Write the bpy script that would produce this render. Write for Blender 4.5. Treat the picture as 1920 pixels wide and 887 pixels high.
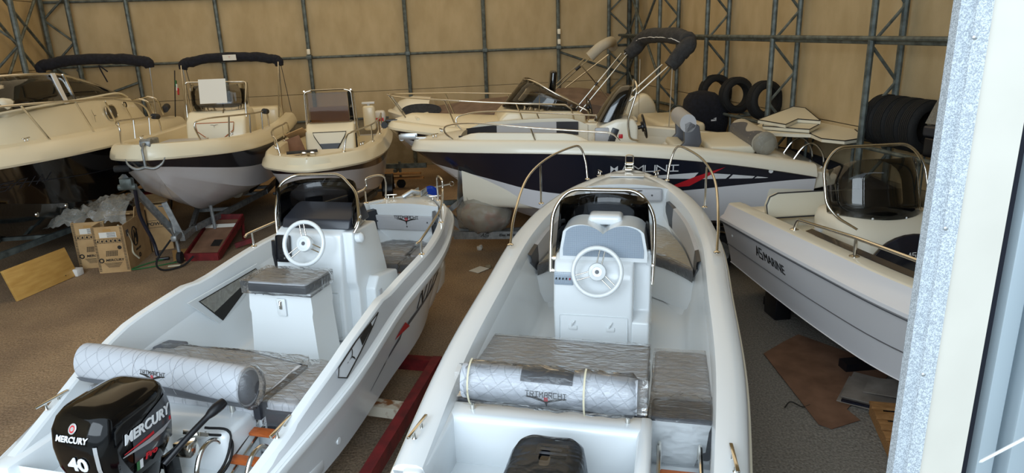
import bpy, bmesh, math, random
from math import sin, cos, pi, radians, sqrt, atan2
from mathutils import Vector, Matrix, noise
for _o in list(bpy.data.objects):
    bpy.data.objects.remove(_o)
S = bpy.context.scene
COL = S.collection
random.seed(7)

# ------------------------------------------------------------------ camera
F_PX, PITCH, ROLL, CAM_H = 1300.0, radians(16.8), radians(2.0), 3.4
fw = Vector((0, cos(PITCH), -sin(PITCH)))
rt = Vector((1, 0, 0))
up = rt.cross(fw)
R_ = rt * cos(ROLL) - up * sin(ROLL)
U_ = up * cos(ROLL) + rt * sin(ROLL)
cam = bpy.data.cameras.new('camera')
cam.sensor_width = 36
cam.lens = F_PX / 1920 * 36
cam.clip_start = 0.05
co = bpy.data.objects.new('camera', cam)
m3 = Matrix((R_, U_, -fw)).transposed()
co.matrix_world = Matrix.Translation((0, 0, CAM_H)) @ m3.to_4x4()
COL.objects.link(co)
S.camera = co

# ------------------------------------------------------------------ light
wd = bpy.data.worlds.new('sky')
S.world = wd
wd.use_nodes = True
bg = wd.node_tree.nodes['Background']
bg.inputs[0].default_value = (0.74, 0.88, 1.0, 1)      # even overcast sky seen through the open front
bg.inputs[1].default_value = 1.6


def area(name, loc, target, sx, sy, power, col):
    l = bpy.data.lights.new(name, 'AREA')
    l.shape = 'RECTANGLE'
    l.size, l.size_y, l.energy, l.color = sx, sy, power, col
    o = bpy.data.objects.new(name, l)
    o.location = loc
    o.rotation_euler = (Vector(target) - Vector(loc)).to_track_quat('-Z', 'Y').to_euler()
    COL.objects.link(o)
    return o


# daylight that filters through the tan fabric roof
area('roof_daylight', (-2.0, 13.2, 7.2), (-2.0, 13.2, 0), 16, 8.5, 335, (1.0, 0.79, 0.50))
# daylight that comes in through the open front
area('door_daylight', (-2.5, -2.5, 5.0), (0.6, 6.0, 0.6), 9, 5, 700, (0.78, 0.90, 1.0))
S.view_settings.view_transform = 'Standard'
S.view_settings.look = 'None'
S.view_settings.exposure = 0.0
S.view_settings.gamma = 1.0
S.view_settings.use_curve_mapping = False


# ------------------------------------------------------------------ materials
def lin(h):
    h = h.lstrip('#')
    out = []
    for i in (0, 2, 4):
        c = int(h[i:i + 2], 16) / 255
        out.append(c / 12.92 if c <= 0.04045 else ((c + 0.055) / 1.055) ** 2.4)
    return (*out, 1)


def mat(name, col, rough=0.5, metal=0.0, coat=0.0, col2=None, nscale=6.0, ndet=4.0, stretch=(1, 1, 1),
        bump=0.0, bscale=40.0, bstretch=(1, 1, 1), ramp=(0.35, 0.65), spec=0.5):
    m = bpy.data.materials.new(name)
    m.use_nodes = True
    N, Lk = m.node_tree.nodes, m.node_tree.links
    b = N['Principled BSDF']
    b.inputs['Base Color'].default_value = lin(col)
    b.inputs['Roughness'].default_value = rough
    b.inputs['Metallic'].default_value = metal
    b.inputs['Specular IOR Level'].default_value = spec
    if coat:
        b.inputs['Coat Weight'].default_value = coat
        b.inputs['Coat Roughness'].default_value = 0.05
    if col2 or bump:
        tc = N.new('ShaderNodeTexCoord')
    if col2:
        mp = N.new('ShaderNodeMapping')
        mp.inputs['Scale'].default_value = stretch
        Lk.new(tc.outputs['Object'], mp.inputs[0])
        nz = N.new('ShaderNodeTexNoise')
        nz.inputs['Scale'].default_value = nscale
        nz.inputs['Detail'].default_value = ndet
        Lk.new(mp.outputs[0], nz.inputs['Vector'])
        cr = N.new('ShaderNodeValToRGB')
        cr.color_ramp.elements[0].position, cr.color_ramp.elements[1].position = ramp
        cr.color_ramp.elements[0].color, cr.color_ramp.elements[1].color = lin(col), lin(col2)
        Lk.new(nz.outputs['Fac'], cr.inputs[0])
        Lk.new(cr.outputs[0], b.inputs['Base Color'])
    if bump:
        mp2 = N.new('ShaderNodeMapping')
        mp2.inputs['Scale'].default_value = bstretch
        Lk.new(tc.outputs['Object'], mp2.inputs[0])
        n2 = N.new('ShaderNodeTexNoise')
        n2.inputs['Scale'].default_value = bscale
        n2.inputs['Detail'].default_value = 5
        Lk.new(mp2.outputs[0], n2.inputs['Vector'])
        bp = N.new('ShaderNodeBump')
        bp.inputs['Strength'].default_value = bump
        bp.inputs['Distance'].default_value = 0.02
        Lk.new(n2.outputs['Fac'], bp.inputs['Height'])
        Lk.new(bp.outputs[0], b.inputs['Normal'])
    return m


def quilt(name, col, line, size=0.075, rough=0.45, axes='xy'):
    m = mat(name, col, rough)
    N, Lk = m.node_tree.nodes, m.node_tree.links
    b = N['Principled BSDF']
    tc = N.new('ShaderNodeTexCoord')
    mp = N.new('ShaderNodeMapping')
    if axes == 'xz':
        mp.vector_type = 'POINT'
        mp.inputs['Rotation'].default_value = (radians(90), 0, radians(38))
    else:
        mp.inputs['Rotation'].default_value = (0, 0, radians(38))
    Lk.new(tc.outputs['Object'], mp.inputs[0])
    br = N.new('ShaderNodeTexBrick')
    br.offset = 0.0
    br.inputs['Scale'].default_value = 1.0
    br.inputs['Brick Width'].default_value = size
    br.inputs['Row Height'].default_value = size
    br.inputs['Mortar Size'].default_value = 0.003
    br.inputs['Mortar Smooth'].default_value = 0.6
    br.inputs['Color1'].default_value = lin(col)
    br.inputs['Color2'].default_value = lin(col)
    br.inputs['Mortar'].default_value = lin(line)
    Lk.new(mp.outputs[0], br.inputs['Vector'])
    Lk.new(br.outputs['Color'], b.inputs['Base Color'])
    bp = N.new('ShaderNodeBump')
    bp.invert = True
    bp.inputs['Strength'].default_value = 0.5
    bp.inputs['Distance'].default_value = 0.01
    Lk.new(br.outputs['Fac'], bp.inputs['Height'])
    Lk.new(bp.outputs[0], b.inputs['Normal'])
    return m


def glassy(name, tint, opac, rough=0.03, bump=0.0, bscale=8.0, bstretch=(1, 1, 1), gcol=(1, 1, 1, 1), tcol=None):
    """thin sheet: tinted see-through plus a mirror-like surface"""
    m = bpy.data.materials.new(name)
    m.use_nodes = True
    N, Lk = m.node_tree.nodes, m.node_tree.links
    N.remove(N['Principled BSDF'])
    out = N['Material Output']
    tr = N.new('ShaderNodeBsdfTransparent')
    tr.inputs[0].default_value = tint
    gl = N.new('ShaderNodeBsdfGlossy')
    gl.inputs['Roughness'].default_value = rough
    gl.inputs['Color'].default_value = gcol
    fr = N.new('ShaderNodeFresnel')
    fr.inputs['IOR'].default_value = 1.45
    mx = N.new('ShaderNodeMixShader')
    base = tr.outputs[0]
    if opac > 0:
        df = N.new('ShaderNodeBsdfDiffuse')
        df.inputs[0].default_value = tcol or (0.8, 0.8, 0.8, 1)
        mo = N.new('ShaderNodeMixShader')
        mo.inputs[0].default_value = opac
        Lk.new(tr.outputs[0], mo.inputs[1])
        Lk.new(df.outputs[0], mo.inputs[2])
        base = mo.outputs[0]
    if bump:
        tc = N.new('ShaderNodeTexCoord')
        mp = N.new('ShaderNodeMapping')
        mp.inputs['Scale'].default_value = bstretch
        Lk.new(tc.outputs['Object'], mp.inputs[0])
        nz = N.new('ShaderNodeTexNoise')
        nz.inputs['Scale'].default_value = bscale
        nz.inputs['Detail'].default_value = 4
        nz.inputs['Distortion'].default_value = 1.2
        Lk.new(mp.outputs[0], nz.inputs['Vector'])
        bp = N.new('ShaderNodeBump')
        bp.inputs['Strength'].default_value = bump
        bp.inputs['Distance'].default_value = 0.05
        Lk.new(nz.outputs['Fac'], bp.inputs['Height'])
        Lk.new(bp.outputs[0], gl.inputs['Normal'])
        Lk.new(bp.outputs[0], fr.inputs['Normal'])
    Lk.new(fr.outputs[0], mx.inputs[0])
    Lk.new(base, mx.inputs[1])
    Lk.new(gl.outputs[0], mx.inputs[2])
    Lk.new(mx.outputs[0], out.inputs[0])
    return m


def galvanised(name):
    m = mat(name, '#a9b0b6', 0.55, 0.08)
    N, Lk = m.node_tree.nodes, m.node_tree.links
    b = N['Principled BSDF']
    tc = N.new('ShaderNodeTexCoord')
    v = N.new('ShaderNodeTexVoronoi')
    v.inputs['Scale'].default_value = 420
    nz = N.new('ShaderNodeTexNoise')
    nz.inputs['Scale'].default_value = 130
    nz.inputs['Detail'].default_value = 3
    Lk.new(tc.outputs['Object'], v.inputs['Vector'])
    Lk.new(tc.outputs['Object'], nz.inputs['Vector'])
    sp = N.new('ShaderNodeSeparateColor')
    Lk.new(v.outputs['Color'], sp.inputs[0])
    ml = N.new('ShaderNodeMath')
    ml.operation = 'MULTIPLY'
    Lk.new(sp.outputs[0], ml.inputs[0])
    Lk.new(nz.outputs['Fac'], ml.inputs[1])
    cr = N.new('ShaderNodeValToRGB')
    cr.color_ramp.elements[0].position, cr.color_ramp.elements[1].position = 0.12, 0.42
    cr.color_ramp.elements[0].color, cr.color_ramp.elements[1].color = lin('#8f969d'), lin('#bfc6cc')
    Lk.new(ml.outputs[0], cr.inputs[0])
    Lk.new(cr.outputs[0], b.inputs['Base Color'])
    return m


M = {}
M['white'] = mat('white_gelcoat', '#e4e9ec', 0.22, coat=0.35)
M['offwhite'] = mat('warm_lit_ivory_gelcoat', '#e8e3d3', 0.25, coat=0.3)  # off-white gelcoat with a little of the warm hall light put into its colour
M['cream'] = mat('warm_lit_gelcoat', '#e9dfc4', 0.28, coat=0.25)  # likely white gelcoat; the warm light at the far end is tinted into it
M['lightgrey'] = mat('pale_grey_gelcoat', '#e0e1e6', 0.25, coat=0.3)
M['navy'] = mat('navy_gelcoat', '#161b29', 0.18, coat=0.5)
M['black'] = mat('black_gelcoat', '#090a0d', 0.12, coat=0.6)
M['cowl'] = mat('black_cowl_paint', '#050608', 0.09, coat=0.15, spec=.35)
M['facet'] = mat('grey_flank_gelcoat', '#b9bcc0', 0.25, coat=0.3)
M['plate'] = mat('pale_name_plate', '#c7cbd0', 0.35)
M['hullprint'] = mat('dark_hull_print', '#22242a', 0.5)
M['filmclear'] = glassy('tight_clear_film', (0.96, 0.96, 0.96, 1), 0.03, 0.0, bump=0.25, bscale=6, bstretch=(1, 2, 2), gcol=(.55, .57, .6, 1))
M['cowlgrey'] = mat('charcoal_cowl_panel', '#3a3d42', 0.22, coat=0.5)
M['steel'] = mat('stainless_steel', '#d9d6cf', 0.13, 1.0)
M['alu'] = mat('brushed_aluminium', '#b8bbbd', 0.35, 0.9)
M['galv'] = galvanised('galvanised_sheet')
M['zinc'] = mat('zinc_plated_beam', '#9a9d9d', 0.5, 0.6, col2='#7c8082', nscale=14)
M['truss'] = mat('grey_painted_steel', '#6f7876', 0.5, 0.3, col2='#4a514f', nscale=9)
M['fabric'] = mat('tan_wall_fabric', '#c3ae88', 0.85, col2='#b5a07a', nscale=1.6, ndet=8, stretch=(2.0, 2.0, .9),
                  bump=0.25, bscale=160)
M['roof'] = mat('tan_roof_fabric', '#b09a72', 0.85)
M['concrete'] = mat('grey_concrete', '#9b9078', 0.9, col2='#83775f', nscale=3, ndet=8, bump=0.3, bscale=30)
M['floor'] = mat('packed_earth_and_asphalt', '#a98f70', 0.95, col2='#86705a', nscale=1.1, ndet=9, bump=0.8, bscale=30,
                 ramp=(0.3, 0.7))
M['ground'] = mat('outdoor_concrete', '#9a9a96', 0.95)
M['smoke'] = glassy('smoked_acrylic', (0.30, 0.31, 0.33, 1), 0.04, tcol=(.03, .03, .035, 1))
M['smoke_light'] = glassy('lightly_smoked_acrylic', (0.66, 0.65, 0.62, 1), 0.02, tcol=(.1, .1, .1, 1))
M['smoke_brown'] = glassy('bronze_acrylic', (0.70, 0.60, 0.46, 1), 0.03, gcol=(.3, .3, .3, 1), tcol=(.1, .07, .04, 1))
M['film'] = glassy('clear_plastic_film', (0.95, 0.95, 0.95, 1), 0.06, 0.07, bump=0.45, bscale=7, bstretch=(1, 3, 2),
                   tcol=(.75, .77, .8, 1))
M['filmhazy'] = glassy('hazy_plastic_film', (0.85, 0.85, 0.82, 1), 0.30, 0.12, bump=0.8, bscale=9,
                       tcol=(.62, .60, .53, 1))
M['vinylgrey'] = mat('grey_vinyl', '#bcbec3', 0.4, bump=0.15, bscale=70)
M['vinyldark'] = mat('charcoal_vinyl', '#2b2e36', 0.35)
M['vinylmid'] = mat('slate_vinyl', '#595c64', 0.4)
M['vinylcream'] = mat('cream_vinyl', '#e2dcc8', 0.5)
M['quilt'] = quilt('quilted_grey_vinyl', '#d9dbe0', '#c6c9cf')
M['quiltroll'] = quilt('quilted_pale_grey_vinyl', '#b9bdc4', '#abafb7', axes='xz')
M['rubber'] = mat('black_rubber', '#17181a', 0.8, bump=0.3, bscale=60)
M['blackplastic'] = mat('black_plastic', '#14151a', 0.35)
M['blackcloth'] = mat('black_canvas', '#0c0e18', 0.9, col2='#171a26', nscale=18, bump=0.6, bscale=25)
M['greycloth'] = mat('pale_grey_canvas', '#b9b2a2', 0.9, bump=0.4, bscale=25)
M['darkcloth'] = mat('charcoal_canvas', '#2b2c2f', 0.9, col2='#3a3b3e', nscale=14, bump=0.5, bscale=30)
M['tarp'] = mat('taupe_tarpaulin', '#7d6a5e', 0.8, col2='#6a594f', nscale=4, bump=0.5, bscale=8)
M['card'] = mat('cardboard', '#c3a071', 0.85, col2='#b39063', nscale=5)
M['cardin'] = mat('cardboard_inside', '#b98f55', 0.85)
M['cardbrown'] = mat('brown_cardboard', '#84614a', 0.85, col2='#6b4c38', nscale=4, ndet=6)
M['cardgrey'] = mat('grey_cardboard', '#8d857c', 0.85, col2='#756c63', nscale=5)
M['ply'] = mat('varnished_plywood', '#d0a55c', 0.55, col2='#bd9049', nscale=3, stretch=(1, 1, 6), ndet=6)
M['wood'] = mat('orange_teak', '#b8612b', 0.45, col2='#9a4a1d', nscale=20, stretch=(1, 8, 8))
M['pallet'] = mat('pallet_wood', '#b08250', 0.8, col2='#8f6538', nscale=12, stretch=(1, 7, 7))
M['red'] = mat('dark_red_paint', '#7a1b1f', 0.5, col2='#571316', nscale=8)
M['redbright'] = mat('red_vinyl_print', '#c3202c', 0.4)
M['rust'] = mat('rusty_white_paint', '#d6cdbb', 0.7, col2='#8c5a33', nscale=9, ramp=(0.5, 0.62))
M['blue'] = mat('blue_plastic', '#1740a8', 0.35)
M['ink'] = mat('black_print', '#1a1714', 0.6)
M['inkwhite'] = mat('white_print', '#dfe1e4', 0.45)
M['inkgrey'] = mat('grey_print', '#55585e', 0.45)
M['chromeprint'] = mat('silver_print', '#c9ccd0', 0.3, 0.6)
M['green'] = mat('green_strap', '#2f6a3a', 0.7)
M['foam'] = mat('white_foam', '#e2e0dc', 0.85, bump=0.2, bscale=60)
M['carbon'] = mat('woven_grey_dash', '#93a0ae', 0.3, coat=0.4)
M['masking'] = mat('masking_tape', '#d3cbb0', 0.7)
M['paper'] = mat('white_paper', '#e6e3da', 0.8)
M['whitepanel'] = mat('white_insulated_panel', '#bfbbb1', 0.45, col2='#b8b4aa', nscale=3)
M['brush'] = mat('black_brush', '#0b0f1c', 0.9)
M['alugrey'] = mat('grey_aluminium_frame', '#9aa6ad', 0.4, 0.3)
M['lamp'] = mat('cream_plastic_lamp', '#efe9d6', 0.4)


def checker_dash():
    m = M['carbon']
    N, Lk = m.node_tree.nodes, m.node_tree.links
    tc = N.new('ShaderNodeTexCoord')
    mp = N.new('ShaderNodeMapping')
    mp.inputs['Rotation'].default_value = (0, radians(45), 0)
    ck = N.new('ShaderNodeTexChecker')
    ck.inputs['Scale'].default_value = 130
    ck.inputs['Color1'].default_value = lin('#a9b6c4')
    ck.inputs['Color2'].default_value = lin('#7d8a99')
    Lk.new(tc.outputs['Object'], mp.inputs[0])
    Lk.new(mp.outputs[0], ck.inputs['Vector'])
    Lk.new(ck.outputs[0], N['Principled BSDF'].inputs['Base Color'])


checker_dash()


def floor_mix():
    """brown packed earth over most of the floor, grey worn asphalt by the door; coarse grit and tyre scuffs"""
    m = M['floor']
    N, Lk = m.node_tree.nodes, m.node_tree.links
    b = N['Principled BSDF']
    old = b.inputs['Base Color'].links[0].from_socket
    tc = N.new('ShaderNodeTexCoord')
    sp = N.new('ShaderNodeSeparateXYZ')
    Lk.new(tc.outputs['Object'], sp.inputs[0])
    nz = N.new('ShaderNodeTexNoise')
    nz.inputs['Scale'].default_value = .7
    nz.inputs['Detail'].default_value = 6
    Lk.new(tc.outputs['Object'], nz.inputs['Vector'])
    # distance measure: x - 0.55*y + noise, grey where large
    m1 = N.new('ShaderNodeMath'); m1.operation = 'MULTIPLY'; m1.inputs[1].default_value = -.55
    Lk.new(sp.outputs['Y'], m1.inputs[0])
    m2 = N.new('ShaderNodeMath'); m2.operation = 'ADD'
    Lk.new(sp.outputs['X'], m2.inputs[0]); Lk.new(m1.outputs[0], m2.inputs[1])
    m3 = N.new('ShaderNodeMath'); m3.operation = 'MULTIPLY_ADD'; m3.inputs[1].default_value = 4.0
    Lk.new(nz.outputs['Fac'], m3.inputs[0]); Lk.new(m2.outputs[0], m3.inputs[2])
    mr = N.new('ShaderNodeMapRange')
    mr.inputs['From Min'].default_value, mr.inputs['From Max'].default_value = -3.2, .2
    Lk.new(m3.outputs[0], mr.inputs['Value'])
    g = N.new('ShaderNodeTexNoise')
    g.inputs['Scale'].default_value = 55
    g.inputs['Detail'].default_value = 5
    Lk.new(tc.outputs['Object'], g.inputs['Vector'])
    gr = N.new('ShaderNodeValToRGB')
    gr.color_ramp.elements[0].position, gr.color_ramp.elements[1].position = .3, .72
    gr.color_ramp.elements[0].color, gr.color_ramp.elements[1].color = (.55, .55, .55, 1), (1.35, 1.35, 1.35, 1)
    Lk.new(g.outputs['Fac'], gr.inputs[0])
    mx = N.new('ShaderNodeMix'); mx.data_type = 'RGBA'
    Lk.new(mr.outputs[0], mx.inputs['Factor'])
    Lk.new(old, mx.inputs['A'])
    mx.inputs['B'].default_value = lin('#827d75')
    ml = N.new('ShaderNodeMix'); ml.data_type = 'RGBA'; ml.blend_type = 'MULTIPLY'
    ml.inputs['Factor'].default_value = 1
    Lk.new(mx.outputs['Result'], ml.inputs['A']); Lk.new(gr.outputs[0], ml.inputs['B'])
    Lk.new(ml.outputs['Result'], b.inputs['Base Color'])


floor_mix()


# ------------------------------------------------------------------ mesh helpers
def cr_path(pts, n=6, closed=False):
    P = [Vector(p) for p in pts]
    if len(P) < 3:
        return P
    out = []
    k = len(P)
    rng = range(k if closed else k - 1)
    for i in rng:
        p0 = P[(i - 1) % k] if (closed or i > 0) else P[0] * 2 - P[1]
        p1, p2 = P[i], P[(i + 1) % k]
        p3 = P[(i + 2) % k] if (closed or i + 2 < k) else P[k - 1] * 2 - P[k - 2]
        for j in range(n):
            t = j / n
            out.append(0.5 * ((2 * p1) + (p2 - p0) * t + (2 * p0 - 5 * p1 + 4 * p2 - p3) * t * t + (3 * p1 - p0 - 3 * p2 + p3) * t ** 3))
    if not closed:
        out.append(P[-1])
    return out


def fillet(pts, r=0.08, n=5):
    """polyline with rounded corners"""
    P = [Vector(p) for p in pts]
    out = [P[0]]
    for i in range(1, len(P) - 1):
        a, b, c = P[i - 1], P[i], P[i + 1]
        ra = min(r, (a - b).length * .45, (c - b).length * .45)
        s, e = b + (a - b).normalized() * ra, b + (c - b).normalized() * ra
        for j in range(n + 1):
            t = j / n
            out.append(s * (1 - t) ** 2 + b * 2 * t * (1 - t) + e * t * t)
    out.append(P[-1])
    return out


class MB:
    def __init__(s):
        s.v, s.f = [], []

    def add(s, vs, fs, mx=None):
        o = len(s.v)
        s.v += [(mx @ Vector(p)) if mx is not None else Vector(p) for p in vs]
        s.f += [tuple(i + o for i in f) for f in fs]
        return s

    def box(s, c, d, rot=(0, 0, 0), bev=0.0, seg=2, mx=None):
        m = Matrix.Translation(c) @ (Matrix.Rotation(rot[2], 4, 'Z') @ Matrix.Rotation(rot[1], 4, 'Y') @ Matrix.Rotation(rot[0], 4, 'X'))
        if mx is not None:
            m = mx @ m
        x, y, z = d[0] / 2, d[1] / 2, d[2] / 2
        if bev <= 0:
            vs = [(i * x, j * y, k * z) for i in (-1, 1) for j in (-1, 1) for k in (-1, 1)]
            return s.add(vs, [(0, 1, 3, 2), (4, 6, 7, 5), (0, 4, 5, 1), (2, 3, 7, 6), (0, 2, 6, 4), (1, 5, 7, 3)], m)
        bm = bmesh.new()
        bmesh.ops.create_cube(bm, size=1)
        for v in bm.verts:
            v.co = Vector((v.co.x * d[0], v.co.y * d[1], v.co.z * d[2]))
        bmesh.ops.bevel(bm, geom=bm.edges[:], offset=bev, segments=seg, profile=0.5, affect='EDGES')
        return s.addbm(bm, m)

    def addbm(s, bm, m=None):
        bm.verts.index_update()
        s.add([v.co.copy() for v in bm.verts], [[v.index for v in f.verts] for f in bm.faces], m)
        bm.free()
        return s

    def tube(s, pts, r, n=8, closed=False, caps=True, mx=None):
        P = [Vector(p) for p in pts]
        k = len(P)
        rr = r if isinstance(r, (list, tuple)) else [r] * k
        T = []
        for i in range(k):
            a = P[(i - 1) % k] if (closed or i > 0) else P[i]
            b = P[(i + 1) % k] if (closed or i < k - 1) else P[i]
            d = b - a
            T.append(d.normalized() if d.length > 1e-9 else Vector((0, 0, 1)))
        ref = Vector((0, 0, 1)) if abs(T[0].z) < .9 else Vector((1, 0, 0))
        N = (ref - T[0] * ref.dot(T[0])).normalized()
        vs, fs = [], []
        for i in range(k):
            N = (N - T[i] * N.dot(T[i]))
            N = N.normalized() if N.length > 1e-6 else T[i].orthogonal().normalized()
            B = T[i].cross(N)
            for j in range(n):
                a = 2 * pi * j / n
                vs.append(P[i] + (N * cos(a) + B * sin(a)) * rr[i])
        for i in range(k if closed else k - 1):
            for j in range(n):
                a, b = i * n + j, i * n + (j + 1) % n
                c, d = ((i + 1) % k) * n + (j + 1) % n, ((i + 1) % k) * n + j
                fs.append((a, b, c, d))
        if caps and not closed:
            fs.append(tuple(range(n - 1, -1, -1)))
            fs.append(tuple((k - 1) * n + j for j in range(n)))
        return s.add(vs, fs, mx)

    def grid(s, rows, closed_u=False, mx=None, flip=False):
        vs, fs = [], []
        w = len(rows[0])
        for r in rows:
            vs += list(r)
        for i in range(len(rows) - 1):
            for j in range(w if closed_u else w - 1):
                a, b = i * w + j, i * w + (j + 1) % w
                c, d = (i + 1) * w + (j + 1) % w, (i + 1) * w + j
                fs.append((d, c, b, a) if flip else (a, b, c, d))
        return s.add(vs, fs, mx)

    def loft(s, rings, cap=True, mx=None):
        s.grid(rings, closed_u=True, mx=mx)
        if cap:
            n = len(rings[0])
            s.add(rings[0], [tuple(range(n - 1, -1, -1))], mx)
            s.add(rings[-1], [tuple(range(n))], mx)
        return s

    def prism(s, outline, h, mx=None):
        """outline in local xy, thickness h along +z"""
        n = len(outline)
        vs = [(x, y, 0) for x, y in outline] + [(x, y, h) for x, y in outline]
        fs = [tuple(range(n - 1, -1, -1)), tuple(range(n, 2 * n))]
        fs += [(i, (i + 1) % n, n + (i + 1) % n, n + i) for i in range(n)]
        return s.add(vs, fs, mx)

    def lathe(s, prof, n=16, mx=None, cap=True):
        rings = [[(r * cos(2 * pi * j / n), r * sin(2 * pi * j / n), z) for j in range(n)] for r, z in prof]
        return s.loft(rings, cap, mx)

    def torus(s, R, r, n=28, k=8, mx=None):
        return s.tube([(R * cos(2 * pi * i / n), R * sin(2 * pi * i / n), 0) for i in range(n)], r, k, closed=True, mx=mx)


def link(name, mb, m, parent=None, smooth=40, label=None, loc=None, solid=0.0):
    me = bpy.data.meshes.new(name)
    me.from_pydata([tuple(v) for v in mb.v], [], mb.f)
    bm = bmesh.new()
    bm.from_mesh(me)
    bmesh.ops.remove_doubles(bm, verts=bm.verts, dist=1e-5)
    bmesh.ops.recalc_face_normals(bm, faces=bm.faces)
    bm.to_mesh(me)
    bm.free()
    me.materials.append(m)
    if smooth:
        for p in me.polygons:
            p.use_smooth = True
        me.set_sharp_from_angle(angle=radians(smooth))
    o = bpy.data.objects.new(name, me)
    COL.objects.link(o)
    if parent is not None:
        o.parent = parent
    if loc is not None:
        o.location = loc
    if label:
        o['label'] = label
    if solid:
        md = o.modifiers.new('thickness', 'SOLIDIFY')
        md.thickness = solid
        md.offset = 0
    return o


def tag(o, label, cat, group=None):
    o['label'], o['category'] = label, cat
    if group:
        o['group'] = group
    return o


def thing(name, label, cat, loc=(0, 0, 0), yaw=0.0, group=None, rot=None):
    o = bpy.data.objects.new(name, None)
    o.empty_display_size = 0.2
    COL.objects.link(o)
    o.location = loc
    o.rotation_euler = rot if rot else (0, 0, -yaw)
    return tag(o, label, cat, group)


def struct(name, mb=None, m=None, parent=None, smooth=0):
    if mb is None:
        o = bpy.data.objects.new(name, None)
        COL.objects.link(o)
    else:
        o = link(name, mb, m, parent, smooth)
    if parent is None:
        o['kind'] = 'structure'
    return o


def dup_tree(root, loc=None, rot=None, label=None):
    r = root.copy()
    COL.objects.link(r)
    if loc is not None:
        r.location = loc
    if rot is not None:
        r.rotation_euler = rot
    if label:
        r['label'] = label
    for ch in list(root.children):
        c_ = ch.copy()
        COL.objects.link(c_)
        c_.parent = r
        for g in list(ch.children):
            d = g.copy()
            COL.objects.link(d)
            d.parent = c_
    return r


# ------------------------------------------------------------------ lettering
def text_mb(body, size, shear=0.0, off=0.0, sx=1.0, depth=0.002, space=1.0):
    c = bpy.data.curves.new('lettering', 'FONT')
    c.body, c.size, c.shear, c.offset = body, size, shear, off
    c.space_character = space
    c.align_x, c.align_y = 'CENTER', 'CENTER'
    c.extrude = depth
    c.resolution_u = 3
    o = bpy.data.objects.new('lettering', c)
    COL.objects.link(o)
    dg = bpy.context.evaluated_depsgraph_get()
    me = o.evaluated_get(dg).to_mesh()
    mb = MB()
    mb.add([Vector((v.co.x * sx, v.co.y, v.co.z)) for v in me.vertices], [tuple(p.vertices) for p in me.polygons])
    o.evaluated_get(dg).to_mesh_clear()
    bpy.data.objects.remove(o)
    bpy.data.curves.remove(c)
    return mb


STROKES = {
    'T': [[(0, 1), (1, 1)], [(.5, .8), (.5, 0)]], 'R': [[(0, 0), (0, .8)], [(0, 1), (1, 1), (1, .5), (.3, .5)], [(.5, .5), (1, 0)]],
    'I': [[(0, 1), (1, 1)], [(.5, 1), (.5, 0)], [(0, 0), (1, 0)]], 'M': [[(0, 0), (0, 1), (.5, .45), (1, 1), (1, 0)]],
    'A': [[(0, 0), (.3, 1), (1, 1), (1, 0)], [(.45, .42), (1, .42)]], 'C': [[(1, 1), (0, 1), (0, 0), (1, 0)]],
    'H': [[(0, 0), (0, 1)], [(1, 0), (1, 1)], [(.2, .5), (1, .5)]], 'N': [[(0, 0), (0, .75)], [(0, 1), (1, 0)], [(1, .2), (1, 1)]],
    'a': [[(0, 0), (.6, 1), (.95, 0)], [(.5, .35), (.8, .35)]],
    'U': [[(0, 1), (0, 0), (1, 0), (1, 1)]], 'S': [[(1, 1), (.1, 1), (.1, .5), (1, .5), (1, 0), (0, 0)]],
    'E': [[(1, 1), (0, 1), (0, 0), (1, 0)], [(0, .5), (.8, .5)]], 'i': [[(.5, 0), (.5, 1)]],
}


def strokes_mb(word, h, w=None, gap=None, t=None, depth=0.002, slant=0.0):
    w = w or h * .9
    gap = gap or h * .35
    t = t or h * .13
    tot = len(word) * w + (len(word) - 1) * gap
    mb = MB()
    x0 = -tot / 2
    for ch in word:
        for pl in STROKES[ch]:
            for (ax, ay), (bx, by) in zip(pl[:-1], pl[1:]):
                a = Vector((x0 + ax * w + ay * h * slant, (ay - .5) * h, 0))
                b = Vector((x0 + bx * w + by * h * slant, (by - .5) * h, 0))
                d = b - a
                L = d.length
                if L < 1e-6:
                    continue
                mb.box((a + b) / 2, (L + t * .9, t, depth), (0, 0, atan2(d.y, d.x)))
        x0 += w + gap
    return mb


def wing_emblem(w):
    """gull-wing emblem: two tapering arms, pointed body and a small anchor"""
    mb = MB()
    for sg in (-1, 1):
        rows = []
        for i in range(9):
            t = i / 8
            x = sg * t * w * .5
            y = .05 * w * sin(t * pi * .9) + .10 * w * (t ** 1.5)
            th = w * (.05 * (1 - t) + .035 * sin(t * pi))
            if t > .8:
                th += .03 * w * (1 - (t - .8) * 4)
            rows.append([(x, y - th / 2, 0.001), (x, y + th / 2, 0.001)])
        mb.grid(rows)
    mb.add([(-.05 * w, .03 * w, .001), (.05 * w, .03 * w, .001), (0, -.2 * w, .001)], [(0, 1, 2)])
    mb.box((0, -.26 * w, .001), (.09 * w, .015 * w, .002))
    mb.box((0, -.27 * w, .001), (.018 * w, .1 * w, .002))
    return mb


def frame_mx(origin, xdir, ydir):
    x = Vector(xdir).normalized()
    y = Vector(ydir)
    y = (y - x * y.dot(x)).normalized()
    z = x.cross(y)
    m = Matrix((x, y, z)).transposed().to_4x4()
    return Matrix.Translation(origin) @ m


def placed(mb, mx):
    o = MB()
    o.add(mb.v, mb.f, mx)
    return o


# ================================================================== the hall
e1 = Vector((cos(radians(10)), sin(radians(10)), 0))      # along the back wall
e2 = Vector((-sin(radians(10.2)), cos(radians(10.2)), 0))  # along the right wall, away from the door
n1 = Vector((e1.y, -e1.x, 0))                              # into the hall from the back wall
n2 = Vector((-e2.y, e2.x, 0))                              # into the hall from the right wall
PB = Vector((-2.62, 18.0, 0))
PR = Vector((4.70, 9.2, 0))                               # foot of the inner chord of the nearest truss


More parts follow.
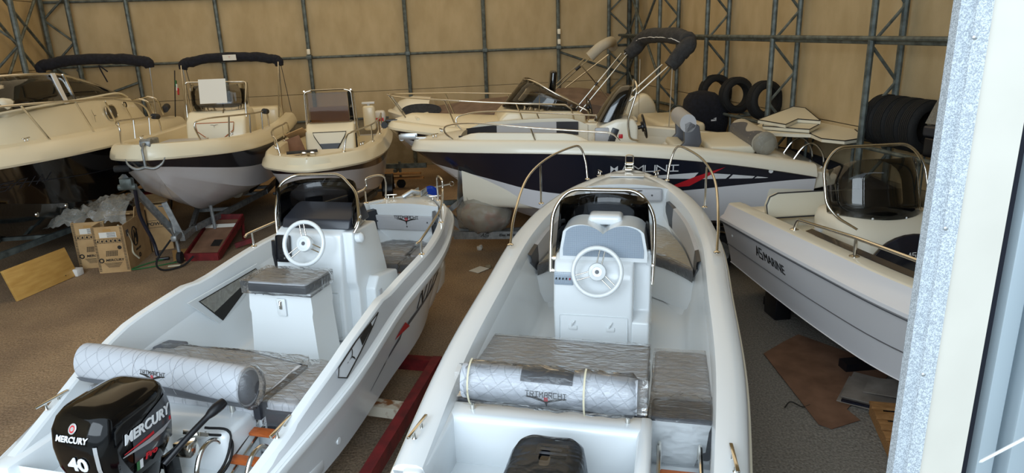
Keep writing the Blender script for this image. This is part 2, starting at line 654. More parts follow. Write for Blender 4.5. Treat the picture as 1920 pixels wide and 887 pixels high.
def bend(p0, p1, h, z0, z1, depth=0.03, nx=5, nz=5, sag=0.02):
    """a fabric panel between two posts, bellied a little"""
    rows = []
    for i in range(nz + 1):
        r = []
        for j in range(nx + 1):
            a, b = j / nx, i / nz
            p = p0.lerp(p1, a)
            k = sag * sin(pi * a) * sin(pi * b) + 0.006 * noise.noise(Vector((p.x * 2, p.y * 2, b * 5)))
            q = p + h * k
            r.append((q.x, q.y, z0 + (z1 - z0) * b))
        rows.append(r)
    return MB().grid(rows)


floor_mb = MB().grid([[(-17 + 34 * i / 40, 1.2 + 24 * j / 30, 0.012 * noise.noise(Vector((i * .9, j * .9, 0)))) for i in range(41)] for j in range(31)])
floor = struct('floor', floor_mb, M['floor'], smooth=60)
ground_mb = MB().box((0, -12, -.06), (60, 26.4, .1))
struct('floor_outside', ground_mb, M['ground'])

# back wall ---------------------------------------------------------
wall_back = struct('wall_back')


def ray(px, py):
    return fw + R_ * ((px - 960) / F_PX) - U_ * ((py - 443.5) / F_PX)


def on_plane(px, py, p0, n):
    d = ray(px, py)
    o = Vector((0, 0, CAM_H))
    return o + d * ((p0 - o).dot(n) / d.dot(n))


# distances of the posts along the wall, measured from PB
posts_s = [-6.15, -4.22, -2.22, 0.16, 2.11, 4.04]
corner_s, left_s = 6.15, -7.95
edges = [left_s] + posts_s + [corner_s]
ZL = [0.0, 1.30, 1.97, 2.85, 4.28, 6.6]
for i in range(len(edges) - 1):
    a, b = PB + e1 * edges[i], PB + e1 * edges[i + 1]
    for k in range(1, len(ZL) - 1):
        link('panel', bend(a, b, n1, ZL[k] + .006, ZL[k + 1] - .006, sag=.012 if k > 2 else .006),
             M['fabric'], wall_back, 60)
    m = MB()
    c_ = (a + b) / 2
    m.box((0, 0, .65), ((b - a).length - .01, .12, 1.3), mx=Matrix.Translation(c_) @ Matrix.Rotation(radians(10), 4, 'Z'))
    link('plinth_block', m, M['concrete'], wall_back, 0)
for s_ in posts_s:
    p = PB + e1 * s_ + n1 * .1
    link('post', MB().tube([(p.x, p.y, 0), (p.x, p.y, 6.6)], .05, 8), M['truss'], wall_back)
    q = p + n1 * .02
    link('post_clamp', MB().box((q.x, q.y, 2.86), (.13, .13, .1), bev=.01), M['truss'], wall_back)
for z in (2.85, 4.28):
    a, b = PB + e1 * left_s + n1 * .06, PB + e1 * corner_s + n1 * .06
    link('purlin', MB().tube([(a.x, a.y, z), (b.x, b.y, z)], .032, 8), M['truss'], wall_back)
a, b = PB + e1 * left_s + n1 * .08, PB + e1 * corner_s + n1 * .08
link('base_rail', MB().tube([(a.x, a.y, 1.31), (b.x, b.y, 1.31)], .025, 6), M['truss'], wall_back)
for s0, s1, z0, z1 in ((posts_s[0] - 2.2, posts_s[0], 1.75, 2.45), (posts_s[5], corner_s, 2.75, 2.0), (left_s + .5, posts_s[0] - 1.0, 2.8, 2.1)):
    a, b = PB + e1 * s0 + n1 * .09, PB + e1 * s1 + n1 * .09
    link('brace', MB().tube([(a.x, a.y, z0), (b.x, b.y, z1)], .03, 6), M['truss'], wall_back)
for s_, z in ((posts_s[2], 2.99), (posts_s[5], 3.25), (posts_s[5], 3.0)):
    p = PB + e1 * s_ + n1 * .17
    link('junction_box', MB().box((p.x, p.y, z), (.08, .06, .13), bev=.015), M['lamp'], wall_back)

# right wall with its lattice columns ------------------------------
wall_right = struct('wall_right')
trs = [0.0, 2.34, 4.69, 7.03]
edges = [-7.1, -4.7, -2.34] + trs + [9.85]
for i in range(len(edges) - 1):
    a, b = PR + e2 * edges[i] - n2 * .53, PR + e2 * edges[i + 1] - n2 * .53
    for k, (z0, z1) in enumerate(((1.2, 1.85), (1.85, 3.1), (3.1, 4.6), (4.6, 6.6))):
        link('panel', bend(a, b, n2, z0 + .006, z1 - .006, sag=.012), M['fabric'], wall_right, 60)
    m = MB().box((0, 0, .6), ((b - a).length - .01, .12, 1.2), mx=Matrix.Translation((a + b) / 2 - n2 * .05) @ Matrix.Rotation(radians(100.2), 4, 'Z'))
    link('plinth_block', m, M['concrete'], wall_right, 0)
for t_ in [-4.7, -2.34] + trs:
    col = bpy.data.objects.new('lattice_column', None)
    COL.objects.link(col)
    col.parent = wall_right
    i_, o_ = PR + e2 * t_, PR + e2 * t_ - n2 * .44
    link('inner_chord', MB().tube([(i_.x, i_.y, 0), (i_.x, i_.y, 6.6)], .045, 8), M['truss'], col)
    link('outer_chord', MB().tube([(o_.x, o_.y, 0), (o_.x, o_.y, 6.6)], .045, 8), M['truss'], col)
    z = .15
    k = 0
    while z < 6.4:
        p, q = (i_, o_) if k % 2 == 0 else (o_, i_)
        link('brace', MB().tube([(p.x, p.y, z), (q.x, q.y, z + .48)], .024, 6), M['truss'], col)
        z += .48
        k += 1
    m = MB().tube([(i_.x, i_.y, 3.06), (o_.x, o_.y, 3.06)], .022, 6)
    link('tie_bar', m, M['truss'], col)
for off, z in ((.02, 3.11), (-.06, 3.06)):
    a, b = PR - e2 * 7 + n2 * off, PR + e2 * 9.7 + n2 * off
    link('purlin', MB().tube([(a.x, a.y, z), (b.x, b.y, z)], .03, 8), M['truss'], wall_right)
for z in (1.35, 1.55):
    a, b = PR + e2 * 5.0 - n2 * .44, PR + e2 * 9.7 - n2 * .44
    link('lower_rail', MB().tube([(a.x, a.y, z), (b.x, b.y, z - .05)], .035, 8), M['truss'], wall_right)

for nm, a, b, n_ in (('light_leak_backing', PB + e1 * (left_s - .1), PB + e1 * 8.6, n1),):  # unseen sheet added behind the panels to stop light leaking through the seams
    link(nm, MB().box((0, -.10, 3.3), ((b - a).length, .02, 6.6), mx=Matrix.Translation((a + b) / 2) @ Matrix.Rotation(radians(10), 4, 'Z')) if False else MB().box((0, .10, 3.3), ((b - a).length, .02, 6.6), mx=Matrix.Translation((a + b) / 2) @ Matrix.Rotation(radians(10), 4, 'Z')), M['fabric'], wall_back, 0)
a, b = PR - e2 * 7.2 - n2 * .68, PR + e2 * 11 - n2 * .68  # same added sheet behind the right wall, blocking light at the panel gaps
link('light_leak_backing', MB().box((0, 0, 3.3), ((b - a).length, .02, 6.6), mx=Matrix.Translation((a + b) / 2) @ Matrix.Rotation(radians(100.2), 4, 'Z')), M['fabric'], wall_right, 0)

# corner columns: cross-braced lattice between the two walls
pc = PB + e1 * (corner_s - .25) + n1 * .25
for sgn, q in ((1, e1 * -.55), (1, n1 * .55)):
    col = bpy.data.objects.new('lattice_column', None)
    COL.objects.link(col)
    col.parent = wall_back
    a, b = pc, pc + q
    link('chord', MB().tube([(a.x, a.y, 0), (a.x, a.y, 6.6)], .06, 8), M['truss'], col)
    link('chord', MB().tube([(b.x, b.y, 0), (b.x, b.y, 6.6)], .05, 8), M['truss'], col)
    z = 1.2
    k = 0
    while z < 6.2:
        p, r_ = (a, b) if k % 2 == 0 else (b, a)
        link('brace', MB().tube([(p.x, p.y, z), (r_.x, r_.y, z + .5)], .024, 6), M['truss'], col)
        z += .5
        k += 1
a0, b0 = pc, PR + e2 * 7.03
for z0, z1 in ((2.2, 4.2), (4.2, 2.2)):
    link('cross_brace', MB().tube([(a0.x, a0.y, z0), (b0.x, b0.y, z1)], .03, 6), M['truss'], wall_right)

# left wall (only its far end shows)
wall_left = struct('wall_left')
pl_ = PB + e1 * left_s
for k in range(7):
    a, b = pl_ - e2 * (2.6 * k), pl_ - e2 * (2.6 * (k + 1))
    for z0, z1 in ((1.3, 1.97), (1.97, 2.85), (2.85, 4.28), (4.28, 6.6)):
        link('panel', bend(a, b, -n2, z0 + .006, z1 - .006, sag=.01), M['fabric'], wall_left, 60)
    m = MB().box((0, 0, .65), (2.59, .12, 1.3), mx=Matrix.Translation((a + b) / 2) @ Matrix.Rotation(radians(100.2), 4, 'Z'))
    link('plinth_block', m, M['concrete'], wall_left, 0)
    if k < 2:
        col = bpy.data.objects.new('lattice_column', None)
        COL.objects.link(col)
        col.parent = wall_left
        i_, o_ = a - n2 * .62 - e2 * .25, a - n2 * .08 - e2 * .25
        link('inner_chord', MB().tube([(i_.x, i_.y, 0), (i_.x, i_.y, 6.6)], .055, 8), M['truss'], col)
        link('outer_chord', MB().tube([(o_.x, o_.y, 0), (o_.x, o_.y, 6.6)], .055, 8), M['truss'], col)
        z = .4
        kk = 0
        while z < 6.2:
            p, q = (i_, o_) if kk % 2 == 0 else (o_, i_)
            link('brace', MB().tube([(p.x, p.y, z), (q.x, q.y, z + .5)], .026, 6), M['truss'], col)
            z += .5
            kk += 1
a, b = pl_ + n2 * .12 + e2 * .1, pl_ + n2 * .12 - e2 * 18.5  # added sheet behind the left wall panels, keeps outside light out of the seams
link('light_leak_backing', MB().box((0, 0, 3.3), ((b - a).length, .02, 6.6), mx=Matrix.Translation((a + b) / 2) @ Matrix.Rotation(radians(100.2), 4, 'Z')), M['fabric'], wall_left, 0)
a, b = pl_ - n2 * .1, pl_ - n2 * .1 - e2 * 9
link('purlin', MB().tube([(a.x, a.y, 2.75), (b.x, b.y, 2.75)], .035, 8), M['truss'], wall_left)
for z0, z1 in ((2.1, 4.3), (4.6, 2.4), (3.0, 5.0)):
    a, b = pl_ - n2 * .15 - e2 * .3, pl_ - n2 * .15 - e2 * 3.0
    link('cross_brace', MB().tube([(a.x, a.y, z0), (b.x, b.y, z1)], .03, 6), M['truss'], wall_left)

# roof fabric, out of the picture above
rf = MB().grid([[(-17 + 34 * i / 12, 1.7 + 22 * j / 8, 7.6 + .9 * (1 - abs(i / 6 - 1))) for i in range(13)] for j in range(9)])
struct('ceiling', rf, M['roof'])

# right jamb of the big door, close to the camera ---------------------
door = struct('door_1')
DY = 1.7


def at_y(px, py, Y):
    d = ray(px, py)
    return Vector((0, 0, CAM_H)) + d * (Y / d.y)


x0 = at_y(1738, 443, DY).x                     # outer edge of the galvanised strip
wg = at_y(1786, 443, DY).x - x0               # strip width
xb = at_y(1879, 443, DY).x - x0               # white panel ends, brush begins

zt, zb_ = 5.6, 0.0
strip = MB()
prof = [(0, 0), (.028, .004), (.032, -.012), (wg + .004, -.012), (wg + .004, .03), (0, .03)]
strip.add([(x0 + x, DY + y, zb_) for x, y in prof] + [(x0 + x, DY + y, zt) for x, y in prof],
          [(i, (i + 1) % 6, 6 + (i + 1) % 6, 6 + i) for i in range(6)])
link('galvanised_strip', strip, M['galv'], door, 0)
link('insulated_panel', MB().box((x0 + (wg + xb) / 2, DY + .035, zt / 2), (xb - wg, .08, zt)), M['whitepanel'], door, 0)
link('weather_brush', MB().box((x0 + xb + .02, DY + .05, zt / 2), (.04, .04, zt)), M['brush'], door, 0)
bz = MB()
for i in range(900):
    z = 1.6 + i * .0022
    bz.box((x0 + xb - .001 - .002 * random.random(), DY + .032, z), (.012, .003, .0012), (0, random.uniform(-.3, .3), 0))
o_ = link('brush_bristles', bz, M['brush'], door, 0)
o_['kind'] = 'stuff'
fr_ = MB()
fr_.box((x0 + xb + .065, DY + .03, zt / 2), (.05, .07, zt), bev=.006)
fr_.box((x0 + xb + .10, DY + .055, zt / 2), (.03, .05, zt))
fr_.box((x0 + xb + .15, DY + .02, zt / 2), (.07, .09, zt), bev=.008)
link('aluminium_frame', fr_, M['alugrey'], door)
for px, py in ((1827, 70), (1773, 428), (1731, 702)):
    p = at_y(px, py, DY - .012)
    m = MB().lathe([(.006, 0), (.006, .002), (.004, .004), (.0012, .0045)], 12, Matrix.Translation(p) @ Matrix.Rotation(radians(90), 4, 'X'))
    link('screw', m, M['alu'], door)
wf = MB().box((x0 + xb + .2 + 3.2, DY + .1, 3.6), (6.0, .1, 7.2))
struct('wall_front', wf, M['whitepanel'])
p, q = at_y(1836, 867, 1.62), at_y(1990, 786, 1.50)
ct = MB().tube([p, p.lerp(q, .03), q], [.0012, .0042, .0045], 8)
tag(link('cable_tie', ct, M['inkwhite']), 'white plastic cable tie end sticking out beside the black brush of the door', 'cable tie')


# ================================================================== boats
KT = [0, .2, .4, .6, .75, .88, .95, .985, 1]


def pchip(xs, ys, t):
    t = min(max(t, xs[0]), xs[-1])
    i = 0
    while i < len(xs) - 2 and t >= xs[i + 1]:
        i += 1

    def slope(k):
        if k == 0:
            return (ys[1] - ys[0]) / (xs[1] - xs[0])
        if k == len(xs) - 1:
            return (ys[-1] - ys[-2]) / (xs[-1] - xs[-2])
        h0, h1 = xs[k] - xs[k - 1], xs[k + 1] - xs[k]
        d0, d1 = (ys[k] - ys[k - 1]) / h0, (ys[k + 1] - ys[k]) / h1
        return (d0 * h1 + d1 * h0) / (h0 + h1)
    h = xs[i + 1] - xs[i]
    s = (t - xs[i]) / h
    return ((2 * s ** 3 - 3 * s * s + 1) * ys[i] + (s ** 3 - 2 * s * s + s) * h * slope(i)
            + (-2 * s ** 3 + 3 * s * s) * ys[i + 1] + (s ** 3 - s * s) * h * slope(i + 1))


TS = [1 - (1 - i / 44) ** 1.5 for i in range(45)]
DEFPLAN = [.93, .98, 1, .97, .84, .56]


class Hull:
    def __init__(s, pos, yaw, L, B, z3, zk, plan=None, ch=.84, rake=.75, dstem=.4, chz=.34, flare=1.2):
        s.pos, s.yaw = Vector((pos[0], pos[1], 0)), radians(yaw)
        s.L, s.B, s.z3, s.zkeel, s.ch, s.rake, s.dstem, s.chz, s.flare = L, B, z3, zk, ch, rake, dstem, chz, flare
        pl = list(plan or DEFPLAN)
        s.plan = pl + [pl[5] * .57, pl[5] * .27, 0]
        s.D = z3[0] - zk

    def b(s, t):
        return max(0.0, pchip(KT, s.plan, t)) * s.B

    def zs(s, t):
        a, m, c = s.z3
        return a + (4 * m - 3 * a - c) * t + (2 * a + 2 * c - 4 * m) * t * t

    def zk(s, t):
        k = max(0.0, (t - .45) / .55)
        return s.zkeel + (s.zs(1) - s.dstem - s.zkeel) * k ** 2.4

    def P(s, t, u, z):
        return Vector((u, s.L * t - s.rake * t ** 5 * max(0, (s.zs(t) - z)) / s.D, z))

    def chine(s, t):
        kz, zs = s.zk(t), s.zs(t)
        return s.b(t) * s.ch * (1 - .38 * t ** 4), kz + (zs - kz) * (s.chz + .16 * t ** 3)

    def side(s, t, f):
        bc, zc = s.chine(t)
        b, zs = s.b(t), s.zs(t)
        return bc + (b - bc) * f ** s.flare, zc + (zs - zc) * f

    def surf(s, v, z, sg=1, out=.004):
        t = v / s.L
        for _ in range(12):
            t = min(1, max(0, (v + s.rake * t ** 5 * max(0, s.zs(t) - z) / s.D) / s.L))
        bc, zc = s.chine(t)
        f = min(1, max(0.001, (z - zc) / (s.zs(t) - zc)))
        u, _z = s.side(t, f)
        return Vector((sg * (u + out), v, z))

    def w(s, u, v, z):
        sn, c = sin(s.yaw), cos(s.yaw)
        return Vector((s.pos.x + v * sn + u * c, s.pos.y + v * c - u * sn, z))

    def conform(s, mb, v0, z0, sg, tilt=0.0, out=.004, flip=None):
        """lay flat lettering (x along the hull, y up) on the topside, reading the right way round from outside"""
        o = MB()
        vs = []
        ct, st = cos(tilt), sin(tilt)
        for p in mb.v:
            x, y = p.x * ct - p.y * st, p.x * st + p.y * ct
            v = v0 + x * sg            # from starboard outside, +v runs to the right
            vs.append(s.surf(v, z0 + y, sg, out + p.z))
        o.add(vs, mb.f)
        return o

    def empty(s, name, label, cat='boat', group=None):
        s.root = thing(name, label, cat, s.pos, s.yaw, group)
        return s.root

    def shell(s, mbot, mband, fb, strakes=True, nband=4):
        """hull bottom up to the band, then the coloured band up to the sheer"""
        bot, band = MB(), MB()
        for sg in (1, -1):
            rb, rn = [], []
            for t in TS:
                kz = s.zk(t)
                bc, zc = s.chine(t)
                f0 = fb(t)
                pts = [(0, kz)]
                for k in (.33, .62):
                    if strakes:
                        pts += [(bc * k, kz + (zc - kz) * k), (bc * k + .022 * (1 - t), kz + (zc - kz) * k - .006)]
                    else:
                        pts += [(bc * k, kz + (zc - kz) * k)]
                pts += [(bc * .96, zc - .01), (bc, zc)]
                for k in range(1, 4):
                    pts.append(s.side(t, f0 * k / 3))
                rb.append([s.P(t, sg * u, z) for u, z in pts])
                rn.append([s.P(t, sg * u, z) for u, z in [s.side(t, f0 + (1 - f0) * k / nband) for k in range(nband + 1)]])
            bot.grid(rb, flip=sg < 0)
            band.grid(rn, flip=sg < 0)
            # transom half
            tr = rb[0] + rn[0][1:]
            n = len(tr)
            bot.add(tr + [Vector((0, tr[-1].y, tr[-1].z))], [tuple(range(n + 1))])
        link('hull_bottom', bot, mbot, s.root, 35)
        link('hull_topside', band, mband, s.root, 50)

    def gunwale(s, m, prof, name='gunwale', t0=0.0, t1=1.0):
        g = MB()
        ts = [t for t in TS if t0 <= t <= t1]
        if ts[0] > t0 + 1e-6:
            ts = [t0] + ts
        for sg in (1, -1):
            rows = []
            for t in ts:
                b = s.b(t)
                pr = prof(t) if callable(prof) else prof
                if t > .9995:
                    rows.append([Vector((0, s.L - du * .8, s.zs(t) + dz)) for du, dz in pr])
                else:
                    rows.append([Vector((sg * max(b - du, 0), s.L * t + (max(0, -(b - du)) * -.8) + max(0, -du) * t ** 8, s.zs(t) + dz)) for du, dz in pr])
            g.grid(rows, flip=sg < 0)
            r0 = rows[0]
            g.add(r0, [tuple(range(len(r0)))])
        return link(name, g, m, s.root, 35)

    def deck(s, m, sd, w, dz, crown=.04, zfloor=.5, name='foredeck', bulk=True, mbulk=None):
        d = MB()
        ts = [sd] + [t for t in TS if t > sd + .004]
        rows = []
        for t in ts:
            b = max(s.b(t) - w, 0)
            z = s.zs(t) + dz
            rows.append([Vector((b * k / 6, s.L * t - max(0, w - s.b(t)) * .8, z + crown * (1 - (k / 6) ** 2) * min(1, b / .3))) for k in range(-6, 7)])
        d.grid(rows)
        link(name, d, m, s.root, 40)
        if bulk:
            r = rows[0]
            bm_ = MB()
            n = 4
            rr = []
            for i in range(n + 1):
                k = i / n
                rr.append([Vector((p.x * (1 - .12 * k), p.y + .10 * k, p.z + (zfloor - p.z) * k)) for p in r])
            bm_.grid(rr)
            link('bow_bulkhead', bm_, mbulk or m, s.root, 40)

    def liner(s, m, t0, t1, w, dz, zf, bfmax=.75, aft=True, name='cockpit_liner', inset=.09):
        g = MB()
        ts = [t0] + [t for t in TS if t0 + .004 < t < t1 - .004] + [t1]
        for sg in (1, -1):
            rows = []
            for t in ts:
                bi = s.b(t) - w
                z = s.zs(t) + dz
                bf = max(min(bfmax, bi - inset), .02)
                v = s.L * t
                rows.append([Vector((sg * u, v, zz)) for u, zz in ((bi, z), (bi - .015, z - .05), (bi - .03, z - .2), (bf + .05, zf + .2), (bf + .015, zf + .07),
                                                                     (bf - .03, zf + .015), (bf - .08, zf), (0, zf))])
            g.grid(rows, flip=sg > 0)
            if aft:
                r = rows[0]
                top = [Vector((0, r[0].y, r[0].z))]
                g.add(r + top, [tuple(range(len(r) + 1))])
        return link(name, g, m, s.root, 35)


def rail(parent, pts, r=.0125, posts=(), name='grab_rail', rad=.07, m='steel', base=True, label=None):
    o = link(name, MB().tube(fillet(pts, rad), r, 8), M[m], parent, 60, label)
    for a, b in posts:
        mb = MB().tube([a, b], r * .9, 8)
        if base:
            mb.lathe([(r * 2.6, 0), (r * 2.6, .006), (r * 1.2, .014)], 12, Matrix.Translation(a))
        link('stanchion', mb, M[m], parent, 60)
    return o


def flange(parent, p, r=.032):
    link('rail_base', MB().lathe([(r, -.002), (r, .006), (r * .5, .016)], 12, Matrix.Translation(p)), M['steel'], parent)


def cleat(parent, p, yaw=0.0, l=.2, h=.045):
    m = Matrix.Translation(p) @ Matrix.Rotation(-yaw, 4, 'Z')
    mb = MB()
    mb.box((0, 0, h), (.022, l, .016), bev=.005, mx=m)
    for k in (-1, 1):
        mb.lathe([(.016, 0), (.010, .01), (.009, h)], 10, m @ Matrix.Translation((0, k * l * .2, 0)))
    return link('cleat', mb, M['steel'], parent)


def wheel(parent, p, R=.2, pitch=65, rim='white', spoke='steel', hub='white', rr=.02, roll=0.0):
    """steering wheel facing aft (towards -v), tilted"""
    mx = Matrix.Translation(p) @ Matrix.Rotation(radians(pitch), 4, 'X') @ Matrix.Rotation(roll, 4, 'Z')
    o = bpy.data.objects.new('steering_wheel', None)
    COL.objects.link(o)
    o.parent = parent
    link('rim', MB().torus(R, rr, 36, 10, mx), M[rim], o, 60)
    for a in (90, 210, 330):
        mb = MB()
        for k in (-.022, .022):
            d = Vector((cos(radians(a)), sin(radians(a)), 0))
            n = Vector((-d.y, d.x, 0)) * k
            mb.tube([d * .06 + n + Vector((0, 0, -.02)), d * R + n], .006, 8, mx=mx)
        link('spoke', mb, M[spoke], o, 60)
    mb = MB().lathe([(.03, -.1), (.03, -.05), (.075, -.045), (.08, -.02), (.072, .005), (.045, .012), (.042, .008), (.02, .008)], 24, mx)
    link('hub', mb, M[hub], o, 40)
    link('hub_badge', MB().lathe([(.018, .008), (.018, .012)], 16, mx), M['inkgrey'], o)
    return o


def superring(a, b, z, cx=0, cy=0, n=28, e=4.0):
    out = []
    for i in range(n):
        t = 2 * pi * i / n
        c, s_ = cos(t), sin(t)
        out.append((cx + a * (abs(c) ** (2 / e)) * (1 if c > 0 else -1), cy + b * (abs(s_) ** (2 / e)) * (1 if s_ > 0 else -1), z))
    return out


def screen(parent, base, top, m, name='windscreen', n=4, rows=3, bulge=.02, label=None):
    a, b = cr_path(base, n), cr_path(top, n)
    rr = []
    for i in range(rows + 1):
        k = i / rows
        rr.append([p.lerp(q, k) for p, q in zip(a, b)])
    return link(name, MB().grid(rr), m, parent, 70, label, solid=.006)


def rbox_ob(name, c, d, m, parent, bev=.03, seg=3, rot=(0, 0, 0), label=None):
    return link(name, MB().box(c, d, rot, bev, seg), m, parent, 50, label)


def poly_cushion(outline, z0, z1, bev=.03):
    bm = bmesh.new()
    vs = [bm.verts.new((x, y, z0)) for x, y in outline]
    f = bm.faces.new(vs)
    r = bmesh.ops.extrude_face_region(bm, geom=[f])
    for g in r['geom']:
        if isinstance(g, bmesh.types.BMVert):
            g.co.z = z1
    bmesh.ops.recalc_face_normals(bm, faces=bm.faces)
    ed = [e for e in bm.edges if len(e.link_faces) == 2 and e.calc_face_angle(0) > .5]
    bmesh.ops.bevel(bm, geom=ed, offset=bev, segments=3, profile=.5, affect='EDGES')
    mb = MB()
    mb.addbm(bm)
    return mb


def film_wrap(parent, c, d, m='film', amp=.012, name='plastic_wrap', seed=0, nseg=14):
    """loose clear film around a box-like cushion"""
    bm = bmesh.new()
    bmesh.ops.create_cube(bm, size=1)
    bmesh.ops.subdivide_edges(bm, edges=bm.edges[:], cuts=nseg, use_grid_fill=True)
    for v in bm.verts:
        p = Vector((v.co.x * d[0], v.co.y * d[1], v.co.z * d[2]))
        n = noise.noise_vector(p * 9 + Vector((seed, seed * 2, 0)))
        n2 = noise.noise(Vector((p.x * 22, p.y * 5, p.z * 12 + seed)))
        p += n * amp + Vector((v.co.x, v.co.y, v.co.z)).normalized() * (amp * .9 + n2 * amp * .5)
        v.co = p
    mb = MB()
    mb.addbm(bm, Matrix.Translation(c))
    return link(name, mb, M[m], parent, 70)


def bolster(r, w, name, parent, m, n=22, axis='x'):
    pass


# ------------------------------------------------ outboard motors
def outboard(name, label, loc, yaw, tilt=0.0, cowl='cowl', side='cowlgrey', sc=1.0, group=None, leg=True):
    """local axes: +y towards the boat; origin at the middle of the cowl's lower edge"""
    o = thing(name, label, 'outboard motor', loc, yaw, group)
    if tilt:
        o.rotation_euler = (tilt, 0, -yaw)
    R = [(.155, .225, -.10, 0), (.185, .265, -.02, 0), (.205, .292, .08, 0), (.212, .296, .20, 0), (.207, .28, .30, .0), (.195, .255, .355, .01),
         (.17, .225, .388, .015), (.12, .17, .405, .02), (.05, .08, .412, .02)]
    link('cowl', MB().loft([superring(a * sc, b * sc, z * sc, 0, c * sc, 36, 4.5) for a, b, z, c in R]), M[cowl], o, 50)
    link('lower_cowl', MB().loft([superring(a * sc, b * sc, z * sc, 0, c * sc, 28, 3.5) for a, b, z, c in
                                  ((.10, .16, -.30, -.02), (.13, .20, -.22, 0), (.15, .222, -.105, 0))]), M[cowl], o, 50)
    if leg:
        link('midsection', MB().loft([superring(a * sc, b * sc, z * sc, 0, c * sc, 20, 2.5) for a, b, z, c in
                                      ((.055, .12, -.95, -.05), (.06, .13, -.6, -.03), (.085, .15, -.29, -.02))]), M[cowl], o, 50)
        gb = MB()
        gb.loft([[(r * cos(2 * pi * k / 16) * sc, y * sc, (-1.0 + r * sin(2 * pi * k / 16)) * sc) for k in range(16)] for y, r in
                 ((.2, .01), (.12, .05), (0, .065), (-.15, .06), (-.2, .04))])
        gb.box((0, -.05 * sc, -.93 * sc), (.2 * sc, .34 * sc, .015 * sc))
        gb.prism([(.1 * sc, 0), (-.12 * sc, 0), (-.1 * sc, .16 * sc), (-.02 * sc, .16 * sc)], .012 * sc,
                 Matrix.Translation((-.006 * sc, 0, -1.05 * sc)) @ Matrix(((0, 0, 1, 0), (1, 0, 0, 0), (0, -1, 0, 0), (0, 0, 0, 1))))
        link('gearcase', gb, M[cowl], o, 50)
        pr = MB()
        for k in range(3):
            a = 2 * pi * k / 3
            pr.box((.075 * cos(a) * sc, -.24 * sc, (-1.0 + .075 * sin(a)) * sc), (.12 * sc, .012 * sc, .075 * sc), (radians(28), -a, 0), .004)
        pr.lathe([(.03 * sc, 0), (.03 * sc, .07 * sc)], 12, Matrix.Translation((0, -.2 * sc, -1.0 * sc)) @ Matrix.Rotation(radians(90), 4, 'X'))
        link('propeller', pr, M['blackplastic'], o)
        br = MB()
        for k in (-1, 1):
            br.box((k * .09 * sc, .27 * sc, -.33 * sc), (.03 * sc, .12 * sc, .34 * sc), bev=.008)
        br.box((0, .24 * sc, -.22 * sc), (.2 * sc, .05 * sc, .08 * sc), bev=.01)
        link('transom_bracket', br, M[cowl], o)
    return o


def bow_pad(H, z0, z1, v0, v1, m='vinylgrey', sg=1, w=.225, dark0=.16, dark1=.14, name='side_pad'):
    """padded strip along the inside of the coaming with dark ends; z0,z1 measured down from the sheer"""
    L_ = v1 - v0
    n = 16

    def strip(a, b):
        rows = []
        for i in range(n + 1):
            k = a + (b - a) * i / n
            v = v0 + L_ * k
            t = v / H.L
            hh = 1.0
            if k < .12:
                hh = .35 + .65 * k / .12
            if k > .93:
                hh = .55 + .45 * (1 - k) / .07
            zt, zb = H.zs(t) - z1, H.zs(t) - z1 - (z0 - z1) * hh
            u = H.b(t) - w
            rows.append([Vector((sg * (u + .02), v, zb)), Vector((sg * (u - .018), v, zb + .012)), Vector((sg * (u - .022), v, (zb + zt) / 2)),
                         Vector((sg * (u - .014), v, zt - .012)), Vector((sg * (u + .025), v, zt))])
        return MB().grid(rows)
    o = link(name, strip(dark0, 1 - dark1), M[m], H.root, 60)
    link('pad_end', strip(0, dark0), M['vinyldark'], o, 60)
    link('pad_end', strip(1 - dark1, 1), M['vinyldark'], o, 60)


# ================================================================== boat 1: the open boat in the middle
H7 = Hull((.222, 3.265), 13.36, 5.92, 1.062, (.945, 1.264, 1.51), .12, [.935, 1, .99, .961, .833, .575], rake=.8)
b7 = H7.empty('open_motorboat', 'white open motorboat in the middle with a lobed grey dash and looped bow rails', group=None)
H7.shell(M['white'], M['white'], lambda t: .7)
H7.gunwale(M['white'], [(.03, -.10), (.0, -.085), (-.014, -.06), (-.012, -.02), (.004, .02), (.03, .04), (.07, .05), (.15, .05), (.185, .035), (.2, -.01), (.205, -.1)])
H7.gunwale(M['vinylcream'], [(-.012, -.075), (-.026, -.062), (-.026, -.038), (-.012, -.025)], 'rub_rail')
H7.liner(M['white'], .135, .853, .205, -.1, .52, .72)
H7.deck(M['white'], .853, .18, .045, .05, .52)
# bow seat
N = 12
rows = []
for i in range(N + 1):
    k = -1 + 2 * i / N
    ve = 4.02 - .6 * abs(k) ** 2.6
    r = []
    for j in range(9):
        v = ve + (5.16 - ve) * j / 8
        r.append(Vector((k * min(H7.b(v / H7.L) - .235, .84), v, .93)))
    rows.append([Vector((r[0].x * .97, r[0].y + .06, .53)), Vector((r[0].x, r[0].y, .9))] + r)
link('bow_seat', MB().grid(rows), M['white'], b7, 40)
rows, rim = [], []
for i in range(N * 2 + 1):
    k = -1 + i / N
    ve = 4.0 - .6 * abs(k) ** 2.6
    r = []
    for j in range(9):
        v = ve + (5.05 - ve) * j / 8
        r.append(Vector((k * min(H7.b(v / H7.L) - .26, .80), v, 1.04)))
    rows.append(r)
    a = r[0]
    rim.append([a + Vector((0, .01, -.11)), a + Vector((0, -.03, -.10)), a + Vector((0, -.035, -.02)), a + Vector((0, -.005, .006)), a + Vector((0, .09, .006))])
cu = thing('bow_cushion', 'U-shaped pale bow cushion with a charcoal front edge under film in the middle boat', 'cushion', H7.pos, H7.yaw)
link('cushion_top', MB().grid(rows), M['vinylcream'], cu, 50)
link('cushion_edge', MB().grid(rim), M['vinylmid'], cu, 50)
rows2 = [[p + Vector((0, 0, .012 + .012 * noise.noise(p * 9))) for p in r] for r in rows]
rim2 = [[p + Vector((0, -.012, .006 + .012 * noise.noise(p * 14))) for p in r] for r in rim]
link('plastic_wrap', MB().grid(rows2).grid(rim2), M['film'], cu, 70)
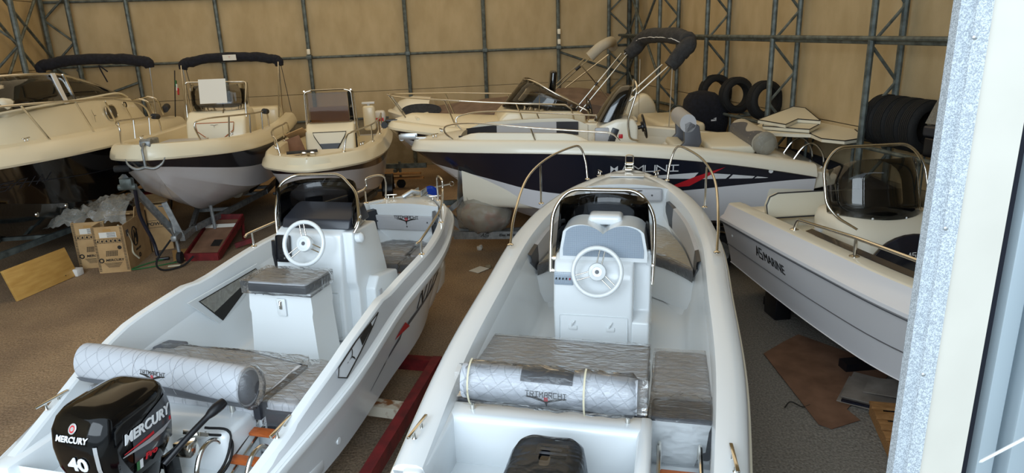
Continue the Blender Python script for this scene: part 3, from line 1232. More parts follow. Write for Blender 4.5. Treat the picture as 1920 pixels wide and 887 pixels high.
bow_pad(H7, .34, .07, 3.22, 4.95, 'vinylgrey', 1)
bow_pad(H7, .34, .07, 3.22, 4.95, 'vinylgrey', -1)
# pad on the bow bulkhead with emblem
o = link('bulkhead_pad', MB().box((.01, 5.02, 1.42), (.86, .035, .16), (radians(-6), 0, 0), .03, 3), M['vinylgrey'], b7, 50)
em = MB()
em.add(wing_emblem(.3).v, wing_emblem(.3).f)
link('emblem', placed(em, frame_mx((.06, 4.997, 1.44), (1, 0, 0), (0, 0, 1))), M['ink'], o, 0)
for k in (-.3, .32):
    link('pad_button', MB().lathe([(.012, 0), (.008, .006), (0, .008)], 10, Matrix.Translation((k, 4.997, 1.42)) @ Matrix.Rotation(radians(90), 4, 'X')), M['inkgrey'], o)
# console
c7 = MB()
side = [(2.43, .53), (2.40, 1.02), (2.43, 1.30), (2.50, 1.42), (2.60, 1.46), (3.08, 1.44), (3.30, .95), (3.36, .53)]
bm = bmesh.new()


def slab(side, u0, u1, bev=.03):
    bm = bmesh.new()
    n = len(side)
    A = [bm.verts.new((u0, v, z)) for v, z in side]
    B = [bm.verts.new((u1, v, z)) for v, z in side]
    bm.faces.new(A)
    bm.faces.new(B[::-1])
    for i in range(n):
        bm.faces.new((A[i], B[i], B[(i + 1) % n], A[(i + 1) % n]))
    bmesh.ops.recalc_face_normals(bm, faces=bm.faces)
    ed = [e for e in bm.edges if e.calc_face_angle(0) > .35]
    if bev:
        bmesh.ops.bevel(bm, geom=ed, offset=bev, segments=3, profile=.5, affect='EDGES')
    mb = MB()
    mb.addbm(bm)
    return mb


bm.free()
link('console', slab(side, -.445, .25), M['white'], b7, 40)
link('console_side', slab([(2.42, .53), (2.42, .90), (2.62, .93), (2.64, 1.43), (3.06, 1.43), (3.28, .95), (3.34, .53)], .235, .39, .02), M['white'], b7, 40)
# heart shaped hood
out = []
for i in range(25):
    k = i / 24
    x = -.40 + .76 * k
    lob = .05 * abs(sin(2 * pi * (k - 0) / 2 * 2 / 2)) if False else 0
    y = 1.66 + .085 * (1 - abs(4 * abs(k - .5) - 1) ** 2.2)
    if k < .06:
        y = 1.50 + (y - 1.50) * sqrt(max(0, 1 - (1 - k / .06) ** 2))
    if k > .94:
        y = 1.50 + (y - 1.50) * sqrt(max(0, 1 - ((k - .94) / .06) ** 2))
    out.append((x, y))
out = [(-.40, 1.42)] + out + [(.36, 1.42)]
mx = frame_mx((0, 2.83, 0), (1, 0, 0), (0, .0, 1))
hood = MB().prism(out, .34, Matrix.Translation((0, 2.86, 0)) @ Matrix(((1, 0, 0, 0), (0, 0, -1, 0), (0, 1, 0, 0), (0, 0, 0, 1))))
ho = link('dash_hood', hood, M['white'], b7, 30)
inn = [(-.02 + (x + .02) * .92, 1.46 + (y - 1.42) * .86) for x, y in out]
link('dash_panel', MB().prism(inn, .006, Matrix.Translation((0, 2.518, 0)) @ Matrix(((1, 0, 0, 0), (0, 0, -1, 0), (0, 1, 0, 0), (0, 0, 0, 1)))), M['carbon'], ho, 0)
link('compass_hump', MB().box((-.02, 2.78, 1.74), (.30, .2, .09), bev=.035, seg=3), M['white'], b7, 50)
sp = link('switch_panel', MB().box((-.352, 2.418, 1.28), (.165, .012, .115), (radians(-6), 0, 0), .004), M['carbon'], b7)
for k in range(5):
    link('switch', MB().tube([(-.415 + k * .03, 2.412, 1.285), (-.415 + k * .03, 2.395, 1.28)], .006, 8), M['redbright' if k == 4 else 'ink'], sp)
wheel(b7, (-.05, 2.33, 1.385), .205, 72, roll=radians(-12))
do = link('console_door', MB().box((-.09, 2.405, .77), (.60, .012, .36), (radians(-2), 0, 0), .02, 3), M['white'], b7, 50)
for x in (-.27, .06):
    mb = MB().box((x, 2.393, .83), (.075, .012, .04), bev=.005)
    mb.tube([(x - .01, 2.39, .845), (x, 2.375, .88), (x + .015, 2.39, .9)], .008, 8)
    link('latch', mb, M['white'], do)
link('throttle_box', MB().box((.37, 2.66, 1.42), (.05, .06, .14), bev=.015), M['white'], b7)
# windscreen and its hoop
arc = lambda k, hw, v0, v1, z: [Vector((-.03 + hw * sin(a), v0 + (v1 - v0) * cos(a) ** .8 if cos(a) > 0 else v0, z)) for a in [(-90 + 15 * i) * pi / 180 * k for i in range(13)]]
screen(b7, arc(1, .42, 2.62, 3.10, 1.46), arc(1, .38, 2.66, 3.02, 1.91), M['smoke'], n=2)
rows = []
for p, q in zip(arc(1, .425, 2.61, 3.11, 1.44), arc(1, .40, 2.60, 3.03, 1.66)):
    rows.append([p, p.lerp(q, .5), q])
link('instrument_shroud', MB().grid(rows), M['blackplastic'], b7, 60)
hoop = [(-.535, 2.80, 1.20), (-.54, 2.86, 1.42), (-.535, 2.98, 1.74), (-.40, 3.06, 1.93), (.25, 3.06, 1.93), (.40, 2.98, 1.74), (.41, 2.86, 1.42), (.40, 2.74, 1.14)]
rail(b7, hoop, .018, name='windscreen_rail', rad=.13)
for p, q in (((-.53, 2.84, 1.32), (-.44, 2.84, 1.32)), ((.41, 2.80, 1.30), (.33, 2.80, 1.30)), ((.40, 2.74, 1.15), (.33, 2.76, 1.15)), ((-.53, 2.8, 1.21), (-.44, 2.8, 1.21))):
    link('rail_bracket', MB().tube([p, q], .02, 8), M['steel'], b7)
# looped bow rails
for sg in (-1, 1):
    dv = 0.0
    f0 = Vector((sg * .965, 3.02, 1.375))
    f1 = Vector((sg * .49, 5.32, 1.535))
    pts = cr_path([f0, (sg * .98, 3.30, 1.60), (sg * .97, 3.9, 1.84), (sg * .87, 4.6, 1.93), (sg * .68, 5.18, 1.96), (sg * .585, 5.36, 1.93), (sg * .52, 5.36, 1.75), f1], 6)
    o = link('bow_rail', MB().tube(pts, .0135, 8), M['steel'], b7, 60)
    flange(b7, f0)
    flange(b7, f1)
    a = Vector((sg * .90, 4.33, 1.46))
    link('stanchion', MB().tube([a, (sg * .905, 4.36, 1.9)], .012, 8), M['steel'], b7)
    flange(b7, a)
    cleat(b7, (sg * .36, 5.52, 1.56), radians(sg * 25), .16)
    cleat(b7, (sg * .93, .27, .99 + .035), radians(-sg * 4), .27, .05)
    link('deck_vent', MB().box((sg * .33, 5.36, 1.575), (.10, .05, .012), (0, 0, radians(-sg * 25)), .004), M['steel'], b7)
rl = MB().box((0, 5.80, 1.585), (.11, .26, .03), bev=.01)
for k in (-1, 1):
    rl.box((k * .05, 5.84, 1.625), (.012, .16, .07), bev=.004)
rl.tube([(-.05, 5.88, 1.625), (.05, 5.88, 1.625)], .025, 10)
rl.tube(fillet([(-.05, 5.8, 1.64), (-.05, 5.8, 1.76), (.05, 5.8, 1.76), (.05, 5.8, 1.64)], .04), .008, 6)
link('anchor_roller', rl, M['steel'], b7)
link('bow_hatch', MB().box((0, 5.45, 1.572), (.42, .24, .012), bev=.005), M['white'], b7)
# aft deck with a motor well
a7 = MB()
a7.box((-.22, .68, .78), (1.33, .22, .40), bev=.05, seg=4)
a7.box((-.86, .33, .79), (.12, .78, .38), bev=.03, seg=3)
a7.box((.43, .38, .79), (.09, .80, .38), bev=.03, seg=3)
a7.box((-.2, .3, .58), (1.3, .7, .1), bev=.02)
a7.box((.66, .42, .58), (.44, .86, .1), bev=.02)
a7.box((-.2, .02, .6), (1.3, .06, .3), bev=.02)
link('aft_deck', a7, M['white'], b7, 40)
link('bench_base', MB().box((-.22, 1.30, .68), (1.26, .98, .34), bev=.03), M['white'], b7)
link('bench_base', MB().box((.66, 1.30, .62), (.38, .94, .26), bev=.03), M['white'], b7)
link('fuel_filler', MB().box((-.90, .80, .985 + .035), (.07, .115, .016), bev=.01), M['blackplastic'], b7)
# boarding ladder of the middle boat
la = bpy.data.objects.new('boarding_ladder', None)
COL.objects.link(la)
la.parent = b7
for x in (.52, .77):
    link('side_rail', MB().tube(fillet([(x, .78, .70), (x, .74, .84), (x, .1, .80), (x, -.25, .70)], .06), .014, 8), M['steel'], la)
for y in (.44, .16, -.1):
    link('step', MB().box((.645, y, .80), (.23, .07, .024), bev=.006), M['wood'], la)
# aft cushions
cu = thing('aft_cushion', 'wide quilted grey aft bench cushion behind the console of the middle boat', 'cushion', H7.w(-.24, 1.32, .86), H7.yaw)
link('cushion_top', MB().add(*(lambda q: (q.v, q.f))(poly_cushion([(-.66, -.33), (.66, -.33), (.66, .50), (-.66, .52)], 0, .115, .025))), M['quilt'], cu, 50)
link('cushion_band', poly_cushion([(-.66, -.50), (.66, -.52), (.66, -.335), (-.66, -.335)], 0, .112, .025), M['vinylmid'], cu, 50)
link('piping', MB().tube([(-.66, .52, .105), (.66, .50, .105), (.665, -.5, .105)], .006, 6), M['vinyldark'], cu)
film_wrap(cu, (0, 0, .055), (1.33, 1.05, .12), 'film', .008, seed=3)
cu = thing('aft_cushion', 'narrow quilted grey aft cushion with charcoal rear band in the middle boat', 'cushion', H7.w(.655, 1.30, .80), H7.yaw)
link('cushion_top', poly_cushion([(-.195, -.22), (.195, -.22), (.195, .50), (-.195, .50)], 0, .16, .03), M['quilt'], cu, 50)
link('cushion_band', poly_cushion([(-.195, -.50), (.195, -.50), (.195, -.225), (-.195, -.225)], -.14, .158, .03), M['vinyldark'], cu, 50)
film_wrap(cu, (0, -.37, .0), (.41, .3, .36), 'film', .014, seed=8, nseg=10)
film_wrap(cu, (0, .13, .08), (.40, .74, .17), 'film', .007, seed=12, nseg=10)


def roll_backrest(boat, c, w, r, tiltz, texts, tape, film, matroll, posts, logo_fs=.115):
    """padded bolster on two posts; profile is a flattened tube, flat lower lip"""
    o = bpy.data.objects.new('backrest_bolster', None)
    COL.objects.link(o)
    o.parent = boat
    rings = []
    n = 24
    for i in range(13):
        x = -w / 2 + w * i / 12
        k = 1 - .06 * (abs(2 * i / 12 - 1) ** 8)
        rings.append([(c[0] + x, c[1] + r * .92 * k * cos(2 * pi * j / n), c[2] + r * 1.08 * k * sin(2 * pi * j / n) + x * tiltz) for j in range(n)])
    link('roll', MB().loft(rings), M[matroll], o, 60)
    rows = []
    for i in range(25):
        x = -w / 2 + w * i / 24
        a0, a1 = radians(tape + 9 * cos(2 * pi * i / 24 * 1.0)), radians(325)
        rows.append([(c[0] + x, c[1] + (r * .92 + .004) * cos(a0 + (a1 - a0) * j / 6), c[2] + (r * 1.08 + .004) * sin(a0 + (a1 - a0) * j / 6) + x * tiltz) for j in range(7)])
    link('lower_band', MB().grid(rows), M['vinylmid'], o, 60)
    for x in posts:
        q = Vector((c[0] + x, c[1] + .02, c[2] - r + x * tiltz))
        mb = MB().tube([(q.x, q.y, q.z - .14), (q.x, q.y, q.z + .03)], .016, 10)
        mb.lathe([(.032, 0), (.032, .008), (.017, .014)], 14, Matrix.Translation((q.x, q.y, q.z - .14)))
        link('post', mb, M['steel'], o)

    def wrap(mb, lift=.003, ang=170):
        out = MB()
        vs = []
        for p in mb.v:
            a = radians(ang) - p.y / r
            rr = r + lift + p.z
            vs.append((c[0] + p.x, c[1] + rr * .93 * cos(a), c[2] + rr * 1.09 * sin(a) + p.x * tiltz))
        out.add(vs, mb.f)
        return out
    return o, wrap


def logo_on(o, wrap, x, y, s):
    mb = strokes_mb('TRIMARCHI', s * .12, s * .078, s * .036, s * .015, .001)
    link('lettering', wrap(placed(mb, Matrix.Translation((x, y, 0)))), M['ink'], o, 0)
    em = wing_emblem(s)
    link('emblem', wrap(placed(em, Matrix.Translation((x, y - .18 * s, 0)))), M['ink'], o, 0)
    fl = strokes_mb('S', s * .07, s * .08, 0, s * .02, .002)
    link('emblem_flash', wrap(placed(fl, Matrix.Translation((x, y - .105 * s, .001)))), M['redbright'], o, 0)


bo, wr = roll_backrest(b7, (-.18, .66, 1.19), 1.12, .115, -.02, None, 236, None, 'quiltroll', (-.52, .5))
band = MB()
rows = []
for i in range(5):
    x = -.165 + .33 * i / 4
    rows.append([(x, .02 + .13 * j / 6, .001) for j in range(7)])
link('dark_band', wr(MB().grid(rows), .004, 152), M['vinyldark'], bo, 60)
logo_on(bo, wr, -.0, -.01, .26)
film = MB()
rings = []
for i in range(41):
    x = -.60 + 1.22 * i / 40
    k = 1.0 if .05 < i / 40 < .95 else .75
    rings.append([(-.18 + x, .66 + (.128 * k + .022 * noise.noise(Vector((x * 9, j * .8, 1)))) * cos(2 * pi * j / 30),
                   1.19 + (.142 * k + .024 * noise.noise(Vector((x * 9, j * .8, 5)))) * sin(2 * pi * j / 30) - .02 * x) for j in range(30)])
link('plastic_wrap', film.loft(rings, cap=False), M['film'], bo, 70)
for x in (-.50, .24):
    rows = [[(x + dx, .16 - .30 * j / 8, .03) for j in range(9)] for dx in (-.006, .006)]
    link('masking_tape', wr(MB().grid(rows), .0, 165), M['masking'], bo, 60)
link('masking_tape', wr(MB().grid([[(-.56 + .16 * i / 4, y, .03) for i in range(5)] for y in (-.10, -.125)]), 0, 190), M['masking'], bo, 60)
om = outboard('outboard_motor', 'black outboard motor wrapped in clear film at the stern of the middle boat', H7.w(-.10, .04, .68), H7.yaw, leg=True, sc=1.0)
fr_ = []
for z, a, b, c in ((-.10, .21, .29, -.0), (.0, .215, .30, 0), (.1, .222, .312, 0), (.2, .23, .315, 0), (.30, .225, .30, 0), (.37, .21, .27, .01), (.405, .185, .235, .015), (.425, .12, .16, .02), (.43, .03, .05, .02)):
    fr_.append([(p[0] * (1 + .05 * noise.noise(Vector((p[0] * 14, p[1] * 14, z * 16)))), p[1] * (1 + .05 * noise.noise(Vector((p[0] * 12, p[1] * 16, z * 14 + 9)))), z) for p in superring(a, b, z, 0, c, 56, 4)])
link('plastic_wrap', MB().loft(fr_, cap=False), M['filmclear'], om, 70)
t_ = MB()
t_.add(strokes_mb('E', .08, .16, 0, .02, .003).v, strokes_mb('E', .08, .16, 0, .02, .003).f)
link('lettering', placed(t_, frame_mx((.03, .10, .418), (1, 0, 0), (0, 1, 0))), M['inkgrey'], om, 0)

# ================================================================== boat 2: the boat on the left front
H6 = Hull((-2.498, 3.696), 14.57, 5.43, 1.040, (.798, 1.20, 1.27), .10, [.918, 1.03, .985, .957, .795, .556], rake=.8, chz=.30)
b6 = H6.empty('open_motorboat', 'white angular motorboat with grey flank facets and the name NICA on its side, left foreground')
H6.shell(M['white'], M['white'], lambda t: .6)


def lift6(t):
    xs, ys = [0, .05, .14, .235, .36, .385, .6, 1], [.02, .05, .145, .205, .19, .145, .12, .07]
    for (a, b), (c, d) in zip(zip(xs, ys), zip(xs[1:], ys[1:])):
        if t <= c:
            return b + (d - b) * (t - a) / (c - a)
    return ys[-1]


def prof6(t):
    h = lift6(t)
    return [(.03, -.10), (-.004, -.085), (-.018, -.05), (-.012, -.012), (.006, .0), (.024, .012 + h * .1), (.06, h - .012), (.072, h), (.132, h), (.145, h - .015), (.152, h - .1), (.152, -.12)]


H6.gunwale(M['white'], prof6)
# grey flank facet between rub ridge and top edge (both sides)
H6.gunwale(M['facet'], lambda t: [(.022, .012 + lift6(t) * .1 + .002), (.0555, lift6(t) - .018)], 'flank_facet', .03, .9)
H6.liner(M['white'], .15, .865, .150, -.06, .52, .76, inset=.06)
H6.deck(M['white'], .865, .17, .068, .03, .52)


def W6(u, v, z):
    return H6.w(u, v, z)


# forward seat box, front pad
link('bow_seat', MB().add(*(lambda q: (q.v, q.f))(poly_cushion([(-.66, 3.95), (-.1, 3.92), (.66, 3.95), (.62, 4.3), (.44, 4.85), (-.44, 4.85), (-.62, 4.3)], .53, .76, .02))), M['white'], b6, 40)
link('teak_edge', MB().box((.05, 3.935, .772), (1.1, .03, .018), bev=.004), M['wood'], b6)
o = link('bulkhead_pad', placed(poly_cushion([(-.52, .09), (.50, .09), (.40, -.10), (-.36, -.10)], 0, .03, .012), frame_mx((.0, 4.72, 1.14), (1, 0, 0), (0, -.08, 1))), M['vinylgrey'], b6, 50)
link('lettering', placed(strokes_mb('TRIMARCHI', .035, .028, .008, .006, .001), frame_mx((.03, 4.682, 1.21), (1, 0, 0), (0, -.08, 1))), M['ink'], o, 0)
link('emblem', placed(wing_emblem(.26), frame_mx((.03, 4.683, 1.16), (1, 0, 0), (0, -.08, 1))), M['ink'], o, 0)
link('emblem_flash', placed(strokes_mb('S', .03, .03, 0, .008, .002), frame_mx((.03, 4.682, 1.185), (1, 0, 0), (0, -.08, 1))), M['redbright'], o, 0)
for k in (-.36, .3, .4):
    link('pad_button', MB().lathe([(.012, 0), (.008, .006), (0, .008)], 10, Matrix.Translation((k, 4.69, 1.15)) @ Matrix.Rotation(radians(90), 4, 'X')), M['inkgrey'], o)
bow_pad(H6, .28, -.02, 4.25, 4.72, 'vinyldark', 1, .235)
bow_pad(H6, .28, -.02, 4.25, 4.72, 'vinyldark', -1, .235)


def cushion(label, pos, yaw, pts, h, m='vinylgrey', band=None, seed=1, amp=.014, name='bow_cushion', wrapm='film'):
    cu = thing(name, label, 'cushion', pos, yaw)
    link('cushion_top', poly_cushion(pts, 0, h, .025), M[m], cu, 50)
    if band:
        link('cushion_band', poly_cushion(band, -.005, h * .55, .01), M['vinyldark'], cu, 50)
    xs, ys = [p[0] for p in pts], [p[1] for p in pts]
    big = []
    cx, cy = sum(xs) / len(xs), sum(ys) / len(ys)
    film = MB()
    n = 20
    rows = []
    x0_, x1_, y0_, y1_ = min(xs), max(xs), min(ys), max(ys)

    def inside_span(y):
        c = []
        for (ax, ay), (bx, by) in zip(pts, pts[1:] + pts[:1]):
            if (ay - y) * (by - y) <= 0 and abs(by - ay) > 1e-6:
                c.append(ax + (bx - ax) * (y - ay) / (by - ay))
        return (min(c), max(c)) if len(c) > 1 else (cx, cx)
    for i in range(n + 1):
        y = y0_ + .002 + (y1_ - y0_ - .004) * i / n
        a, b = inside_span(y)
        r = [Vector((a - .012, y, .0))]
        for j in range(n + 1):
            x = a - .012 + (b - a + .024) * j / n
            r.append(Vector((x, y, h + .008 + amp * (noise.noise(Vector((x * 5, y * 15, seed))) + .5 * noise.noise(Vector((x * 24, y * 9, seed)))))))
        r.append(Vector((b + .012, y, .0)))
        rows.append(r)
    rows.insert(0, [Vector((p.x, p.y - .012, .0)) for p in rows[0]])
    link('plastic_wrap', MB().grid(rows), M[wrapm], cu, 70)
    return cu


cushion('crumpled-film-wrapped grey bow cushion, large centre piece of the left front boat', W6(-.16, 4.42, .765), H6.yaw,
        [(-.50, -.22), (.34, -.22), (.30, .40), (-.34, .40)], .12, 'vinylgrey', None, 3, .022)
cushion('slate front bow cushion below the centre piece, left front boat', W6(-.14, 4.03, .765), H6.yaw,
        [(-.46, -.14), (.36, -.14), (.36, .14), (-.46, .14)], .12, 'vinylmid', [(-.455, -.15), (.355, -.15), (.355, -.13), (-.455, -.13)], 5, .012)
cushion('starboard grey bow cushion under film beside the rail, left front boat', W6(.40, 4.40, .765), H6.yaw,
        [(-.17, -.16), (.20, -.20), (.12, .40), (-.20, .40)], .12, 'vinylgrey', None, 7, .015)
cushion('charcoal corner bow cushion at the starboard gunwale, left front boat', W6(.42, 4.03, .765), H6.yaw,
        [(-.17, -.16), (.19, -.16), (.19, .15), (-.17, .15)], .12, 'vinyldark', None, 9, .014)
# port side window slot in the inner coaming and relief mouldings
wv = MB().prism([(1.80, 1.19), (2.84, 1.20), (2.92, 1.10), (2.20, .80)], .012, frame_mx((-.872, 0, 0), (0, 1, 0), (.03, 0, 1)))
o = link('side_recess_frame', wv, M['white'], b6, 20)
link('side_recess', MB().prism([(1.93, 1.155), (2.80, 1.165), (2.84, 1.11), (2.21, .85)], .006, frame_mx((-.858, 0, 0), (0, 1, 0), (.03, 0, 1))), M['ink'], o, 0)
link('recess_film', MB().prism([(1.94, 1.15), (2.79, 1.16), (2.81, 1.13), (2.1, .98)], .004, frame_mx((-.850, 0, 0), (0, 1, 0), (.03, 0, 1))), M['filmhazy'], o, 0)
for pts in ([(-.855, 1.25, .80), (-.865, 1.62, 1.02), (-.855, 1.80, .78)], [(-.86, 1.84, 1.02), (-.855, 2.22, .72), (-.86, 2.85, .98)]):
    pass
# console
c6x = -.08
side = [(2.60, .53), (2.62, .98), (2.66, 1.30), (2.70, 1.58), (2.80, 1.62), (3.25, 1.60), (3.42, 1.05), (3.50, .53)]
link('console', slab(side, c6x - .40, c6x + .30, .025), M['white'], b6, 40)
link('console_side', slab([(2.74, .53), (2.76, 1.02), (2.72, 1.10), (2.74, 1.60), (3.25, 1.58), (3.42, 1.05), (3.50, .53)], c6x + .28, c6x + .40, .02), M['white'], b6, 40)
link('console_step', slab([(2.88, .53), (2.90, .98), (3.0, 1.08), (3.45, 1.0), (3.52, .53)], c6x + .38, c6x + .50, .02), M['white'], b6, 40)
link('step_vent', MB().box((c6x + .505, 3.0, .88), (.006, .07, .12), bev=.003), M['vinylgrey'], b6)
do = link('console_door', MB().box((c6x + .08, 2.612, .80), (.36, .012, .46), (radians(-3), 0, 0), .02, 3), M['white'], b6, 50)
for x, z in ((.14, .90), (.14, .68)):
    link('latch', MB().box((c6x + x, 2.606, z), (.07, .012, .03), bev=.005), M['white'], do)
sp = link('switch_panel', MB().box((c6x - .30, 2.655, 1.44), (.15, .012, .26), (radians(-8), 0, 0), .02), M['blackplastic'], b6)
for k in range(5):
    for j, dx in enumerate((-.03, .015)):
        link('switch' if j else 'fuse_cap', MB().tube([(c6x - .30 + dx, 2.65 + .006 * k - .012, 1.35 + .043 * k), (c6x - .30 + dx, 2.63 + .006 * k, 1.35 + .043 * k)], .009 if j else .006, 8),
             M['steel' if j else 'ink'], sp)
wheel(b6, (c6x + .01, 2.52, 1.545), .20, 70, roll=radians(12))
link('horn', MB().lathe([(.0, 0), (.045, .01), (.05, .06), (.03, .08), (0, .085)], 14, Matrix.Translation((c6x + .40, 2.80, 1.53)) @ Matrix.Rotation(radians(80), 4, 'Y')), M['white'], b6)
link('console_grip', MB().tube([(c6x - .43, 2.70, 1.50), (c6x - .44, 2.70, 1.36), (c6x - .42, 2.70, 1.18)], .018, 8), M['blackplastic'], b6)
base = [(c6x - .385, 2.78, 1.62), (c6x - .36, 3.05, 1.62), (c6x - .2, 3.22, 1.62), (c6x + .2, 3.22, 1.62), (c6x + .36, 3.05, 1.62), (c6x + .385, 2.78, 1.62)]
top = [(c6x - .40, 2.82, 1.99), (c6x - .36, 3.02, 2.01), (c6x - .2, 3.16, 2.02), (c6x + .2, 3.16, 2.02), (c6x + .34, 3.02, 1.95), (c6x + .36, 2.86, 1.83)]
screen(b6, base, top, M['smoke'], n=4)
link('dash_cover', slab([(2.76, 1.615), (2.80, 1.70), (3.12, 1.80), (3.22, 1.62)], c6x - .36, c6x + .36, .02), M['vinyldark'], b6, 40)
hoop = [(c6x - .40, 2.74, 1.56), (c6x - .43, 2.80, 1.75), (c6x - .46, 2.98, 2.0), (c6x - .34, 3.06, 2.07), (c6x + .16, 3.06, 2.09), (c6x + .36, 2.98, 1.93), (c6x + .46, 2.78, 1.68), (c6x + .42, 2.74, 1.60)]
rail(b6, hoop, .015, name='windscreen_rail', rad=.08)
rail(b6, [(c6x - .42, 2.80, 1.62), (c6x - .45, 2.86, 1.76), (c6x - .43, 2.80, 1.75)], .013, name='windscreen_rail')
rail(b6, [(c6x + .40, 2.80, 1.63), (c6x + .46, 2.84, 1.76), (c6x + .44, 2.80, 1.70)], .013, name='windscreen_rail')
# helm seat box with cushion
sb = MB().loft([[(x, y, z) for x, y in ((-.05 - a, 1.98 - d), (-.05 + a, 1.98 - d), (-.05 + a, 2.36), (-.05 - a, 2.36))] for a, d, z in ((.33, 0, .53), (.30, -.02, 1.05), (.31, -.02, 1.10), (.30, -.03, 1.26))])
so = link('helm_seat', sb, M['white'], b6, 20)
la_ = MB().box((-.03, 1.985, 1.13), (.085, .012, .16), bev=.01)
link('latch_plate', la_, M['white'], so)
link('latch', MB().box((-.03, 1.975, 1.155), (.03, .014, .08), bev=.006).tube([(-.03, 1.97, 1.19), (-.03, 1.955, 1.16), (-.03, 1.97, 1.13)], .006, 6), M['steel'], so)
for k in range(3):
    link('latch_hole', MB().lathe([(.008, 0), (.008, .004)], 8, Matrix.Translation((-.28 + .08 * k, 1.998, 1.24)) @ Matrix.Rotation(radians(90), 4, 'X')), M['inkgrey'], so)
cu = thing('helm_seat_cushion', 'small charcoal-edged helm seat cushion under film on the white seat box, left front boat', 'cushion', W6(-.05, 2.18, 1.262), H6.yaw)
link('cushion_top', poly_cushion([(-.28, -.20), (.28, -.20), (.32, .16), (-.32, .16)], .075, .10, .02), M['vinylgrey'], cu, 50)
link('cushion_edge', poly_cushion([(-.285, -.205), (.285, -.205), (.325, .165), (-.325, .165)], 0, .078, .015), M['vinyldark'], cu, 50)
film_wrap(cu, (0, -.02, .05), (.66, .40, .11), 'film', .008, seed=30, nseg=10)
# bow rails of boat 2
for sg in (-1, 1):
    t0 = 2.95
    z0 = 1.42
    ft = [(sg * (H6.b(v / H6.L) - .105), v, H6.zs(v / H6.L) + lift6(v / H6.L) - .004) for v in (2.95, 3.95, 4.72, 4.98)]
    u = lambda i: Vector(ft[i])
    pts = [u(0) + Vector((0, -.12, .14)), u(0) + Vector((0, .05, .155)), u(1) + Vector((0, 0, .15)), u(2) + Vector((sg * .015, -.02, .17)), u(2) + Vector((sg * -.01, .05, .30)), u(3) + Vector((0, 0, .29)), u(3)]
    link('bow_rail', MB().tube(cr_path(pts, 6), .013, 8), M['steel'], b6, 60)
    for i in (0, 1, 2):
        link('stanchion', MB().tube([u(i), u(i) + Vector((0, 0, .15))], .012, 8), M['steel'], b6)
        flange(b6, u(i))
    flange(b6, u(3))
    cleat(b6, (sg * .30, 5.02, 1.36), radians(70), .16)
    vv = .42
    cleat(b6, (sg * .90, .44, H6.zs(.08) + lift6(.08)), radians(-sg * 3), .26, .05)
rl = MB().box((0, 5.22, 1.36), (.14, .3, .02), bev=.006)
rl.tube([(-.12, 4.98, 1.39), (-.02, 5.05, 1.45), (.06, 5.1, 1.42)], .03, 8)
for k in (-1, 1):
    rl.box((k * .055, 5.26, 1.40), (.012, .2, .07), bev=.004)
link('anchor_roller', rl, M['alu'], b6)
link('bow_hatch', MB().box((-.05, 4.93, 1.358), (.6, .22, .01), bev=.004), M['white'], b6)
for k in (-.25, .0, .2):
    link('deck_vent', MB().box((k, 4.88, 1.366), (.05, .025, .008), bev=.003), M['steel'], b6)
# aft end
a6 = MB()
a6.box((-.20, .62, .68), (1.34, .36, .42), bev=.04, seg=3)
a6.box((-.28, .15, .56), (1.34, .75, .1), bev=.02)
a6.box((.64, .4, .46), (.56, .9, .1), bev=.02)
a6.box((-.84, .3, .66), (.16, .75, .34), bev=.03)
link('aft_deck', a6, M['white'], b6, 40)
for sg in (-1, 1):
    link('moulding_ridge', MB().tube(cr_path([(.02 + sg * .01, .435, .66), (.02 + sg * .10, .435, .80), (.02 + sg * .30, .44, .87)], 5), .012, 6), M['white'], b6)
link('bench_base', MB().box((-.2, 1.18, .68), (1.3, .75, .3), bev=.02), M['white'], b6)
link('bench_base', MB().box((.72, 1.13, .66), (.38, .66, .24), bev=.02), M['white'], b6)
cu = thing('aft_cushion', 'wide quilted grey aft bench cushion behind the bolster of the left front boat', 'cushion', W6(-.18, 1.10, .835), H6.yaw)
link('cushion_top', poly_cushion([(-.70, -.34), (.66, -.36), (.70, .26), (.12, .40), (-.50, .40), (-.70, .36)], 0, .115, .025), M['quilt'], cu, 50)
link('cushion_band', poly_cushion([(-.74, .30), (-.52, .30), (-.50, .47), (-.70, .47)], 0, .118, .02), M['vinylmid'], cu, 50)
link('piping', MB().tube([(-.70, .36, .108), (-.50, .40, .108), (.12, .40, .108), (.70, .26, .108), (.665, -.36, .108)], .006, 6), M['vinyldark'], cu)
link('cushion_side', MB().prism([(.665, -.36), (.715, -.36), (.745, .25), (.70, .26)], .116), M['vinyldark'], cu, 0)
film_wrap(cu, (-.02, .02, .055), (1.36, .76, .12), 'film', .007, seed=41)
cu = thing('aft_cushion', 'narrow quilted grey aft cushion on the starboard side of the left front boat', 'cushion', W6(.72, 1.00, .80), H6.yaw)
link('cushion_top', poly_cushion([(-.19, -.19), (.19, -.19), (.14, .42), (-.15, .42)], 0, .15, .04), M['quilt'], cu, 50)
link('cushion_band', poly_cushion([(-.19, -.21), (.19, -.21), (.19, -.15), (-.19, -.15)], -.10, .08, .015), M['vinyldark'], cu, 50)
film_wrap(cu, (0, .105, .06), (.39, .65, .18), 'film', .012, seed=44)
bo, wr = roll_backrest(b6, (-.15, .70, 1.15), 1.32, .135, -.055, None, 196, None, 'quiltroll', (-.5, .48))
logo_on(bo, wr, .0, .035, .20)
for x in (-.16, .16):
    link('seam', wr(MB().grid([[(x + dx, .2 - .32 * j / 8, .0) for j in range(9)] for dx in (-.002, .002)]), .003, 160), M['vinylgrey'], bo, 60)
rings = []
for i in range(5):
    k = (1.0, 1.06, 1.05, .8, .35)[i]
    x = .65 + (0, .02, .05, .075, .085)[i]
    rings.append([(-.15 + x, .70 + (.125 * k + .010 * noise.noise(Vector((i, j * .8, 1)))) * cos(2 * pi * j / 30), 1.15 + (.148 * k + .012 * noise.noise(Vector((i, j * .8, 5)))) * sin(2 * pi * j / 30) - .055 * x) for j in range(30)])
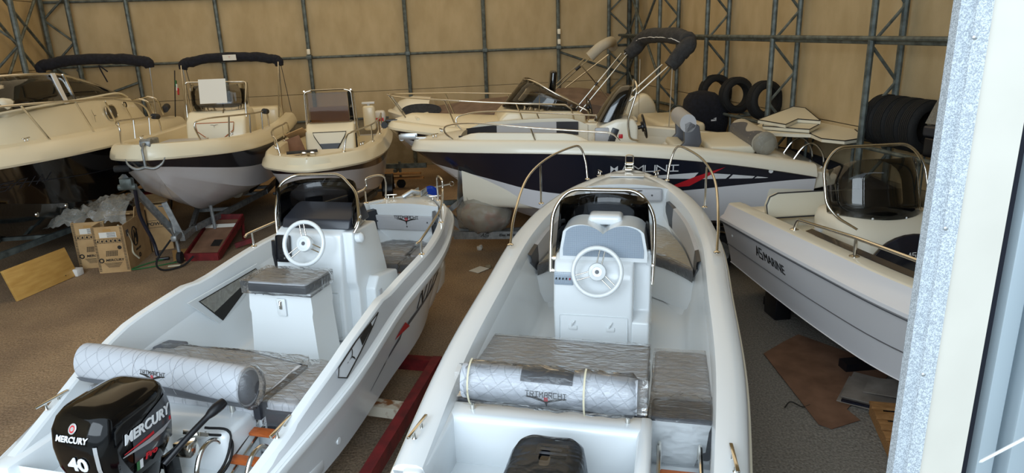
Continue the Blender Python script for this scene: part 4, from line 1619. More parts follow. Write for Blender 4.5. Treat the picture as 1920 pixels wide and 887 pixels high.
link('plastic_wrap', MB().loft(rings, cap=False), M['film'], bo, 70)
link('roll_end', MB().lathe([(.0, 0), (.11, 0), (.12, -.006)], 24, Matrix.Translation((.515, .70, 1.15 - .04)) @ Matrix.Rotation(radians(90), 4, 'Y')), M['vinylmid'], bo)
# boarding ladder, folded on to the deck
la = bpy.data.objects.new('boarding_ladder', None)
COL.objects.link(la)
la.parent = b6
for x in (.455, .50, .69, .735):
    zz = .785 if x in (.455, .735) else .75
    link('side_rail', MB().tube([(x, .84, zz), (x + .02, -.05, zz - .22)], .013, 8), M['steel'], la)
for y, z in ((.70, .765), (.46, .705), (.22, .645)):
    link('step', MB().box((.60, y, z), (.25, .075, .024), (radians(6), 0, 0), .006), M['wood'], la)
for x in (.415, .775):
    pts = cr_path([(x, .46, .52), (x, .48, .76), (x, .40, .88), (x, .28, .88), (x, .20, .76), (x, .18, .52)], 6)
    link('grab_hoop', MB().tube(pts, .016, 10), M['steel'], b6)
# name and stripes on the starboard flank
n6 = MB()
fs = .15
off = {'N': 0, 'i': 1}
nm = MB()
nm.add(*(lambda q: (q.v, q.f))(strokes_mb('NiCA', .16, .14, .06, .028, .001, .25)))
link('lettering', H6.conform(nm, 3.05, .99, 1, .0), M['ink'], b6, 0)


def decal(H, pts, sg, m, parent, nsub=6, out=.004, name='hull_stripe'):
    """flat vinyl stripe: quad given as four (v, z) corners, laid on the topside"""
    (a, b, c, d) = pts
    rows = []
    for i in range(nsub + 1):
        k = i / nsub
        r = []
        for j in range(3):
            l = j / 2
            p = Vector((*a, 0)).lerp(Vector((*b, 0)), k)
            q = Vector((*d, 0)).lerp(Vector((*c, 0)), k)
            w_ = p.lerp(q, l)
            r.append(H.surf(w_.x, w_.y, sg, out))
        rows.append(r)
    link(name, MB().grid(rows), M[m], parent, 0)


decal(H6, [(2.45, .86), (3.35, .96), (3.35, .93), (2.40, .80)], 1, 'inkgrey', b6)
decal(H6, [(2.02, .74), (2.33, .82), (2.30, .76), (2.0, .71)], 1, 'inkgrey', b6)
decal(H6, [(1.62, .62), (1.96, .72), (1.94, .695), (1.62, .615)], 1, 'inkgrey', b6)
decal(H6, [(2.12, .84), (2.36, .90), (2.52, .79), (2.12, .835)], 1, 'redbright', b6, out=.007)
link('drain_fitting', placed(MB().lathe([(.03, 0), (.026, .01), (0, .014)], 14), Matrix.Translation(H6.surf(1.05, .52, 1, 0)) @ Matrix.Rotation(radians(90), 4, 'Y')), M['white'], b6)


def flank(v, k):
    t = v / H6.L
    h = lift6(t)
    p, q = Vector((H6.b(t) - .022, v, H6.zs(t) + .014 + .1 * h)), Vector((H6.b(t) - .0555, v, H6.zs(t) + h - .018))
    return p.lerp(q, k) + Vector((.006, 0, .002))


plate = MB().grid([[flank(v, k0 + (k1 - k0) * j / 4) for j in range(5)] for v, k0, k1 in ((.98, .60, .95), (1.06, .12, .98), (1.3, .35, .98), (1.6, .68, .97), (1.72, .86, .96))])
pl = link('name_plate', plate, M['plate'], b6, 0)
link('plate_border', MB().tube([flank(v, k) + Vector((.002, 0, 0)) for v, k in ((.98, .60), (1.06, .12), (1.3, .35), (1.6, .68), (1.74, .90), (1.3, .98), (1.02, .97))], .005, 6, closed=True), M['ink'], pl, 0)
wedge = MB().grid([[flank(v, k0 + (k1 - k0) * j / 2) + Vector((.003, 0, 0)) for j in range(3)] for v, k0, k1 in ((1.36, .5, .92), (1.58, .7, .94))])
link('black_wedge', wedge, M['ink'], pl, 0)
for v0, v1 in ((1.04, 1.3),):
    em = wing_emblem(.27)
    mb = MB()
    mb.add([flank(1.19 + p.y * .9, .66 - p.x * 2.2) + Vector((.004, 0, 0)) for p in em.v], em.f)
    link('emblem', mb, M['ink'], pl, 0)
# big black outboard with printed cowl
mo = outboard('outboard_motor', 'glossy black 40 horsepower outboard with white lettering on the left front boat', H6.w(.10, -.02, 1.02), H6.yaw)
Rx = Matrix


def on_rear(mb, x, z, s=1.0, lift=.0):
    out_ = MB()
    vs = []
    for p in mb.v:
        zz = z + p.y
        b_ = pchip([-.02, .08, .20, .30, .355], [.265, .292, .296, .28, .245], zz)
        xx = x + p.x
        e = 4.5
        yy = -b_ * max(0, 1 - (abs(xx) / .212) ** e) ** (1 / e)
        vs.append((xx, yy - .004 - p.z - lift, zz))
    out_.add(vs, mb.f)
    return out_


def on_side(mb, y, z, lift=0.0):
    out_ = MB()
    vs = []
    for p in mb.v:
        zz, yy = z + p.y, y + p.x
        a_ = pchip([-.02, .08, .20, .30, .355], [.185, .205, .212, .207, .195], zz)
        e = 4.5
        xx = a_ * max(0, 1 - (abs(yy) / .295) ** e) ** (1 / e)
        vs.append((xx + .004 + p.z + lift, yy, zz))
    out_.add(vs, mb.f)
    return out_


pn = MB().grid([[(-.16 + .33 * i / 10, y0 + (y1 - y0) * j / 8, 0) for j in range(9)] for i in range(11) for y0, y1 in [(-.18 - .02 * i / 10, -.02 + .13 * (i / 10) ** .6)]])
link('side_panel', on_side(pn, .06, .20), M['cowlgrey'], mo, 60)
link('lettering', on_side(text_mb('MERCURY', .083, .22, .0022, .98), .025, .205, .003), M['inkwhite'], mo, 0)
link('red_stripe', on_side(MB().grid([[(x, y, 0) for y in (a, b)] for x, a, b in ((-.19, -.005, .0), (0, -.006, .012), (.2, .0, .026))]), .02, .128, .003), M['redbright'], mo, 0)
link('silver_stripe', on_side(MB().grid([[(x, y, 0) for y in (a, b)] for x, a, b in ((-.20, -.016, -.010), (0, -.04, -.010), (.12, -.035, -.004), (.2, -.004, .0))]), .02, .125, .003), M['chromeprint'], mo, 0)
link('lettering', on_rear(text_mb('MERCURY', .047, .2, .0012, 1.0), .0, .275, .002), M['inkwhite'], mo, 0)
link('lettering', on_rear(text_mb('40', .115, .0, .004, 1.15), .02, .12, .002), M['inkwhite'], mo, 0)
bd = MB().lathe([(.0, .002), (.024, .002), (.026, 0)], 18)
link('badge', on_rear(placed(bd, Matrix.Identity(4)), .0, .33, .002), M['chromeprint'], mo, 0)
link('badge_mark', on_rear(MB().torus(.014, .004, 18, 6), .0, .33, .005), M['redbright'], mo, 0)
link('cowl_rib', on_rear(MB().grid([[(x, y, 0) for y in (-.26, -.1, .0, .04)] for x in (.135, .145, .155)]), .0, .2, .003), M['chromeprint'], mo, 0)
fl_ = MB().grid([[(x, y, 0) for y in (-.025, .025)] for x in (-.02, .01)])
link('flag_label', on_side(MB().grid([[(x, y, 0) for y in (-.03, .03)] for x in (-.13, -.105)]), .04, -.01, .003), M['green'], mo, 0)
link('flag_label', on_side(MB().grid([[(x, y, 0) for y in (-.03, .03)] for x in (-.105, -.08)]), .04, -.01, .003), M['inkwhite'], mo, 0)
link('lettering', on_side(text_mb('Pro', .055, .15, .002, 1.2), .03, .01, .003), M['redbright'], mo, 0)
th = MB().tube(cr_path([(.20, .10, -.12), (.27, .25, -.02), (.33, .42, .06), (.36, .52, .09)], 5), [.02] * 10 + [.03, .034, .036, .036, .034, .03], 10)
link('tiller_handle', th, M['blackplastic'], mo, 60)
link('clamp_bracket', MB().box((.20, .30, -.13), (.12, .10, .10), bev=.012).box((.24, .36, -.06), (.16, .012, .03), (0, .2, .3)), M['steel'], mo)
for k, (dx, dz) in enumerate(((0, 0), (.03, -.05))):
    cb = MB().tube(cr_path([(.28, .40, -.04 + dz), (.36, .52, -.14 + dz), (.38 + dx, .40, -.30), (.34 + dx, .2, -.36), (.25, .1, -.36)], 6), .009, 6)
    link('control_cable', cb, M['rubber'], mo, 60)

# ================================================================== boat 3: pale boat at the right
H8 = Hull((3.653, 8.469), 174.83, 5.91, 1.099, (1.029, 1.222, 1.355), .12, [.932, .978, 1, .971, .84, .56], rake=.9)
b8 = H8.empty('centre_console_boat', 'pale grey centre console boat partly hidden by the door post on the right')
H8.shell(M['lightgrey'], M['lightgrey'], lambda t: .45)
P8 = [(.03, -.07), (.0, -.055), (-.02, -.03), (-.018, .0), (.0, .02), (.03, .04), (.075, .14), (.085, .165), (.11, .18), (.24, .18), (.265, .16), (.275, .0)]
H8.gunwale(M['lightgrey'], P8[:8])
H8.gunwale(M['offwhite'], P8[7:], 'gunwale_top')
H8.gunwale(M['inkgrey'], [(.02, -.066), (-.004, -.062), (-.004, -.052), (.01, -.05)], 'pin_stripe')
for f in (.0, .42):
    mb = MB()
    for sg in (1, -1):
        rows = []
        for t in TS[:-1]:
            u, z = H8.side(t, f)
            p = H8.P(t, sg * (u + .004), z)
            rows.append([p + Vector((0, 0, -.006)), p + Vector((sg * .008, 0, 0)), p + Vector((0, 0, .006))])
        mb.grid(rows)
    link('spray_line', mb, M['inkgrey'] if f else M['lightgrey'], b8, 60)
H8.liner(M['offwhite'], .03, .80, .275, .0, .48, .74)
H8.deck(M['offwhite'], .80, .25, .17, .03, .48)
for sg in (1, -1):
    rows = []
    for i in range(21):
        v = 1.72 + 2.2 * i / 20
        t = v / H8.L
        u = H8.b(t) - .275
        z = H8.zs(t) + .175
        rows.append([(sg * (u + .04), v, z - .06), (sg * (u - .06), v, z - .08), (sg * (u - .07), v, z - .01), (sg * (u - .03), v, z + .03), (sg * (u + .04), v, z + .01)])
    link('coaming_pad', MB().grid(rows), M['navy'], b8, 50)
    pts = []
    for v in (1.62, 2.7, 3.8, 4.9):
        t = v / H8.L
        pts.append(Vector((sg * (H8.b(t) - .17), v, H8.zs(t) + .18)))
    path = [pts[0], pts[0] + Vector((0, .05, .12))] + [p + Vector((0, 0, .17)) for p in pts[1:]] + [pts[-1] + Vector((0, .2, .17))]
    link('grab_rail', MB().tube(fillet(path, .06), .017, 10), M['steel'], b8, 60)
    for p in pts[1:]:
        link('stanchion', MB().tube([p, p + Vector((0, 0, .17))], .015, 8), M['steel'], b8)
        flange(b8, p, .045)
    flange(b8, pts[0], .045)
# console with its rounded front, pad and tall windscreen
rings = []
for z, a, v0, v1 in ((.48, .46, .95, 2.10), (.80, .50, .95, 2.22), (1.05, .52, .98, 2.22), (1.22, .53, 1.02, 2.12), (1.34, .53, 1.05, 2.00), (1.43, .50, 1.08, 1.86), (1.46, .40, 1.12, 1.7)):
    rings.append(superring(a, (v1 - v0) / 2, z, 0, (v0 + v1) / 2, 36, 3.2))
link('console', MB().loft(rings), M['offwhite'], b8, 60)
a8 = [(-78 + 13 * i) * pi / 180 for i in range(13)]
base = [(.50 * sin(a), 1.28 + .58 * cos(a) ** .7, 1.40 + .03 * abs(sin(a)) ** 4) for a in a8]
top = [(.49 * sin(a), 1.16 + .52 * cos(a) ** .8, 2.02 - .20 * abs(sin(a)) ** 5) for a in a8]
screen(b8, base, top, M['smoke_light'], n=2)
lo = [(p[0] * .985, p[1] * .995, p[2] + .0) for p in base]
hi = [Vector(p).lerp(Vector(q), .52) for p, q in zip(lo, top)]
rows = [[Vector(p) + Vector((0, -.02, 0)) for p in lo], [Vector(p) + Vector((0, -.025, 0)) for p in hi]]
link('instrument_shroud', MB().grid(rows), M['blackplastic'], b8, 60)
hoop = [(.40, 1.88, 1.36), (.50, 1.66, 1.44), (.56, 1.55, 1.55), (.555, 1.42, 1.92), (.40, 1.36, 2.10), (-.40, 1.36, 2.10), (-.555, 1.42, 1.90), (-.56, 1.55, 1.55), (-.50, 1.66, 1.44)]
rail(b8, hoop, .016, name='windscreen_rail', rad=.14)
for k in range(4):
    a = a8[2 + 3 * k]
    link('screw_cap', MB().lathe([(.012, 0), (.006, .008), (0, .009)], 8, Matrix.Translation((.503 * sin(a), 1.287 + .585 * cos(a) ** .7, 1.45)) @ Matrix.Rotation(-a, 4, 'Z') @ Matrix.Rotation(radians(-90), 4, 'X')), M['inkwhite'], b8)
link('nav_light', MB().box((.545, 1.42, 1.26), (.05, .10, .09), bev=.02), M['inkwhite'], b8)
pts = [(.48 * cos(pi * i / 16), .38 * sin(pi * i / 16) - .02) for i in range(17)]
pd = link('seat_back_pad', placed(poly_cushion([(x, y) for x, y in pts] + [(-.5, -.10), (.5, -.10)], 0, .05, .02), frame_mx((0, 2.20, 1.02), (-1, 0, 0), (0, -.22, 1))), M['navy'], b8, 50)
mxp = frame_mx((-.02, 2.225, 1.185), (-1, 0, 0), (0, -.22, 1))
mxp = Matrix.Translation((0, .03, 0)) @ mxp
link('lettering', placed(strokes_mb('aS', .045, .035, .008, .008, .002, .1), mxp @ Matrix.Translation((-.085, .012, 0))), M['inkwhite'], pd, 0)
link('lettering', placed(text_mb('MARINE', .036, 0, .0006), mxp @ Matrix.Translation((.045, .02, 0))), M['inkwhite'], pd, 0)
link('lettering', placed(text_mb('20 GL', .04, 0, .0018, 1.3), mxp @ Matrix.Translation((0, -.032, 0))), M['inkwhite'], pd, 0)
link('front_seat', MB().box((0, 2.45, .68), (.86, .56, .42), bev=.05, seg=3), M['offwhite'], b8)
cu = thing('seat_cushion', 'cream front seat cushion with dark piping below the navy pad of the pale right boat', 'cushion', H8.w(0, 2.45, .892), H8.yaw)
link('cushion_top', poly_cushion([(-.42, -.24), (.42, -.24), (.40, .26), (-.40, .26)], 0, .075, .03), M['vinylcream'], cu, 50)
link('piping', MB().tube([(-.415, .25, .06), (.415, .25, .06)], .008, 6).tube([(-.40, .265, .012), (.40, .265, .012)], .008, 6), M['vinyldark'], cu)
# stern bench
link('bench_base', MB().box((0, .58, .68), (1.5, .76, .44), bev=.04, seg=3), M['offwhite'], b8)
link('stern_deck', MB().box((0, .14, 1.02), (1.72, .3, .26), bev=.05, seg=3), M['offwhite'], b8)
cu = thing('seat_cushion', 'long cream stern bench cushion with dark piping in the pale right boat', 'cushion', H8.w(0, .64, .905), H8.yaw)
link('cushion_top', poly_cushion([(-.72, -.24), (.72, -.24), (.72, .30), (-.72, .30)], 0, .085, .03), M['vinylcream'], cu, 50)
link('piping', MB().tube([(-.715, .30, .07), (.715, .30, .07)], .007, 6).tube([(-.715, .305, .01), (.715, .305, .01)], .007, 6), M['vinyldark'], cu)
br = bpy.data.objects.new('bench_backrest', None)
COL.objects.link(br)
br.parent = b8
ol = [(-.62, 0), (.62, 0), (.64, .16), (.60, .26), (.50, .30), (-.50, .30), (-.60, .26), (-.64, .16)]
link('pad', placed(poly_cushion(ol, 0, .09, .03), frame_mx((0, .34, 1.09), (-1, 0, 0), (0, -.12, 1))), M['vinylcream'], br, 50)
link('piping', placed(MB().tube([(x, y, .085) for x, y in ol], .008, 6, closed=True), frame_mx((0, .34, 1.09), (-1, 0, 0), (0, -.12, 1))), M['vinyldark'], br)
for x in (-.5, .5):
    mb = MB().tube([(x, .33, .93), (x, .34, 1.12)], .016, 8)
    mb.lathe([(.04, 0), (.04, .008), (.02, .015)], 12, Matrix.Translation((x, .33, .99)))
    link('post', mb, M['steel'], br)
link('cup_holder', MB().torus(.05, .008, 20, 6, Matrix.Translation((.60, .86, .995))), M['ink'], b8)
cu = thing('corner_cushion', 'small curved cream corner cushion with dark piping at the stern of the pale right boat', 'cushion', H8.w(.62, .30, 1.10), H8.yaw)
pts = cr_path([(.16, -.26, .05), (.17, 0, .06), (.14, .25, .03), (.05, .42, -.02)], 5)
rows = [[p + Vector(d) for d in ((.02, 0, -.09), (-.05, 0, -.08), (-.07, 0, -.01), (-.03, 0, .05), (.03, 0, .05))] for p in pts]
link('cushion_top', MB().grid(rows), M['vinylcream'], cu, 60)
link('piping', MB().tube([p + Vector((-.068, 0, .0)) for p in pts], .008, 6), M['vinyldark'], cu)
for k in range(5):
    pass
mb = MB()
tx = text_mb('MARINE', .15, 0, .0, .92)
link('lettering', H8.conform(tx, 1.44, .90, 1), M['ink'], b8, 0)
link('lettering', H8.conform(strokes_mb('aS', .12, .075, .015, .018, .001, .1), 1.07, .91, 1), M['ink'], b8, 0)
link('hull_fitting', placed(MB().lathe([(.018, 0), (.014, .008), (0, .01)], 10), Matrix.Translation(H8.surf(.26, .86, 1, 0)) @ Matrix.Rotation(radians(90), 4, 'Y')), M['inkwhite'], b8)

# ================================================================== generic small helpers for the far boats


def bimini(boat, v, w, z_top, z_leg, feet, r=.10, cloth='blackcloth', lean=0.0, name='bimini_top', label=None, drop=.32, thick=1.0):
    """folded sun top: a cloth-sleeved hoop across the boat on slim legs"""
    o = bpy.data.objects.new(name, None)
    COL.objects.link(o)
    o.parent = boat
    if label:
        o['label'] = label
    path = cr_path([(-w, v + lean, z_top - drop), (-w * .97, v + lean * .6, z_top - drop * .45), (-w * .82, v, z_top - .06), (-w * .4, v, z_top), (w * .4, v, z_top), (w * .82, v, z_top - .06), (w * .97, v + lean * .6, z_top - drop * .45), (w, v + lean, z_top - drop)], 7)
    rr = [r * thick * (.85 + .15 * min(1, min(i, len(path) - 1 - i) / 5)) * (1 + .10 * noise.noise(Vector((i * .45, 1.5, v)))) for i in range(len(path))]
    path = [p + Vector((0, .012 * noise.noise(Vector((i * .6, 0, 2))), .022 * noise.noise(Vector((i * .5, 7, 2))))) for i, p in enumerate(path)]
    link('cloth_sleeve', MB().tube(path, rr, 12), M[cloth], o, 70)
    for sg in (-1, 1):
        for fv, fz, dv in feet:
            link('leg', MB().tube([(sg * w * .95, fv, fz), (sg * w, v + lean + dv, z_top - drop + .08)], .014, 8), M['steel'], o)
    return o


def console_simple(H, v, u, hw, zf, zd, ws, depth=.7, m='offwhite', glass='smoke_light', wh=.42, face=None, lean=.08):
    """centre console seen from the bow: body, flat glass with tube frame"""
    r = H.root
    c = slab([(v - depth * .5, zf), (v - depth * .45, zd), (v + depth * .2, zd), (v + depth * .42, zf + .15), (v + depth * .45, zf)], u - hw, u + hw, .05)
    link('console', c, M[m], r, 40)
    vb, vt = v + depth * .2, v + depth * .2 - lean
    link('windscreen', MB().grid([[(u - hw * .92, vb - .12, zd), (u - hw * .8, vb, zd), (u + hw * .8, vb, zd), (u + hw * .92, vb - .12, zd)],
                                  [(u - hw * .9, vt - .12, zd + wh), (u - hw * .78, vt, zd + wh), (u + hw * .78, vt, zd + wh), (u + hw * .9, vt - .12, zd + wh)]]), M[glass], r, 0)
    return r


# ================================================================== boat 4: dark flanked boat across the middle
H5 = Hull((4.188, 10.084), -84.67, 5.68, 1.098, (1.353, 1.71, 1.654), .42, [.94, .968, .996, .972, .843, .56], rake=1.25, dstem=.62, chz=.26)
b5 = H5.empty('open_motorboat', 'navy flanked open boat named AMUNI lying side-on across the middle of the hall')
FB5 = lambda t: pchip([0, .12, .3, .5, .7, .82, .92, 1], [.96, .74, .50, .36, .34, .40, .42, .45], t)
H5.shell(M['lightgrey'], M['navy'], FB5)
P5 = [(.03, -.02), (.0, -.012), (-.03, .0), (-.032, .03), (.0, .09), (.03, .135), (.07, .155), (.20, .155), (.225, .13), (.235, 0)]
H5.gunwale(M['offwhite'], P5)
H5.liner(M['offwhite'], .10, .86, .235, .0, .85, .74)
H5.deck(M['offwhite'], .86, .20, .15, .05, .85)
for sg in (-1, 1):
    # raised inner coaming with padded panel
    rows = []
    for i in range(17):
        v = 3.0 + 1.95 * i / 16
        t = v / H5.L
        u = H5.b(t) - .27
        z = H5.zs(t) + .14
        k = sin(min(1, min(i, 16 - i) / 3) * pi / 2) * .10
        rows.append([(sg * (u + .1), v, z), (sg * (u + .05), v, z + k), (sg * u, v, z + k), (sg * (u - .02), v, z - .3)])
    link('coaming', MB().grid(rows), M['offwhite'], b5, 50)
    def hp(k, f, off=.028):
        v = 3.15 + 1.75 * k
        t = v / H5.L
        u = H5.b(t) - .27 - off
        z1 = H5.zs(t) + .20
        return Vector((sg * u, v, z1 - .22 + .21 * f))
    for a0, a1, m in ((0, .2, 'vinyldark'), (.2, .74, 'vinylgrey'), (.74, 1, 'vinyldark')):
        rows = [[hp(a0 + (a1 - a0) * i / 5, j / 3) for j in range(4)] for i in range(6)]
        link('side_pad' if m == 'vinylgrey' else 'pad_end', MB().grid(rows), M[m], b5, 0, solid=.02)
    f0 = Vector((sg * .47, 4.98, 1.86))
    pts = [f0, (sg * .52, 5.08, 1.98), (sg * .55, 5.02, 2.08), (sg * .70, 4.60, 2.12), (sg * .86, 3.8, 2.06), (sg * .92, 3.0, 2.0), (sg * .93, 2.72, 1.97), (sg * .93, 2.60, 1.87)]
    link('bow_rail', MB().tube(cr_path(pts, 5), .013, 8), M['steel'], b5, 60)
    for p, q in (((sg * .87, 3.75, 1.87), (sg * .87, 3.82, 2.06)),):
        link('stanchion', MB().tube([p, q], .012, 8), M['steel'], b5)
    cleat(b5, (sg * .28, 5.28, 1.87), radians(sg * 60), .16)
    link('grab_hoop', MB().tube(cr_path([(sg * .25, .10, 1.40), (sg * .25, -.05, 1.62), (sg * .25, -.2, 1.66), (sg * .25, -.33, 1.50), (sg * .25, -.36, 1.25)], 5), .014, 8), M['steel'], b5)
rl = MB().box((0, 5.66, 1.83), (.10, .42, .025), bev=.008)
rl.tube([(-.05, 5.84, 1.83), (.05, 5.84, 1.83)], .04, 10)
for k in (-1, 1):
    rl.box((k * .055, 5.75, 1.85), (.012, .26, .08), bev=.004)
link('anchor_roller', rl, M['alu'], b5)
# console with tall hooded screen
c = slab([(2.28, .85), (2.30, 1.98), (2.36, 2.08), (2.62, 2.08), (2.86, 1.98), (2.98, 1.6), (3.02, .85)], -.34, .34, .05)
link('console', c, M['offwhite'], b5, 40)
link('console_pad', MB().box((-.345, 2.82, 1.86), (.012, .2, .22), bev=.02), M['vinylgrey'], b5)
link('console_pad', MB().box((-.347, 2.66, 1.84), (.012, .10, .24), (radians(20), 0, 0), .01), M['vinyldark'], b5)
link('kill_switch', MB().box((-.348, 2.55, 1.84), (.014, .06, .06), bev=.01), M['redbright'], b5)
hs = [(-.34, -.30), (.34, .30)]
body = []
for z, v, hw, d in ((2.04, 2.72, .30, .20), (2.25, 2.62, .29, .17), (2.42, 2.53, .26, .14), (2.52, 2.47, .18, .10), (2.54, 2.45, .08, .04)):
    body.append(superring(hw, d, z, 0, v, 24, 3))
link('screen_cover', MB().loft(body), M['black'], b5, 60)
rail(b5, [(-.36, 2.30, 1.78), (-.36, 2.42, 1.80), (-.36, 2.46, 2.05), (-.36, 2.32, 2.50), (-.20, 2.34, 2.60), (.20, 2.34, 2.60), (.36, 2.32, 2.50), (.36, 2.46, 2.05), (.36, 2.42, 1.80)], .016, name='windscreen_rail', rad=.1)
wheel(b5, (0, 2.18, 1.93), .17, 78, 'blackplastic', 'steel', 'blackplastic', .014)
link('helm_floor_box', MB().box((0, 1.92, 1.22), (.7, .3, .7), bev=.04), M['offwhite'], b5)
# twin-arm helm seat
for sg in (-1, 1):
    link('seat_arm', slab([(1.95, 1.55), (1.78, 1.62), (1.66, 1.75), (1.68, 2.02), (1.60, 2.06), (1.46, 1.98), (1.42, 1.75), (1.52, 1.55)], sg * .42 - .05, sg * .42 + .05, .015), M['vinylmid'], b5)
link('seat_roll', MB().loft([[(x, 1.62 + .115 * cos(2 * pi * j / 18), 2.02 + .13 * sin(2 * pi * j / 18)) for j in range(18)] for x in (-.47, -.46, .46, .47)]), M['vinylgrey'], b5, 60)
link('seat_base', MB().box((0, 1.62, 1.25), (.9, .52, .78), bev=.08, seg=3), M['offwhite'], b5)
link('seat_front', MB().box((0, 1.72, 1.66), (.76, .2, .1), bev=.04, seg=3), M['vinylcream'], b5)
# aft sun pad and its roll
cu = thing('aft_sun_pad', 'cream aft sun pad in front of the rolled backrest of the navy flanked boat', 'cushion', H5.w(0, 1.02, 1.62), H5.yaw)
link('cushion_top', poly_cushion([(-.68, -.30), (.68, -.30), (.68, .32), (-.68, .32)], -.02, .10, .04), M['vinylcream'], cu, 50)
link('pad_box', MB().box((0, 0, -.22), (1.3, .6, .4), bev=.03), M['offwhite'], cu)
o = bpy.data.objects.new('backrest_bolster', None)
COL.objects.link(o)
o.parent = b5
link('roll', MB().loft([[(x, .62 + .17 * cos(2 * pi * j / 20), 1.76 + .155 * sin(2 * pi * j / 20)) for j in range(20)] for x in (-.70, -.69, .69, .70)]), M['greycloth'], o, 60)
rows = []
for i in range(17):
    x = -.69 + 1.38 * i / 16
    a0 = radians(60 + 22 * cos(2 * pi * i / 16 * 1.5))
    rows.append([(x, .62 + .174 * cos(a), 1.76 + .159 * sin(a)) for a in [a0 - radians(100) * j / 6 for j in range(7)]])
link('dark_band', MB().grid(rows), M['vinylmid'], o, 60)
link('film_end', MB().lathe([(.0, 0), (.14, 0), (.165, .02), (.15, .06), (.08, .08), (0, .08)], 18, Matrix.Translation((-.70, .62, 1.76)) @ Matrix.Rotation(radians(-90), 4, 'Y')), M['filmhazy'], o, 60)
link('stern_deck', slab([(.02, 1.0), (-.02, 1.36), (.15, 1.50), (.45, 1.60), (.60, 1.60), (.60, 1.0)], -.98, .98, .03), M['offwhite'], b5, 40)
link('swim_platform', slab([(-.28, 1.22), (-.30, 1.36), (.05, 1.42), (.05, 1.15)], -.95, .95, .02), M['offwhite'], b5, 40)
# name and flashes on the port flank
nm = strokes_mb('AMUNI', .085, .13, .025, .015, .001)
link('lettering', H5.conform(nm, 2.20, 1.505, -1, -.0), M['inkwhite'], b5, 0)
mk = MB().add([(-.05, -.05, .001), (-.05, .05, .001), (0, .01, .001), (.05, .05, .001), (.05, -.05, .001), (0, .0, .001)], [(0, 1, 2, 5), (2, 3, 4, 5)])
link('name_mark', H5.conform(mk, 2.68, 1.50, -1), M['inkwhite'], b5, 0)
decal(H5, [(2.55, 1.375), (1.55, 1.435), (1.62, 1.345), (2.55, 1.372)], -1, 'inkwhite', b5)
decal(H5, [(1.42, 1.425), (1.12, 1.40), (1.18, 1.34), (1.52, 1.34)], -1, 'inkwhite', b5)
decal(H5, [(1.09, 1.398), (.80, 1.37), (.83, 1.34), (1.14, 1.34)], -1, 'inkwhite', b5)
decal(H5, [(.77, 1.367), (.62, 1.348), (.66, 1.342), (.80, 1.34)], -1, 'inkwhite', b5)
decal(H5, [(1.96, 1.22), (1.58, 1.38), (1.20, 1.51), (1.66, 1.24)], -1, 'redbright', b5, out=.007)
link('hull_fitting', placed(MB().lathe([(.03, 0), (.028, .01), (0, .012)], 14), Matrix.Translation(H5.surf(.60, 1.46 - .02, -1, 0)) @ Matrix.Rotation(radians(-90), 4, 'Y')), M['inkwhite'], b5)
link('bow_eye', MB().torus(.035, .007, 14, 6, Matrix.Translation((0, 5.12, 1.10)) @ Matrix.Rotation(radians(90), 4, 'Y')), M['steel'], b5)

# ================================================================== boat 5: cream boat behind it, with the folded dark sun top
H4 = Hull((3.492, 12.946), -94.23, 5.66, 1.14, (1.31, 1.507, 1.744), .40, None, rake=1.0, dstem=.45)
b4 = H4.empty('open_motorboat', 'cream boat with long bow pulpit and charcoal folded sun top behind the navy flanked boat')
H4.shell(M['lightgrey'], M['navy'], lambda t: .35)
H4.gunwale(M['cream'], [(.03, -.02), (-.02, 0), (-.025, .04), (.02, .10), (.06, .13), (.22, .15), (.24, .02)])
H4.liner(M['cream'], .06, .56, .24, .0, .85, .74)
H4.deck(M['cream'], .56, .20, .15, .14, .85)
link('deck_hatch', MB().box((.02, 4.45, 1.875), (.5, .34, .03), (radians(3), 0, 0), .012), M['cream'], b4)
link('hatch_opening', MB().box((.02, 4.45, 1.893), (.40, .24, .008), (radians(3), 0, 0)), M['wood'], b4)
for sg in (-1, 1):
    pts = cr_path([(sg * .08, 5.62, 2.33), (sg * .35, 5.35, 2.30), (sg * .75, 4.4, 2.24), (sg * .92, 3.4, 2.17), (sg * .96, 2.6, 2.12)], 6) + [(sg * .97, 2.5, 2.05), (sg * .97, 2.42, 1.75)]
    link('pulpit_rail', MB().tube(pts, .014, 8), M['steel'], b4, 60)
    for p, q in (((sg * .12, 5.3, 1.87), (sg * .12, 5.60, 2.32)), ((sg * .66, 4.45, 1.80), (sg * .70, 4.62, 2.25)), ((sg * .92, 3.25, 1.7), (sg * .93, 3.42, 2.17))):
        link('stanchion', MB().tube([p, q], .013, 8), M['steel'], b4)
link('pulpit_rail', MB().tube([(-.08, 5.62, 2.33), (.08, 5.62, 2.33)], .014, 8), M['steel'], b4)
link('deck_line', MB().tube(cr_path([(-.3, 5.1, 1.90), (-.1, 5.15, 1.93), (.1, 4.95, 1.95), (.25, 5.1, 1.9)], 6), .03, 8), M['cream'], b4)
rl = MB().box((0, 5.5, 1.87), (.14, .4, .05), bev=.012)
rl.tube([(-.08, 5.72, 1.80), (.08, 5.72, 1.80)], .06, 12)
link('anchor_roller', rl, M['blackplastic'], b4)
c = slab([(2.15, .85), (2.18, 1.90), (2.5, 1.98), (3.0, 1.98), (3.55, 2.02), (3.72, 1.85), (3.75, .85)], -.62, .62, .06)
link('console', c, M['cream'], b4, 40)
base = [(-.60, 2.35, 1.96), (-.58, 2.9, 1.99), (-.40, 3.45, 2.03), (0, 3.60, 2.04), (.40, 3.45, 2.03), (.58, 2.9, 1.99), (.60, 2.35, 1.96)]
top = [(-.58, 2.30, 2.06), (-.55, 2.70, 2.27), (-.38, 3.05, 2.48), (0, 3.20, 2.50), (.38, 3.05, 2.48), (.55, 2.70, 2.27), (.58, 2.30, 2.06)]
screen(b4, base, top, M['smoke_light'], n=3)
